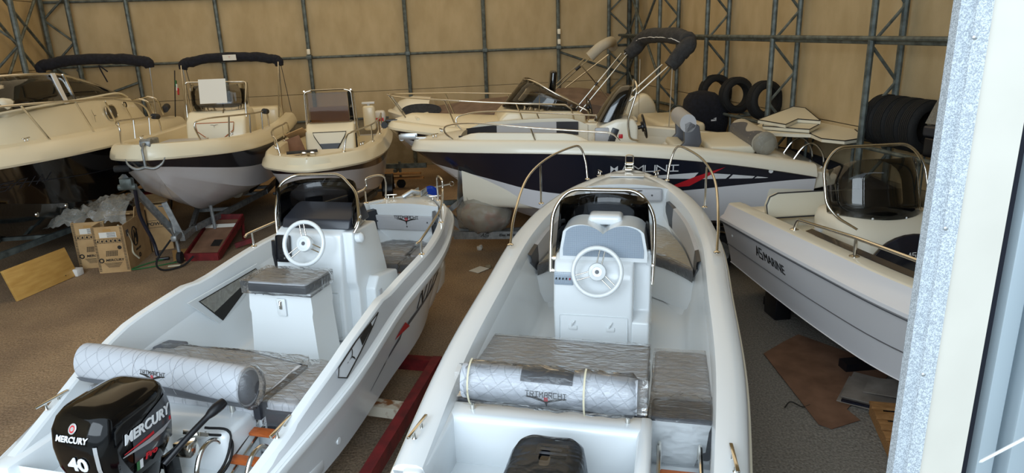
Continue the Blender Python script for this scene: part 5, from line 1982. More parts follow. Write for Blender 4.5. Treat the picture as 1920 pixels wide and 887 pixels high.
mid = [Vector(p).lerp(Vector(q), .42) + Vector((0, -.02, 0)) for p, q in zip(base, top)]
link('instrument_shroud', MB().grid([[Vector(p) + Vector((0, -.02, 0)) for p in base], mid]), M['blackplastic'], b4, 60)
link('windscreen_rail', MB().tube(cr_path(top, 4), .014, 8), M['steel'], b4, 60)
link('side_grab', MB().tube(cr_path([(-.60, 2.30, 2.04), (-.64, 2.15, 1.95), (-.62, 2.14, 1.80)], 4), .014, 8), M['steel'], b4, 60)
link('screen_strut', MB().tube([(-.58, 3.0, 1.98), (-.44, 2.95, 2.42)], .01, 6), M['steel'], b4)
wheel(b4, (-.25, 2.05, 1.98), .17, 78, 'blackplastic', 'steel', 'blackplastic', .014)
link('helm_seat', MB().box((-.2, 1.55, 1.55), (.55, .4, .5), bev=.06, seg=3), M['vinylcream'], b4)
link('helm_backrest', MB().box((-.2, 1.36, 1.95), (.5, .12, .45), (radians(8), 0, 0), .05, 3), M['vinylcream'], b4)
link('tall_seat', MB().box((.40, 2.62, 2.40), (.28, .12, .42), (radians(6), 0, 0), .05, 3), M['black'], b4)
link('stern_bench', MB().box((0, .5, 1.45), (1.7, .8, .5), bev=.08, seg=3), M['cream'], b4)
link('storage_box', MB().box((-.55, 2.05, 1.72), (.2, .2, .16), bev=.02), M['cream'], b4)
bm4 = bpy.data.objects.new('folded_sun_top', None)
COL.objects.link(bm4)
bm4.parent = b4
path = cr_path([(-1.04, .84, 2.68), (-1.05, .66, 2.90), (-1.0, .52, 3.06), (-.7, .60, 3.15), (0, .66, 3.17), (.7, .74, 3.15), (1.0, .80, 3.06), (1.05, .90, 2.92), (1.05, 1.06, 2.80)], 7)
path = [p + Vector((0, 0, .02 * noise.noise(Vector((i * .6, 3, 2))))) for i, p in enumerate(path)]
rr = [.135 * (.85 + .15 * min(1, min(i, len(path) - 1 - i) / 5)) * (1 + .10 * noise.noise(Vector((i * .5, 1.5, 9)))) for i in range(len(path))]
link('cloth_sleeve', MB().tube(path, rr, 12), M['darkcloth'], bm4, 70)
link('sleeve_piping', MB().tube([p + Vector((0, .13, -.03)) for p in path[6:-3]], .008, 6), M['inkwhite'], bm4)
for sg in (-1, 1):
    for dv in (-.07, .07):
        e_ = Vector((sg * 1.03, .90 + dv, 2.72)) if sg < 0 else Vector((sg * 1.03, 1.10 + dv, 2.84))
        f_ = Vector((sg * 1.0, 2.15 + dv, 1.66))
        link('leg', MB().tube([e_, f_], .014, 8), M['steel'], bm4)
        if dv > 0:
            link('leg_clip', MB().tube([e_.lerp(f_, .45), e_.lerp(f_, .50)], .022, 8), M['blackplastic'], bm4)
    link('strap', MB().tube([(sg * 1.04, .80, 2.72), (sg * 1.0, .82, 1.5)], .008, 5), M['greycloth'], bm4)
# far boat's grey folded top seen beyond it
om = outboard('outboard_motor', 'cream outboard motor tilted up at the stern of the covered boat', (3.05, 15.5, 1.50), radians(-88), radians(-38), 'cream', 'cream', .95, leg=True)
lm = MB().box((0, 0, 0), (.012, .16, .03))
link('red_mark', placed(MB().box((.172, .0, .13), (.008, .10, .09), bev=.003), Matrix.Identity(4)), M['ink'], om)

# ================================================================== boat 6: cream and navy boat with the black sun top
H2 = Hull((-5.686, 15.297), -186.64, 5.79, 1.10, (1.557, 1.578, 1.812), .50, [.93, .98, 1, .98, .90, .66], rake=1.15, dstem=.5, chz=.30)
b2 = H2.empty('centre_console_boat', 'cream boat with navy band, black folded sun top and bow anchor on a galvanised trailer')
H2.shell(M['lightgrey'], M['navy'], lambda t: .52)
P2_ = [(.03, -.02), (-.02, -.01), (-.03, .02), (-.01, .10), (.03, .18), (.07, .21), (.20, .22), (.23, .20), (.24, .0)]
H2.gunwale(M['cream'], P2_)
H2.liner(M['cream'], .05, .62, .24, .0, 1.0, .74)
H2.deck(M['cream'], .62, .225, .06, .03, 1.0)
u2 = -.22
c = slab([(2.25, 1.0), (2.28, 2.02), (2.40, 2.16), (2.95, 2.16), (3.12, 2.02), (3.25, 1.6), (3.28, 1.0)], u2 - .50, u2 + .50, .06)
link('console', c, M['cream'], b2, 40)
pp_ = [(-.32, .26), (.32, .26), (.30, .12), (.02, -.10), (-.02, -.10), (-.30, .12)]
cp = link('console_pad', placed(poly_cushion(pp_, 0, .03, .012), frame_mx((u2, 3.215, 1.72), (-1, 0, 0), (0, -.25, 1))), M['vinylcream'], b2, 50)
link('pad_piping', placed(MB().tube([(x, y, .026) for x, y in pp_], .008, 6, closed=True), frame_mx((u2, 3.215, 1.72), (-1, 0, 0), (0, -.25, 1))), M['wood'], cp)
link('emblem', placed(wing_emblem(.13), frame_mx((u2, 3.20, 1.93), (-1, 0, 0), (0, -.25, 1)) @ Matrix.Translation((0, 0, .035))), M['inkgrey'], cp, 0)
base = [(u2 - .47, 2.55, 2.17), (u2 - .44, 2.85, 2.17), (u2 - .25, 2.98, 2.17), (u2 + .25, 2.98, 2.17), (u2 + .44, 2.85, 2.17), (u2 + .47, 2.55, 2.17)]
top = [(x * 1.0, y - .10, 2.60) for x, y, z in base]
screen(b2, base, top, M['smoke_light'], n=3)
link('dash', MB().box((u2, 2.70, 2.20), (.84, .3, .10), bev=.03), M['vinylmid'], b2)
rail(b2, [(u2 - .50, 2.98, 2.04), (u2 - .50, 2.92, 2.30), (u2 - .52, 2.75, 2.63), (u2 + .52, 2.75, 2.66), (u2 + .50, 2.92, 2.30), (u2 + .50, 2.98, 2.04)], .015, name='windscreen_rail', rad=.06)
link('windscreen_rail', MB().tube([(u2 - .12, 3.0, 2.12), (u2 - .12, 2.78, 2.64)], .012, 8), M['steel'], b2)
link('instruction_sheet', MB().box((u2 + .02, 2.93, 2.50), (.46, .004, .42), (radians(12), 0, 0)), M['paper'], b2)
for sg in (-1, 1):
    q = lambda v, dz=0: Vector((sg * (H2.b(v / H2.L) - .14), v, H2.zs(v / H2.L) + .22 + dz))
    pts = [q(5.15), q(5.20, .22), q(5.05, .30), q(4.3, .32), q(3.4, .31), q(2.7, .30), q(2.45, .26), q(2.4)]
    link('bow_rail', MB().tube(cr_path(pts, 6), .014, 8), M['steel'], b2, 60)
    for v in (4.55, 3.7, 2.95):
        link('stanchion', MB().tube([q(v), q(v - .08, .315)], .013, 8), M['steel'], b2)
    cleat(b2, q(4.0) + Vector((-sg * .2, 0, 0)), 0, .16)
    # double legs
    link('rail_cover', MB().tube([q(2.66, .30), q(2.45, .28)], .05, 10), M['darkcloth'], b2, 60)
link('deck_hatch', MB().box((-.02, 4.25, 1.84), (.62, .5, .02), (radians(1.5), 0, 0), .008), M['vinylgrey'], b2)
for k in (-1, 1):
    link('deck_vent', MB().box((.45 * k, 4.3, 1.845), (.07, .035, .012), bev=.004), M['steel'], b2)
bimini(b2, .62, .95, 3.0, 2.8, ((.75, 1.80, .03), (1.15, 1.80, .10)), .095, 'blackcloth', .05, 'folded_sun_top', drop=.20)
for sg in (-1, 1):
    link('strap', MB().tube([(sg * .95, .5, 2.8), (sg * .97, .1, 1.8)], .007, 5), M['darkcloth'], b2)
link('top_label', MB().box((-.0, .735, 3.0), (.26, .012, .11), (radians(-8), 0, 0)), M['paper'], b2)
link('label_mark', placed(wing_emblem(.10), frame_mx((0, .744, 3.015), (-1, 0, 0), (0, -.1, 1))), M['redbright'], b2, 0)
link('stern_seat', MB().box((0, .45, 1.72), (1.6, .4, .5), bev=.08, seg=3), M['cream'], b2)
# anchor on the bow
an = thing('anchor', 'small galvanised anchor hanging on the bow roller of the cream and navy boat', 'anchor', H2.w(0, 5.78, 1.98), H2.yaw)
link('shank', MB().tube([(0, -.30, .05), (0, .02, .05), (0, .10, -.02), (0, .10, -.26)], .018, 8), M['zinc'], an, 50)
fl = MB()
for sg in (-1, 1):
    fl.tube(cr_path([(0, .10, -.26), (sg * .12, .10, -.28), (sg * .22, .08, -.22), (sg * .26, .05, -.14)], 5), [.022] * 8 + [.018, .018, .016, .014, .012, .010, .008, .006], 8)
link('flukes', fl, M['zinc'], an, 60)
link('roller_bracket', MB().box((0, 5.58, 2.02), (.14, .36, .10), bev=.02).tube([(-.07, 5.70, 2.03), (.07, 5.70, 2.03)], .06, 10), M['zinc'], b2, 50)

# ================================================================== boat 7: small cream boat with the bronze screen
H3 = Hull((-3.459, 14.908), -186.16, 5.03, .988, (1.298, 1.40, 1.518), .32, [.934, .98, 1, .98, .89, .68], rake=.8, dstem=.42, chz=.34)
b3 = H3.empty('centre_console_boat', 'small cream boat with a bronze screen and thin navy stripe, bow towards the viewer')
H3.shell(M['lightgrey'], M['navy'], lambda t: .70)
P3_ = [(.03, -.03), (-.03, -.03), (-.045, .0), (-.03, .04), (.0, .07), (.03, .15), (.07, .18), (.20, .19), (.23, .17), (.24, .0)]
H3.gunwale(M['cream'], P3_)
H3.liner(M['cream'], .05, .62, .24, .0, .80, .68)
H3.deck(M['cream'], .56, .225, .02, .03, .80)
u3 = .04
c = slab([(1.55, .80), (1.58, 1.72), (1.68, 1.82), (2.02, 1.82), (2.20, 1.70), (2.42, 1.1), (2.45, .80)], u3 - .44, u3 + .44, .05)
link('console', c, M['cream'], b3, 40)
pp_ = [(-.30, .16), (.30, .16), (.27, .08), (.08, -.24), (-.08, -.24), (-.27, .08)]
mxa = frame_mx((u3, 2.27, 1.52), (-1, 0, 0), (0, -.34, 1))
cp = link('console_pad', placed(poly_cushion(pp_, 0, .03, .012), mxa), M['vinylcream'], b3, 50)
link('pad_piping', placed(MB().tube([(x, y, .026) for x, y in pp_], .008, 6, closed=True), mxa), M['ink'], cp)
link('pad_point', placed(MB().prism([(-.185, -.05), (.185, -.05), (.08, -.235), (-.08, -.235)], .036, mxa), Matrix.Identity(4)), M['vinyldark'], cp, 0)
link('windscreen', MB().grid([[(u3 - .36, 2.02, 1.83), (u3 + .36, 2.02, 1.83)], [(u3 - .35, 1.98, 2.37), (u3 + .35, 1.98, 2.37)]]), M['smoke_brown'], b3, 0, solid=.006)
link('dash_board', MB().box((u3, 1.93, 1.97), (.70, .02, .28), bev=.01), M['cardin'], b3)
for sg in (-1, 1):
    link('side_screen', MB().grid([[(u3 + sg * .37, 2.02, 1.60), (u3 + sg * .44, 1.72, 1.56)], [(u3 + sg * .36, 1.98, 2.37), (u3 + sg * .42, 1.70, 2.37)]]), M['smoke_light'], b3, 0, solid=.005)
    rail(b3, [(u3 + sg * .45, 1.95, 1.50), (u3 + sg * .42, 1.94, 2.38), (u3 + sg * .30, 1.93, 2.41)], .014, name='windscreen_rail')
    rail(b3, [(u3 + sg * .47, 1.70, 1.50), (u3 + sg * .44, 1.70, 2.36), (u3 + sg * .42, 1.93, 2.40)], .014, name='windscreen_rail')
    link('side_handle', MB().tube([(u3 + sg * .445, 2.06, 1.62), (u3 + sg * .45, 2.10, 1.22)], .018, 8), M['ink'], b3)
    q = lambda v, dz=0: Vector((sg * (H3.b(v / H3.L) - .15), v, H3.zs(v / H3.L) + .19 + dz))
    pts = [q(4.50), q(4.42, .22), q(4.25, .27), q(3.3, .28), q(2.3, .28)] + ([q(1.9, .27), q(1.8, .02)] if sg > 0 else [q(1.4, .28), q(.8, .30), q(.66, .26)])
    link('bow_rail', MB().tube(cr_path(pts, 6), .014, 8), M['steel'], b3, 60)
    for v in ((3.3, 2.3) if sg > 0 else (3.2, 1.9, .9)):
        link('stanchion', MB().tube([q(v), q(v + .02, .28)], .013, 8), M['steel'], b3)
        flange(b3, q(v))
    flange(b3, q(4.5))
    cleat(b3, q(3.75) + Vector((-sg * .06, 0, 0)), radians(-sg * 30), .15)
link('windscreen_rail', MB().tube([(u3 - .32, 1.93, 2.41), (u3 + .32, 1.93, 2.41)], .014, 8), M['steel'], b3)
link('bow_fitting', MB().torus(.05, .012, 14, 6, Matrix.Translation((.06, 4.84, 1.70)) @ Matrix.Rotation(radians(70), 4, 'X')).torus(.05, .012, 14, 6, Matrix.Translation((-.06, 4.84, 1.70)) @ Matrix.Rotation(radians(70), 4, 'X')), M['steel'], b3)
link('helm_seat', MB().box((.1, 1.1, 1.62), (.5, .34, .6), bev=.05, seg=3), M['cream'], b3)
link('stern_post', MB().box((-.56, .62, 1.72), (.24, .22, .50), bev=.05, seg=3), M['cream'], b3)
link('stern_knob', MB().box((-.56, .62, 2.02), (.26, .12, .04), bev=.012).tube([(-.56, .62, 1.9), (-.56, .62, 2.0)], .03, 8), M['inkwhite'], b3)
for (x, y, z, dx, dy, dz, r1, r2) in ((.62, 2.2, 1.62, .30, .34, .02, .5, .35), (.60, 2.45, 1.40, .16, .32, .02, 1.3, .4), (.66, 2.0, 1.38, .10, .30, .02, 1.1, -.3)):
    pass
cbs = thing('loose_cardboard', 'torn brown cardboard pieces stuffed beside the console of the small cream boat', 'cardboard', H3.w(.62, 2.3, 1.0), H3.yaw)
for (c_, d_, r_) in (((.0, -.1, .66), (.34, .36, .012), (.5, .35, 0)), ((.0, .15, .40), (.30, .012, .5), (.3, .3, .2)), ((.06, -.1, .35), (.26, .012, .55), (-.2, .2, .5)), ((-.30, .35, .36), (.6, .3, .012), (.1, 0, .3)), ((0, 0, .05), (.3, .5, .1), (0, 0, .2))):
    link('cardboard_piece', MB().box(c_, d_, r_), M['cardbrown'] if d_[2] > .1 else M['card'], cbs, 0)
link('step_board', MB().box((.35, 3.4, 1.53), (.5, .16, .03), (0, 0, .2), .008), M['darkcloth'], b3)

# ================================================================== boat 8: navy cabin cruiser at the far left
H1 = Hull((-8.311, 15.284), -187.37, 7.35, 1.31, (1.516, 1.733, 1.873), .40, None, rake=1.2, dstem=.5)
b1 = H1.empty('cabin_cruiser', 'cream cabin cruiser with dark navy hull and a curved windscreen, far left')
H1.shell(M['black'], M['black'], lambda t: .5)
P1_ = [(.03, -.02), (-.03, -.01), (-.04, .02), (-.01, .12), (.05, .22), (.10, .25), (.30, .27), (.34, .24)]
H1.gunwale(M['cream'], P1_)
H1.deck(M['cream'], .10, .30, .25, .06, 1.0)
link('rub_line', MB().grid([[H1.P(t, -(H1.side(t, .55)[0] + .006), H1.side(t, .55)[1] + d) for d in (-.006, .006)] for t in TS[:-3]]), M['hullprint'], b1, 0)
rings = []
for v, hw, zt in ((1.25, .80, 2.10), (1.75, .88, 2.36), (3.0, .92, 2.46), (4.5, .90, 2.50), (5.8, .72, 2.48), (6.4, .40, 2.38), (6.7, .12, 2.2)):
    z0 = 1.85
    rings.append([(-hw - .10, v, z0), (-hw - .02, v, z0 + (zt - z0) * .55), (-hw + .06, v, zt - .03), (-hw + .18, v, zt), (0, v, zt + .04), (hw - .18, v, zt), (hw - .06, v, zt - .03), (hw + .02, v, z0 + (zt - z0) * .55), (hw + .10, v, z0)])
link('cabin', MB().grid(rings, closed_u=True).add(rings[0], [tuple(range(9))]).add(rings[-1], [tuple(range(9))]), M['cream'], b1, 50)
o = link('porthole', placed(MB().prism(superring(.19, .11, 0, 0, 0, 20, 3.5) and [(p[0], p[1]) for p in superring(.19, .11, 0, 0, 0, 20, 3.5)], .012), frame_mx((-.955, 3.05, 2.20), (0, -1, 0), (.16, 0, 1))), M['black'], b1, 0)
link('porthole_rim', placed(MB().tube([(p[0], p[1], .006) for p in superring(.2, .12, 0, 0, 0, 20, 3.5)], .012, 6, closed=True), frame_mx((-.955, 3.05, 2.20), (0, -1, 0), (.16, 0, 1))), M['steel'], o)
link('vent_ring', placed(MB().torus(.05, .012, 16, 6), frame_mx((-.94, 2.35, 2.27), (0, -1, 0), (.16, 0, 1))), M['ink'], b1)
link('cabin_emblem', placed(wing_emblem(.22), frame_mx((-.965, 3.75, 2.22), (0, -1, 0), (.16, 0, 1)) @ Matrix.Rotation(radians(90), 4, 'Z')), M['ink'], b1, 0)
base = [(-.70, 1.55, 2.33), (-.86, 2.4, 2.47), (-.86, 3.6, 2.49), (-.84, 4.8, 2.51), (-.70, 5.9, 2.50), (-.35, 6.45, 2.42), (0, 6.6, 2.36), (.4, 6.4, 2.44), (.75, 5.7, 2.5), (.86, 4.4, 2.5), (.86, 3, 2.49)]
top = [(-.66, 1.60, 2.36), (-.76, 2.9, 2.66), (-.74, 4.0, 2.90), (-.70, 4.7, 2.96), (-.58, 5.4, 2.98), (-.3, 5.8, 2.98), (0, 5.9, 2.98), (.34, 5.75, 2.98), (.6, 5.2, 2.98), (.72, 4.0, 2.92), (.74, 2.9, 2.7)]
screen(b1, base, top, M['smoke_light'], n=3)
link('windscreen_rail', MB().tube(cr_path(top, 4), .02, 8), M['steel'], b1, 60)
link('windscreen_sill', MB().tube([p + Vector((0, 0, .01)) for p in cr_path(base, 4)], .018, 8), M['vinylcream'], b1, 60)
for p, q in ((3, 3),):
    link('screen_pillar', MB().box((-.80, 4.35, 2.72), (.02, .12, .48), (0, radians(14), 0)), M['inkwhite'], b1)
    link('screen_pillar', MB().box((-.81, 4.05, 2.71), (.02, .05, .44), (0, radians(14), 0)), M['steel'], b1)
for c_, d_ in (((-.35, 5.35, 2.56), (.75, .9, .30)), ((.35, 5.4, 2.56), (.7, .8, .28)), ((-.4, 4.3, 2.54), (.8, .9, .26))):
    link('seat_mound', MB().box(c_, d_, bev=.11, seg=4), M['vinylcream'], b1)
# side rail with long stanchions
pts = []
for v, dz in ((7.0, .50), (6.3, .52), (5.4, .52), (4.5, .50), (3.6, .48), (2.9, .42), (2.3, .36), (1.95, .22)):
    t = v / H1.L
    pts.append(Vector((-(H1.b(t) - .14), v, H1.zs(t) + .26 + dz)))
e_ = pts[-1]
link('side_rail', MB().tube(cr_path(pts + [Vector((e_.x, 1.85, e_.z - .20))], 5), .017, 8), M['steel'], b1, 60)
for v, dz in ((6.55, .50), (5.35, .50), (4.25, .48), (3.35, .44), (2.65, .38)):
    t, t2 = v / H1.L, (v + .38) / H1.L
    link('stanchion', MB().tube([(-(H1.b(t) - .16), v, H1.zs(t) + .25), (-(H1.b(t2) - .14), v + .38, H1.zs(t2) + .26 + dz + .01)], .016, 8), M['steel'], b1)
for k in range(2):
    link('stern_rail', MB().tube(cr_path([(-1.12, 1.0 + .5 * k, 1.92), (-1.10, 1.1 + .5 * k, 2.2), (-.95, 1.15 + .5 * k, 2.30), (-.7, 1.1 + .4 * k, 2.25)], 5), .018, 8), M['steel'], b1)
mt = MB().grid([[(-(H1.b(v / H1.L) - .36) + du, v, H1.zs(v / H1.L) + .288) for du in (0, .25)] for v in [3.9 + .3 * i for i in range(10)]])
link('side_deck_mat', mt, M['cardbrown'], b1, 0, solid=.01)
cleat(b1, (-.95, 5.9, 2.12), 0, .18)
bimini(b1, 1.0, 1.02, 3.06, 2.9, ((1.0, 1.85, .0),), .105, 'blackcloth', .0, 'folded_sun_top', drop=.20)
for i, (x, y) in enumerate(((-.12, 1.12),)):
    link('hanging_tie', MB().tube(cr_path([(x, y, 2.95), (x - .02, y, 2.85), (x - .10, y, 2.62)], 4), .014, 6), M['blackcloth'], b1)
    link('hanging_tie', MB().tube([(x, y, 2.95), (x - .14, y, 2.82)], .014, 6), M['blackcloth'], b1)
link('stern_pad', MB().tube([(-1.15, .95, 2.02), (-1.0, .35, 2.02)], .07, 10), M['darkcloth'], b1)
fl = link('flag_pole', MB().tube([(-1.15, .4, 1.8), (-1.2, .1, 2.75)], .012, 6), M['ink'], b1)
for k, m in enumerate(('green', 'inkwhite', 'redbright')):
    link('flag_stripe', MB().box((-1.22 - .02 * k, .22 + .03 * k, 2.48 - .08 * k), (.02, .06, .14), (.35, 0, 0)), M[m], fl)
for y, z in ((5.6, .75), (5.1, .74)):
    link('hull_fitting', placed(MB().lathe([(.04, 0), (.036, .014), (0, .016)], 14), Matrix.Translation(H1.surf(y, 1.02, -1, 0)) @ Matrix.Rotation(radians(-90), 4, 'Y')), M['steel'], b1)
link('lettering', H1.conform(strokes_mb('SAiN', .12, .14, .04, .016, .001, .25), 5.9, 1.55, -1), M['hullprint'], b1, 0)

# ================================================================== boat 9: covered boat against the back wall
b9 = thing('covered_boat', 'boat under a taupe tarpaulin against the back wall with its white bow showing', 'boat', (-.25, 15.9, 0), radians(-88))
hb = []
for v, hw, z0, z1 in ((-3.05, .9, .5, 1.40), (0, 1.0, .45, 1.5), (1.5, .85, .55, 1.55), (2.1, .55, .8, 1.62), (2.45, .12, 1.2, 1.66)):
    hb.append([(0, v, z0), (-hw * .8, v, z0 + .3), (-hw, v, z1), (-hw * .85, v, z1 + .04), (hw * .85, v, z1 + .04), (hw, v, z1), (hw * .8, v, z0 + .3)])
link('hull', MB().loft(hb), M['offwhite'], b9, 40)
tp = []
for i in range(25):
    v = -2.7 + 4.7 * i / 24
    k = i / 24
    hw = 1.06 * min(1, (1.15 - k) * 2.6)
    zt = 1.66 + .26 * sin(min(1, max(0, (1 - k))) * pi * .75) + (.14 if k < .45 else 0) * sin(pi * k / .45)
    row = []
    for j in range(13):
        a = -1 + 2 * j / 12
        z = zt - .22 * abs(a) ** 2 + .02 * noise.noise(Vector((v * 3, a * 3, 0)))
        row.append((hw * a, v, z))
    row = [(row[0][0] * 1.03, v, row[0][2] - .35 + .03 * noise.noise(Vector((v * 6, 0, 4))))] + row + [(row[-1][0] * 1.03, v, row[-1][2] - .35)]
    tp.append(row)
link('tarpaulin', MB().grid(tp), M['tarp'], b9, 60)
cs = MB().loft([[( hw * cos(2 * pi * j / 20), 1.72 + vv * .5, 1.55 + h * max(0, sin(2 * pi * j / 20))) for j in range(20)] for vv, hw, h in ((-.5, .60, .40), (.3, .52, .44), (.95, .30, .34), (1.3, .08, .15))])
link('bow_moulding', cs, M['offwhite'], b9, 60)
link('dark_canvas', placed(MB().prism([(p[0], p[1]) for p in superring(.44, .14, 0, 0, 0, 24, 2.2)], .02), frame_mx((-.56, 1.62, 1.72), (0, -1, .0), (.25, 0, 1))), M['darkcloth'], b9, 0)
o = bpy.data.objects.new('folded_sun_top', None)
COL.objects.link(o)
o.parent = b9
o['label'] = 'pale grey folded sun top'
path = cr_path([(-.72, -2.05, 2.74), (-.72, -2.25, 2.92), (-.55, -2.42, 3.0), (.0, -2.55, 3.02), (.5, -2.65, 3.0), (.70, -2.70, 2.88)], 6)
link('cloth_sleeve', MB().tube(path, .11, 12), M['greycloth'], o, 70)
for sg, v0, v1 in ((-1, -2.05, -.85), (-1, -1.95, -.75), (1, -2.6, -1.2)):
    link('leg', MB().tube([(sg * .72, v0, 2.72), (sg * .8, v1, 1.7)], .016, 8), M['steel'], o)
link('cross_strut', MB().tube([(-.74, -1.85, 2.6), (-.8, -2.5, 1.8)], .014, 8), M['steel'], o)
link('leg_clip', MB().tube([(-.735, -1.85, 2.56), (-.745, -1.75, 2.48)], .03, 8), M['blackplastic'], o)

# ================================================================== trailers and cradles


def beam(a, b, w=.06, h=.09, mb=None, lift=0.0):
    mb = mb or MB()
    a, b = Vector(a), Vector(b)
    d = b - a
    L = d.length
    rot = d.to_track_quat('Y', 'Z').to_matrix().to_4x4()
    mb.box((0, 0, 0), (w, L, h), mx=Matrix.Translation((a + b) / 2) @ rot)
    return mb


def road_wheel(parent, p, r=.26, w=.15, fender='blackplastic'):
    mx = Matrix.Translation(p) @ Matrix.Rotation(radians(90), 4, 'Y')
    link('wheel_tyre', MB().lathe([(r * .6, -w * .45), (r * .92, -w * .5), (r, -w * .3), (r, w * .3), (r * .92, w * .5), (r * .6, w * .45)], 24, mx, cap=False), M['rubber'], parent, 50)
    link('wheel_rim', MB().lathe([(0, -w * .2), (r * .35, -w * .25), (r * .62, -w * .46), (r * .62, w * .46), (r * .35, w * .25), (0, w * .2)], 20, mx), M['zinc'], parent, 40)
    if fender:
        rows = []
        for i in range(11):
            a = radians(-10 + 200 * i / 10)
            rows.append([(p[0] + x, p[1] + (r + .07) * cos(a), p[2] + (r + .07) * sin(a)) for x in (-w * .75, -w * .6, w * .6, w * .75)])
        link('mudguard', MB().grid(rows), M[fender], parent, 60, solid=.012)


def trailer(label, H, zb=.42, tongue=None, mat_='zinc', wheels=((.85, 1.3),), rails=.62, post=True, length=None, fender='blackplastic', vt=None):
    """V-framed boat trailer in the boat's own axes"""
    t = thing('boat_trailer', label, 'trailer', H.pos, H.yaw)
    vt = vt or H.L * .86
    for sg in (-1, 1):
        link('side_beam', beam((sg * .03, vt, zb), (sg * rails, vt - 2.6, zb)), M[mat_], t, 0)
        link('side_beam', beam((sg * rails, vt - 2.55, zb), (sg * rails, -.2, zb)), M[mat_], t, 0)
        link('keel_support', beam((sg * .32, 1.9, zb + .02), (sg * .32, .1, zb + .02), .05, .06), M['rubber'], t, 0)
    for v in (0.0, 1.3, vt - 2.6, vt - 1.4):
        w = rails if v <= vt - 2.6 else rails * (vt - v) / 2.6
        link('cross_member', beam((-w, v, zb - .03), (w, v, zb - .03), .06, .06), M[mat_], t, 0)
    for u, v in wheels:
        for sg in (-1, 1):
            road_wheel(t, (sg * u, v, .26), fender=fender)
            link('axle_stub', MB().tube([(sg * rails, v, .26), (sg * u, v, .26)], .03, 8), M[mat_], t)
    link('tongue', beam((0, vt - .1, zb), (0, vt + .55, zb), .08, .09), M[mat_], t, 0)
    return t


# trailer of the cream and navy boat, seen from its tongue
t2 = trailer('galvanised trailer with winch post and jockey wheel under the cream and navy boat', H2, .44, vt=4.45)
link('winch_post', beam((.18, 4.75, .46), (.55, 5.35, 1.52), .07, .09), M['zinc'], t2, 0)
link('winch_post', beam((.02, 4.95, .46), (.17, 5.0, 1.02), .07, .08), M['zinc'], t2, 0)
link('winch', MB().box((.50, 5.35, 1.42), (.17, .12, .14), bev=.02).tube([(.38, 5.36, 1.36), (.62, 5.36, 1.36)], .045, 12), M['truss'], t2)
link('bow_stop', MB().tube([(.44, 5.28, 1.62), (.66, 5.28, 1.62)], .05, 10), M['rubber'], t2)
link('jockey_tube', MB().tube([(.12, 4.90, .18), (.16, 4.84, .86)], .03, 10), M['zinc'], t2)
link('jockey_handle', MB().tube(fillet([(.16, 4.84, .86), (.16, 4.86, .93), (.32, 4.84, .93)], .03), .012, 6), M['zinc'], t2)
link('jockey_wheel', MB().lathe([(.03, -.03), (.09, -.03), (.10, 0), (.09, .03), (.03, .03)], 18, Matrix.Translation((.12, 4.90, .105)) @ Matrix.Rotation(radians(90), 4, 'Y')), M['rubber'], t2)
link('clamp', MB().box((.10, 4.84, .46), (.16, .09, .12), bev=.015), M['zinc'], t2)
link('coupling', MB().box((.04, 5.12, .50), (.09, .26, .09), bev=.02).tube(fillet([(.04, 5.2, .54), (.05, 5.26, .68), (.10, 5.22, .66)], .03), .015, 6), M['zinc'], t2)
link('support_leg', MB().tube([(-.22, 4.05, .12), (-.20, 4.05, .72)], .03, 8), M['zinc'], t2)
link('brake_hose', MB().tube(cr_path([(.14, 5.1, .45), (.30, 5.35, .2), (.25, 5.30, .04), (.02, 5.1, .03), (-.1, 4.95, .12)], 6), .016, 6), M['rubber'], t2, 60)
link('tie_strap', MB().tube(cr_path([(.42, 5.32, 1.3), (.45, 5.25, .9), (.36, 5.2, .5), (.32, 5.22, .25)], 6), .03, 6), M['navy'], t2, 60)
link('spare_cushion', MB().lathe([(0, -.45), (.12, -.42), (.16, 0), (.12, .42), (0, .45)], 14, Matrix.Translation((-.25, 2.2, .62)) @ Matrix.Rotation(radians(90), 4, 'X')), M['greycloth'], t2, 60)

t3 = trailer('trailer with black mudguards and a blue winch under the small bronze-screened boat', H3, .36, wheels=((.84, .95),), vt=4.2)
link('winch', MB().box((0, 4.86, .86), (.24, .12, .14), bev=.02), M['blue'], t3)
link('winch_post', beam((0, 4.7, .36), (0, 4.78, .98), .06, .08), M['zinc'], t3, 0)
link('bow_stop', MB().tube([(-.12, 4.80, 1.03), (.12, 4.80, 1.03)], .045, 10), M['rubber'], t3)
link('round_decal', MB().torus(.03, .009, 16, 6, Matrix.Translation((-.965, .72, .30)) @ Matrix.Rotation(radians(90), 4, 'Y')), M['inkwhite'], t3)

t1 = trailer('dark steel trailer with a rusty red mudguard under the navy cabin cruiser', H1, .46, 'x', 'truss', wheels=((1.05, 1.6), (1.05, 2.3)), rails=.8, vt=6.0, fender='red')
link('tail_sign', beam((-1.12, 4.75, .62), (-1.16, 4.25, .58), .02, .10), M['red'], t1, 0)
link('sign_end', beam((-1.12, 4.92, .63), (-1.12, 4.76, .625), .022, .10), M['inkwhite'], t1, 0)
tag(link('mooring_rope', MB().tube(cr_path([(-9.2, 10.7, 1.30), (-8.26, 10.75, 1.02), (-7.62, 10.85, .84), (-7.0, 10.8, .60)], 6), .016, 6), M['greycloth'], None, 60), 'slack pale rope hanging along the dark hull of the far left cruiser', 'rope')

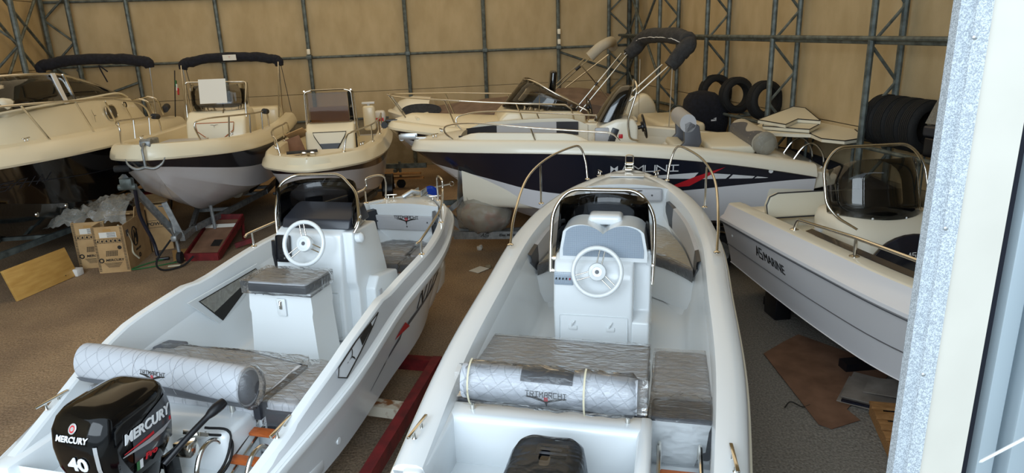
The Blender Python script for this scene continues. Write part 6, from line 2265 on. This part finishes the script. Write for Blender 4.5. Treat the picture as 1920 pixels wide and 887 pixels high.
t5 = trailer('galvanised trailer with printed side beam under the navy flanked boat', H5, .30, vt=4.6, wheels=((.85, 1.2),))
t5x = beam((-.44, 5.05, .40), (-.44, 3.2, .40), .06, .115)
fb_ = link('printed_beam', t5x, M['zinc'], t5, 0)
link('lettering', placed(text_mb('Elea Marine vend', .052, .15, .0012, 1.15), frame_mx((-.476, 4.15, .405), (0, -1, 0), (0, 0, 1))), M['ink'], fb_, 0)
link('print_mark', placed(strokes_mb('aS', .05, .05, .01, .009, .001, .3), frame_mx((-.476, 4.58, .405), (0, -1, 0), (0, 0, 1))), M['ink'], fb_, 0)
link('winch_post', beam((-.34, 4.86, .42), (-.34, 5.30, .86), .07, .10), M['zinc'], t5, 0)
link('winch_drum', MB().lathe([(.0, -.05), (.10, -.05), (.115, -.03), (.06, -.02), (.06, .02), (.115, .03), (.10, .05), (0, .05)], 20, Matrix.Translation((-.20, 5.42, 1.0)) @ Matrix.Rotation(radians(80), 4, 'Y')), M['blue'], t5)
link('winch_strap', MB().tube([(-.20, 5.42, 1.08), (-.02, 5.14, 1.10)], .012, 6), M['greycloth'], t5)
bk = link('winch_bracket', beam((-.18, 5.18, .70), (-.20, 4.82, .98), .05, .075), M['alu'], t5, 0)
link('bracket_roller', MB().tube([(-.26, 4.80, 1.0), (-.14, 4.80, 1.0)], .05, 12), M['blue'], t5)
link('beam_clip', MB().tube(fillet([(-.47, 4.0, .46), (-.47, 4.0, .50), (-.47, 3.92, .50), (-.47, 3.92, .46)], .01), .005, 6), M['zinc'], t5)

t4 = trailer('dark trailer under the cream boat behind the navy flanked one', H4, .30, 'x', 'truss', vt=4.5)
t9 = thing('boat_trailer', 'low trailer tongue with jockey wheel and planks left of the covered boat', 'trailer', (-2.45, 15.7, 0), radians(-88))
link('tongue', beam((-.30, -.6, .5), (-.30, .42, .5), .09, .10), M['truss'], t9, 0)
link('cross_member', beam((-.45, .1, .40), (.4, .1, .40), .06, .08), M['truss'], t9, 0)
link('jockey_tube', MB().tube([(-.32, .0, .18), (-.32, .0, .6)], .03, 8), M['truss'], t9)
link('jockey_wheel', MB().lathe([(.03, -.03), (.10, -.03), (.10, .03), (.03, .03)], 16, Matrix.Translation((-.32, 0, .10)) @ Matrix.Rotation(radians(90), 4, 'Y')), M['rubber'], t9)
for z, v in ((.26, 0), (.36, .06)):
    link('plank', beam((-.5, -.55 + v, z), (-.5, .5 + v, z), .14, .035), M['pallet'], t9, 0)

# cradles of the two front boats and of the right boat
cr6 = thing('boat_cradle', 'dark red steel cradle with a rusty white block under the left front boat', 'cradle', H6.pos, H6.yaw)
for sg in (-1, 1):
    link('side_beam', beam((sg * 1.22, -.6, .20), (sg * 1.02, 2.9, .24), .09, .13), M['red'], cr6, 0)
for v in (.6, 2.95):
    link('cross_beam', beam((-1.2, v, .16), (1.34, v + .05, .16), .10, .12), M['red'], cr6, 0)
link('cross_beam', beam((.55, 2.05, .20), (1.02, 2.03, .20), .14, .10), M['rust'], cr6, 0)
link('hull_prop', MB().box((.62, 2.08, .34), (.10, .12, .24), (0, -.4, 0), .01), M['rust'], cr6)
link('torn_film', MB().grid([[(.80 + .06 * noise.noise(Vector((i, j, 3))), .80 + .07 * i, .42 - .05 * j * (1 + .5 * noise.noise(Vector((i * 2, 1, 1))))) for j in range(5)] for i in range(8)]), M['film'], cr6, 60)
cr7 = thing('boat_cradle', 'low dark red cradle beneath the middle boat', 'cradle', H7.pos, H7.yaw)
for sg in (-1, 1):
    link('side_beam', beam((sg * .55, .2, .06), (sg * .55, 4.2, .06), .08, .10), M['red'], cr7, 0)
for v in (.6, 3.6):
    link('cross_beam', beam((-.6, v, .03), (.6, v, .03), .1, .05), M['red'], cr7, 0)
link('bow_prop', beam((0, 4.6, .0), (0, 4.6, .42), .1, .1), M['rust'], cr7, 0)
link('side_bracket', MB().tube([(.62, 4.5, .1), (.70, 4.5, .9)], .02, 8), M['truss'], cr7)
cr8 = thing('boat_cradle', 'dark timber blocks under the pale right boat', 'cradle', H8.pos, H8.yaw)
for v in (.5, 2.2, 3.8):
    link('timber_block', beam((-.5, v, .05), (.6, v, .05), .14, .10), M['blackplastic'], cr8, 0)
    link('timber_block', beam((-.3, v, .12), (.3, v, .12), .14, .05), M['blackplastic'], cr8, 0)
link('keel_prop', MB().box((.60, .8, .18), (.2, .3, .36), bev=.02), M['blackplastic'], cr8)

# ================================================================== right-hand rack, tyres, panels
rk = thing('tube_rack', 'steel tube rack along the right wall carrying tyres and cream panels', 'rack', PR, 0, rot=(0, 0, radians(10.2)))
for u in (.0, -.40 * -1):
    link('rack_tube', MB().tube([(u, -2.4, 1.72 - .0), (u, 5.2, 1.72)], .028, 8), M['truss'], rk)
for v in (-2.2, -1.1, .12, 1.2, 2.46, 3.6, 4.8):
    link('rack_crossbar', MB().tube([(0, v, 1.70), (.42, v, 1.70)], .02, 8), M['truss'], rk)
    link('rack_leg', MB().tube([(.04, v + .06, 0), (.04, v + .06, 1.70)], .022, 8), M['truss'], rk)
    link('rack_brace', MB().tube([(.05, v, 1.2), (.40, v + .4, 1.68)], .014, 6), M['truss'], rk)


def tyre(label, pos, group, r=.335, w=.215, tilt=0.0, yaw=0.0):
    t = thing('tyre', label, 'tyre', pos, 0, group, rot=(tilt, 0, radians(10.2) + yaw))
    mx = Matrix.Rotation(radians(90), 4, 'X')
    body = MB().lathe([(r * .60, -w * .34), (r * .65, -w * .47), (r * .78, -w * .52), (r * .90, -w * .44), (r * .955, -w * .32), (r * .97, -w * .26), (r * .97, w * .26), (r * .955, w * .32), (r * .90, w * .44), (r * .78, w * .52), (r * .65, w * .47), (r * .60, w * .34), (r * .62, 0)], 30, mx, cap=False)
    body.grid([[(p[0], p[1], p[2]) for p in row] for row in []] or [[(0, 0, 0), (0, 0, 0)]] * 0 or [[Vector((r * .60 * cos(2 * pi * j / 30), -w * .40 * s_, r * .60 * sin(2 * pi * j / 30))) for j in range(31)] for s_ in (-1, 1)])
    link('carcass', body, M['rubber'], t, 40)
    tr = MB()
    for k in range(5):
        y = -w * .25 + w * .50 * k / 4
        tr.lathe([(r * .96, y - w * .048), (r, y - w * .04), (r, y + w * .04), (r * .96, y + w * .048)], 30, mx, cap=False)
    link('tread', tr, M['rubber'], t, 30)
    return t


def RP(t, n, z):
    q = PR + e2 * t - n2 * n
    return (q.x, q.y, z)


ty = tyre('leftmost tyre of the three standing apart on the wall rack', RP(4.66, .22, 2.05), 'tyres on the wall rack', tilt=radians(-4))
for lab, t_, yw in (('middle tyre of the three standing apart on the wall rack', 3.86, .08), ('right-hand tyre of the three standing apart on the rack, behind the lattice column', 2.86, .12)):
    dup_tree(ty, RP(t_, .24, 2.05), (radians(-4), 0, radians(10.2) + yw), lab)
for k, lab in enumerate(('rearmost tyre of the tight row beside the nearest lattice column', 'second tyre of the tight row beside the nearest lattice column',
                         'third tyre of the tight row, counted from the nearest lattice column', 'front tyre of the tight row, next to the black case')):
    dup_tree(ty, RP(.02 - .25 * k, .34 - .01 * k, 2.05), (0, 0, radians(10.2 + 6)), lab)

cs = thing('tool_case', 'black plastic case on the rack in front of the tight row of tyres', 'case', RP(-1.18, .36, 1.745), 0, rot=(0, 0, radians(10.2 + 8)))
link('case_body', MB().box((.05, 0, .12), (.62, .42, .24), bev=.03, seg=3), M['blackplastic'], cs)
link('case_lid', MB().box((.05, 0, .31), (.66, .45, .13), bev=.03, seg=3), M['vinyldark'], cs)
link('case_latch', MB().box((-.1, -.23, .25), (.06, .02, .07), bev=.006), M['alu'], cs)
fm = thing('film_wrapped_parcel', 'tilted dark parcel in creased clear film on top of the black case', 'parcel', RP(-1.15, .36, 2.125), 0, rot=(0, 0, radians(10.2 + 8)))
link('parcel_body', MB().box((.12, 0, .22), (.30, .34, .44), (0, radians(14), 0), .04, 3), M['vinyldark'], fm)
link('plastic_wrap', (lambda o_: o_)(MB().loft([[(cx + a * (1 if c > 0 else -1) + .02 * noise.noise(Vector((c * 3, z * 9, s_))), b * s_ * 1.0 + .02 * noise.noise(Vector((c, z * 7, s_ * 3))), z) for c, s_ in ((-1, -1), (0.0001, -1.05), (1, -1), (1, 1), (0.0001, 1.05), (-1, 1))] for cx, a, b, z in ((.10, .30, .24, .005), (.12, .24, .22, .2), (.16, .17, .2, .42), (.19, .12, .12, .52))])), M['filmhazy'], fm, 30)

bd1 = MB().prism([(3.72, 10.60), (3.78, 10.10), (4.10, 9.88), (4.29, 9.80), (4.27, 9.40), (4.47, 9.16), (4.70, 9.28), (4.92, 9.62), (5.06, 10.1), (5.12, 10.7), (5.06, 11.4), (4.9, 11.8), (4.4, 11.6)], .045)
o = tag(link('lounger_board', bd1, M['vinylcream'], None, 0, loc=(0, 0, 1.755)), 'big rounded cream panel lying flat on the wall rack, undermost of the stack', 'board', 'cream boards on the rack')
def panel(label, out, z, h=.05, rot=0.0):
    cx = sum(p[0] for p in out) / len(out)
    cy = sum(p[1] for p in out) / len(out)
    t = thing('lounger_board', label, 'board', (cx, cy, z), 0, 'cream boards on the rack', rot=(radians(2), radians(-2), rot))
    q = [(x - cx, y - cy) for x, y in out]
    link('board', MB().prism(q, h), M['vinylcream'], t, 0)
    link('dark_edge', MB().tube([(x, y, h) for x, y in q], .008, 6, closed=True), M['ink'], t)
    return t


panel('small cream panel with a notch, middle of the stack on the rack', [(3.80, 10.35), (4.29, 9.86), (4.60, 10.22), (4.49, 10.88), (4.0, 10.82)], 1.83)
panel('stepped cream panel with dark edging, topmost of the stack on the rack', [(3.80, 10.57), (4.02, 10.05), (4.34, 10.41), (4.57, 10.15), (4.82, 11.3), (4.70, 11.5)], 1.90)
link('dark_edge', MB().tube([(x, y, .047) for x, y in [(4.29, 9.82), (4.5, 10.5), (4.30, 9.80), (4.27, 9.40), (4.47, 9.16), (4.70, 9.28), (4.92, 9.62), (5.06, 10.1)]], .008, 6), M['ink'], o)

# dark inflatable stored below the rack
inf = thing('rolled_inflatable', 'black inflatable stored below the wall rack beside the truss columns', 'inflatable', PR, 0, rot=(0, 0, radians(10.2)))
pts = cr_path([(.22, -.8, 1.02), (.20, .4, 1.10), (.16, 1.6, 1.20), (.18, 2.4, 1.24)], 8)
link('tube', MB().tube(pts, [.12 + .10 * sin(pi * min(1, .12 + i / len(pts))) for i in range(len(pts))], 14), M['blackcloth'], inf, 60)
link('floor_board', MB().box((.22, .6, .78), (.40, 2.8, .10), (radians(3), 0, 0), .02), M['vinylmid'], inf)
link('tube', MB().tube([p + Vector((.02, 0, -.50)) for p in pts], .19, 14), M['blackcloth'], inf, 60)
link('rest', MB().box((.22, .6, .2), (.36, 2.2, .4)), M['truss'], inf)

# black covered outboard at the stern of the cream boat (behind the roll seat)
ob = thing('covered_outboard', 'large outboard under a black fitted cover with a small white mark, near the rack tyres', 'outboard motor', (3.70, 13.2, 0), radians(-94))
cv = []
for z, a, b, c in ((1.05, .17, .24, 0), (1.25, .26, .36, 0), (1.55, .29, .42, .0), (1.80, .29, .42, .04), (1.98, .25, .36, .10), (2.10, .16, .24, .16), (2.14, .05, .08, .18)):
    cv.append(superring(a, b, z, 0, -.05 + c * .6, 26, 2.6))
link('cover', MB().loft(cv), M['blackcloth'], ob, 60)
link('leg', MB().loft([superring(a, b, z, 0, 0, 16, 2.5) for z, a, b in ((.30, .05, .11), (.7, .06, .13), (1.08, .11, .2))]), M['blackplastic'], ob, 50)
link('cover_mark', placed(strokes_mb('S', .085, .075, 0, .028, .002), frame_mx((-.285, -.10, 1.66), (0, -1, 0), (.12, 0, 1))), M['inkwhite'], ob, 0)
om2 = None
so = outboard('outboard_motor', 'tiny white outboard with a red label on the stern of the small bronze-screened boat', H3.w(-.72, -.14, 1.55), H3.yaw, 0, 'inkwhite', 'inkwhite', .55, leg=True)
link('red_label', MB().box((.0, .16, .05), (.16, .01, .07), bev=.003), M['redbright'], so)

# ================================================================== clutter on the floor, left
def open_box(name, label, pos, yaw, w, d, h, flaps=(), open_top=True):
    t = thing(name, label, 'box', pos, yaw)
    th_ = .012
    for nm, c_, d_ in (('front_wall', (0, -d / 2, h / 2), (w, th_, h)), ('back_wall', (0, d / 2, h / 2), (w, th_, h)), ('side_wall', (-w / 2, 0, h / 2), (th_, d, h)), ('side_wall', (w / 2, 0, h / 2), (th_, d, h)), ('bottom', (0, 0, .01), (w, d, .012))):
        link(nm, MB().box(c_, d_), M['card'], t, 0)
    for c_, d_, r_ in flaps:
        link('flap', MB().box(c_, d_, r_), M['card'], t, 0)
    return t


def box_print(t, w, d, h, tx=True):
    f = frame_mx((0, -d / 2 - .008, 0), (1, 0, 0), (0, 0, 1))
    def pr(mb, nm, m='ink'):
        o = link(nm, placed(mb, f), M[m], t, 0)
        if nm == 'edge_ticks':
            o['kind'] = 'stuff'
    tm = text_mb('MERCURY', .052, .2, .0015, 1.1, .001)
    pr(placed(tm, Matrix.Translation((.03, .20, 0))), 'lettering')
    pr(placed(MB().torus(.03, .009, 16, 6), Matrix.Translation((-w * .36, .20, 0))), 'round_mark')
    hx = MB()
    for j in range(4):
        for i in range(9):
            hx.box((-.075 + .019 * i + .004 * j, .275 + .022 * j, 0), (.011, .018, .002), (0, 0, -.35))
    pr(hx, 'hatch_print')
    ln = MB()
    for j in range(5):
        ln.box((.0, .155 - .016 * j, 0), (.26 - .025 * j, .006, .002))
    pr(ln, 'fine_print')
    fr = MB()
    x0, x1, y0, y1 = -w * .44, w * .42, .475, .535
    for a, b in (((x0, y0), (x1, y0)), ((x0, y1), (x1, y1))):
        fr.box(((a[0] + b[0]) / 2, a[1], 0), (b[0] - a[0], .005, .002))
    for k in range(7):
        x = x0 + (x1 - x0) * k / 6
        fr.box((x, (y0 + y1) / 2, 0), (.005, y1 - y0, .002))
        if k < 6:
            xc = x + (x1 - x0) / 12
            fr.prism([(xc - .016, y0 + .015), (xc + .018, y0 + .012), (xc + .012, y1 - .012), (xc - .004 * k, y1 - .018)], .002)
    pr(fr, 'symbol_strip')
    st = MB().box((.0, .60, 0), (w * .55, .085, .002))
    pr(st, 'paper_label', 'paper')
    ll = MB()
    for j in range(4):
        ll.box((.05, .63 - .02 * j, .002), (w * .28, .007, .002))
    pr(ll, 'label_text')
    hd = MB().box((.0, .675, .001), (.11, .035, .002), bev=.0)
    pr(hd, 'hand_hole', 'cardin')
    eg = MB()
    for sx in (-1, 1):
        for k in range(30):
            eg.box((sx * (w / 2 - .022), .04 + (h - .06) * k / 29, 0), (.036, .010, .002))
    pr(eg, 'edge_ticks')
    pr(MB().lathe([(0, 0), (.03, 0), (.03, .002)], 16, Matrix.Translation((w * .30, .395, 0))), 'round_mark')


ba = open_box('cardboard_box', 'tall open MERCURY carton nearest the viewer, in the group beside the plywood panel', (-6.17, 10.58, 0), radians(-8), .44, .98, .73,
              (((.0, .20, .73), (.40, .55, .012), (radians(-16), 0, 0)), ((.225, .25, .80), (.012, .45, .18), (0, radians(12), 0))))
box_print(ba, .44, .98, .73)
f = frame_mx((.228, -.12, .0), (0, 1, 0), (0, 0, 1))
lg = MB().tube([(.10 * cos(2 * pi * i / 24), .46 + .15 * sin(2 * pi * i / 24), .001) for i in range(24)], .010, 5, closed=True)
lg.add(strokes_mb('M', .17, .10, 0, .035, .002, .35).v, strokes_mb('M', .17, .10, 0, .035, .002, .35).f, Matrix.Translation((.0, .45, 0)))
link('swirl_logo', placed(lg, f), M['ink'], ba, 0)
link('lettering', placed(text_mb('MERCURY', .045, .25, .0006), f @ Matrix.Translation((.06, .24, 0))), M['ink'], ba, 0)
link('round_mark', placed(MB().torus(.03, .008, 16, 6), f @ Matrix.Translation((.08, .13, 0))), M['ink'], ba, 0)
link('side_print', placed(MB().box((-.24, .58, 0), (.10, .10, .001)), f), M['inkgrey'], ba, 0)
link('corner_print', placed(MB().box((.585, .37, 0), (.04, .72, .002)), f), M['ink'], ba, 0)
bb_ = open_box('cardboard_box', 'second MERCURY carton standing behind and left of the front carton', (-6.60, 10.75, 0), radians(-8), .46, .80, .74,
               (((-.2, .35, .79), (.012, .5, .2), (0, radians(-20), 0)),))
box_print(bb_, .46, .80, .74)
bc = open_box('cardboard_box', 'carton with POWER lettering at the right rear of the carton group', (-6.02, 11.42, 0), radians(-20), .42, .50, .78,
              (((.0, .2, .80), (.40, .4, .012), (radians(10), 0, 0)),))
f = frame_mx((.0, -.258, .0), (1, 0, 0), (0, 0, 1))
link('lettering', placed(text_mb('POWER', .075, .1, .002, 1.1), f @ Matrix.Translation((.02, .46, 0))), M['ink'], bc, 0)
link('print_rule', placed(MB().box((.02, .52, 0), (.32, .006, .002)).box((.02, .40, 0), (.32, .006, .002)), f), M['ink'], bc, 0)
link('corner_print', placed(MB().box((-.18, .38, 0), (.04, .74, .002)), f), M['ink'], bc, 0)
tw = MB().tube(cr_path([(-5.99, 10.2, .72), (-5.91, 10.25, .60), (-5.915, 10.35, .40), (-5.89, 10.3, .25), (-5.87, 10.4, .12)], 6), .014, 6)
tag(link('torn_tape', tw, M['masking'], None, 60), 'strip of torn pale packing tape hanging down the side of the front carton', 'tape')

# crumpled clear film heaped over the cartons
rows = []
for i in range(30):
    a = i / 29
    r = []
    for j in range(14):
        b = j / 13
        x = -7.25 + 1.25 * a
        y = 10.35 + .75 * b + .1 * a
        hump = .98 * sin(min(1, a * 1.15) * pi * .5) if a < .9 else .98
        z = .70 + .40 * (a ** .8) * sin(pi * b) ** .6 + .22 * max(0, noise.noise(Vector((a * 6, b * 4, 2)))) + .07 * noise.noise(Vector((a * 17, b * 11, 5)))
        z -= .10 * max(0, (a - .85) / .15)
        if a < .25:
            z -= .05 * (1 - a / .25)
        y += .06 * noise.noise(Vector((a * 9, b * 9, 8)))
        r.append((x, y, z))
    rows.append(r)
tag(link('plastic_sheet', MB().grid(rows), M['filmhazy'], None, 50), 'crumpled hazy plastic sheet heaped over the MERCURY cartons', 'plastic sheet')

pw = thing('plywood_panel', 'varnished plywood panel leaning on edge left of the cartons', 'panel', (-6.77, 9.50, 0), 0, rot=(0, 0, radians(78)))
bm2 = MB().box((0, .05, .22), (1.06, .05, .46), (radians(-18), 0, 0), .006)
link('board', bm2, M['ply'], pw)
link('screw_hole', MB().lathe([(.008, 0), (.008, .004)], 8, Matrix.Translation((.30, -.045, .08)) @ Matrix.Rotation(radians(72), 4, 'X')), M['ink'], pw)
fb = thing('foam_block', 'small white foam block on the floor at the foot of the plywood panel', 'foam block', (-6.72, 9.98, 0), radians(8))
link('block', MB().box((0, .05, .055), (.27, .14, .11), bev=.012), M['foam'], fb)
link('ledge', MB().box((-.12, .02, .09), (.06, .10, .05), bev=.01), M['foam'], fb)
rc = thing('red_crate', 'dark red metal crate frame filled with brown cardboard beside the trailer jockey wheel', 'crate', (-4.93, 11.05, 0), radians(2))
tl = radians(14)
for sg in (-1, 1):
    link('side_rail', beam((sg * .27, -.52, .06), (sg * .26, .62, .40), .03, .12), M['red'], rc, 0)
link('end_rail', beam((-.27, -.52, .06), (.27, -.52, .06), .03, .13), M['red'], rc, 0)
link('end_rail', beam((-.26, .62, .40), (.26, .62, .40), .03, .12), M['red'], rc, 0)
link('prop_leg', beam((.30, .05, .06), (.55, .15, .12), .05, .08), M['red'], rc, 0)
link('prop_leg', beam((.22, .6, .0), (.24, .62, .40), .04, .04), M['red'], rc, 0)
link('cardboard_sheet', MB().box((.0, .0, .24), (.46, 1.05, .012), (atan2(.34, 1.14), 0, .02)), M['cardbrown'], rc, 0)
link('cardboard_sheet', MB().box((-.36, -.30, .05), (.40, .50, .012), (.06, .03, .5)), M['cardin'], rc, 0)
link('paper_strip', MB().box((-.0, .30, .345), (.50, .10, .006), (.30, 0, .1)), M['paper'], rc, 0)
link('dark_cutout', MB().box((.12, -.20, .195), (.14, .18, .006), (atan2(.34, 1.14), 0, .02)), M['ink'], rc, 0)
tag(link('green_strap', MB().tube(cr_path([(-5.58, 10.62, .02), (-5.75, 10.42, .025), (-5.88, 10.15, .02), (-5.6, 10.25, .02), (-5.3, 10.45, .02)], 6), .010, 5), M['green'], None, 60), 'thin green strap lying on the floor beside the front carton', 'strap')
tag(link('strap_buckle', MB().box((-5.62, 10.62, .025), (.20, .07, .05), (0, 0, .3), .015), M['blackplastic'], None), 'black buckle at the end of the green strap by the carton', 'buckle')
tag(link('wood_chip', MB().box((-5.28, 10.28, .015), (.18, .05, .014), (0, 0, .2)), M['masking'], None), 'pale wood sliver on the floor right of the cartons', 'wood chip')

# bundle wrapped in film on the trailer beam
bn = thing('wrapped_bundle', 'large film-wrapped bundle resting on the printed trailer beam between the two front boats', 'bundle', (-.40, 10.22, .50), 0)
bmx = bmesh.new()
bmesh.ops.create_icosphere(bmx, subdivisions=4, radius=1)
bm3 = bmx.copy()
for v in bmx.verts:
    n_ = noise.noise_vector(v.co * 2.2)
    v.co = Vector((v.co.x * .36, v.co.y * .28, max(-.05, v.co.z * .27 + .17))) + n_ * .035
for v in bm3.verts:
    n_ = noise.noise_vector(v.co * 2.2)
    n3 = noise.noise(v.co * 7)
    v.co = Vector((v.co.x * .43, v.co.y * .33, max(-.055, v.co.z * .31 + .19))) + n_ * .05 + v.co * .025 * n3
link('bundle_core', MB().addbm(bmx), mat('rust_brown_padding', '#9c8263', 0.85, col2='#a5603a', nscale=4, ramp=(.52, .62)), bn, 60)
link('plastic_wrap', MB().addbm(bm3), M['filmhazy'], bn, 60)
mb = MB().grid([[(-.26 + .04 * i, -.10 + .05 * noise.noise(Vector((i, j, 1))), .44 + .05 * j + .03 * noise.noise(Vector((i * 2, j, 4)))) for j in range(3)] for i in range(6)])
link('film_tail', mb, M['filmhazy'], bn, 60)

# floor scraps
tag(link('paper_scrap', MB().box((-.50, 9.60, .012), (.18, .24, .006), (0, 0, -.7)), M['paper'], None), 'pale blue-grey paper scrap on the floor between the two front boats', 'paper')
bmx = bmesh.new()
bmesh.ops.create_icosphere(bmx, subdivisions=2, radius=.05)
for v in bmx.verts:
    v.co *= 1 + .35 * noise.noise(v.co * 30)
    v.co.z *= .6
tag(link('stone', MB().addbm(bmx, Matrix.Translation((-.36, 9.70, .02))), M['concrete'], None, 30), 'small pale stone beside the paper scrap on the floor', 'stone')
bmx = bmesh.new()
bmesh.ops.create_icosphere(bmx, subdivisions=2, radius=.05)
for v in bmx.verts:
    v.co *= 1 + .5 * noise.noise(v.co * 40)
tag(link('crumpled_scrap', MB().addbm(bmx, Matrix.Translation((-.52, 10.6, .03))), M['paper'], None, 30), 'crumpled white scrap on the floor in front of the printed trailer beam', 'scrap')

cbx = thing('cardboard_sheet', 'large flattened brown cardboard on the floor under the pale right boat', 'cardboard', (2.9, 6.1, .012), 0)
link('sheet', MB().prism([(-.29, .52), (.02, .78), (.25, .95), (.85, .1), (.45, -.35), (.22, -.45), (.05, -.62), (.08, -.80), (-.22, -.92), (-.30, -.84)], .006), M['cardbrown'], cbx, 0)
gc = thing('folded_cardboard', 'crushed grey folded cardboard with a dark edge lying on the brown sheet', 'cardboard', (3.22, 5.68, .02), 0)
link('sheet', MB().prism([(-.30, -.06), (.02, .37), (.35, .20), (.12, -.38)], .012), M['cardgrey'], gc, 0)
link('dark_fold', MB().box((-.06, -.22, .02), (.50, .03, .02), (0, 0, -.62)), M['navy'], gc, 0)
link('sheet', MB().prism([(-.26, -.04), (.05, .36), (.33, .16), (.14, -.30)], .012, Matrix.Translation((.01, .01, .028)) @ Matrix.Rotation(radians(3), 4, 'X')), M['cardgrey'], gc, 0)
link('torn_flap', MB().prism([(-.05, -.02), (.12, .20), (.36, .06), (.22, -.22)], .012, Matrix.Translation((.02, .02, .05)) @ Matrix.Rotation(radians(-7), 4, 'Y')), M['cardgrey'], gc, 0)
pal = thing('wooden_pallet', 'small slatted wooden pallet on the floor beside the door post', 'pallet', (3.40, 4.86, 0), radians(15))
for k in range(6):
    link('slat', MB().box((0, -.42 + .165 * k, .125), (.86, .10, .022)), M['pallet'], pal, 0)
for x in (-.38, 0, .38):
    link('bearer', MB().box((x, 0, .06), (.08, .92, .10)), M['pallet'], pal, 0)
tag(link('wire_scrap', MB().tube(cr_path([(2.42, 5.55, .015), (2.5, 5.62, .03), (2.58, 5.55, .015), (2.66, 5.58, .015)], 5), .006, 5), M['ink'], None, 60), 'bent black wire scrap on the floor left of the brown cardboard', 'wire')
# cream outboard on the far boat
# (already built with the cream boat)
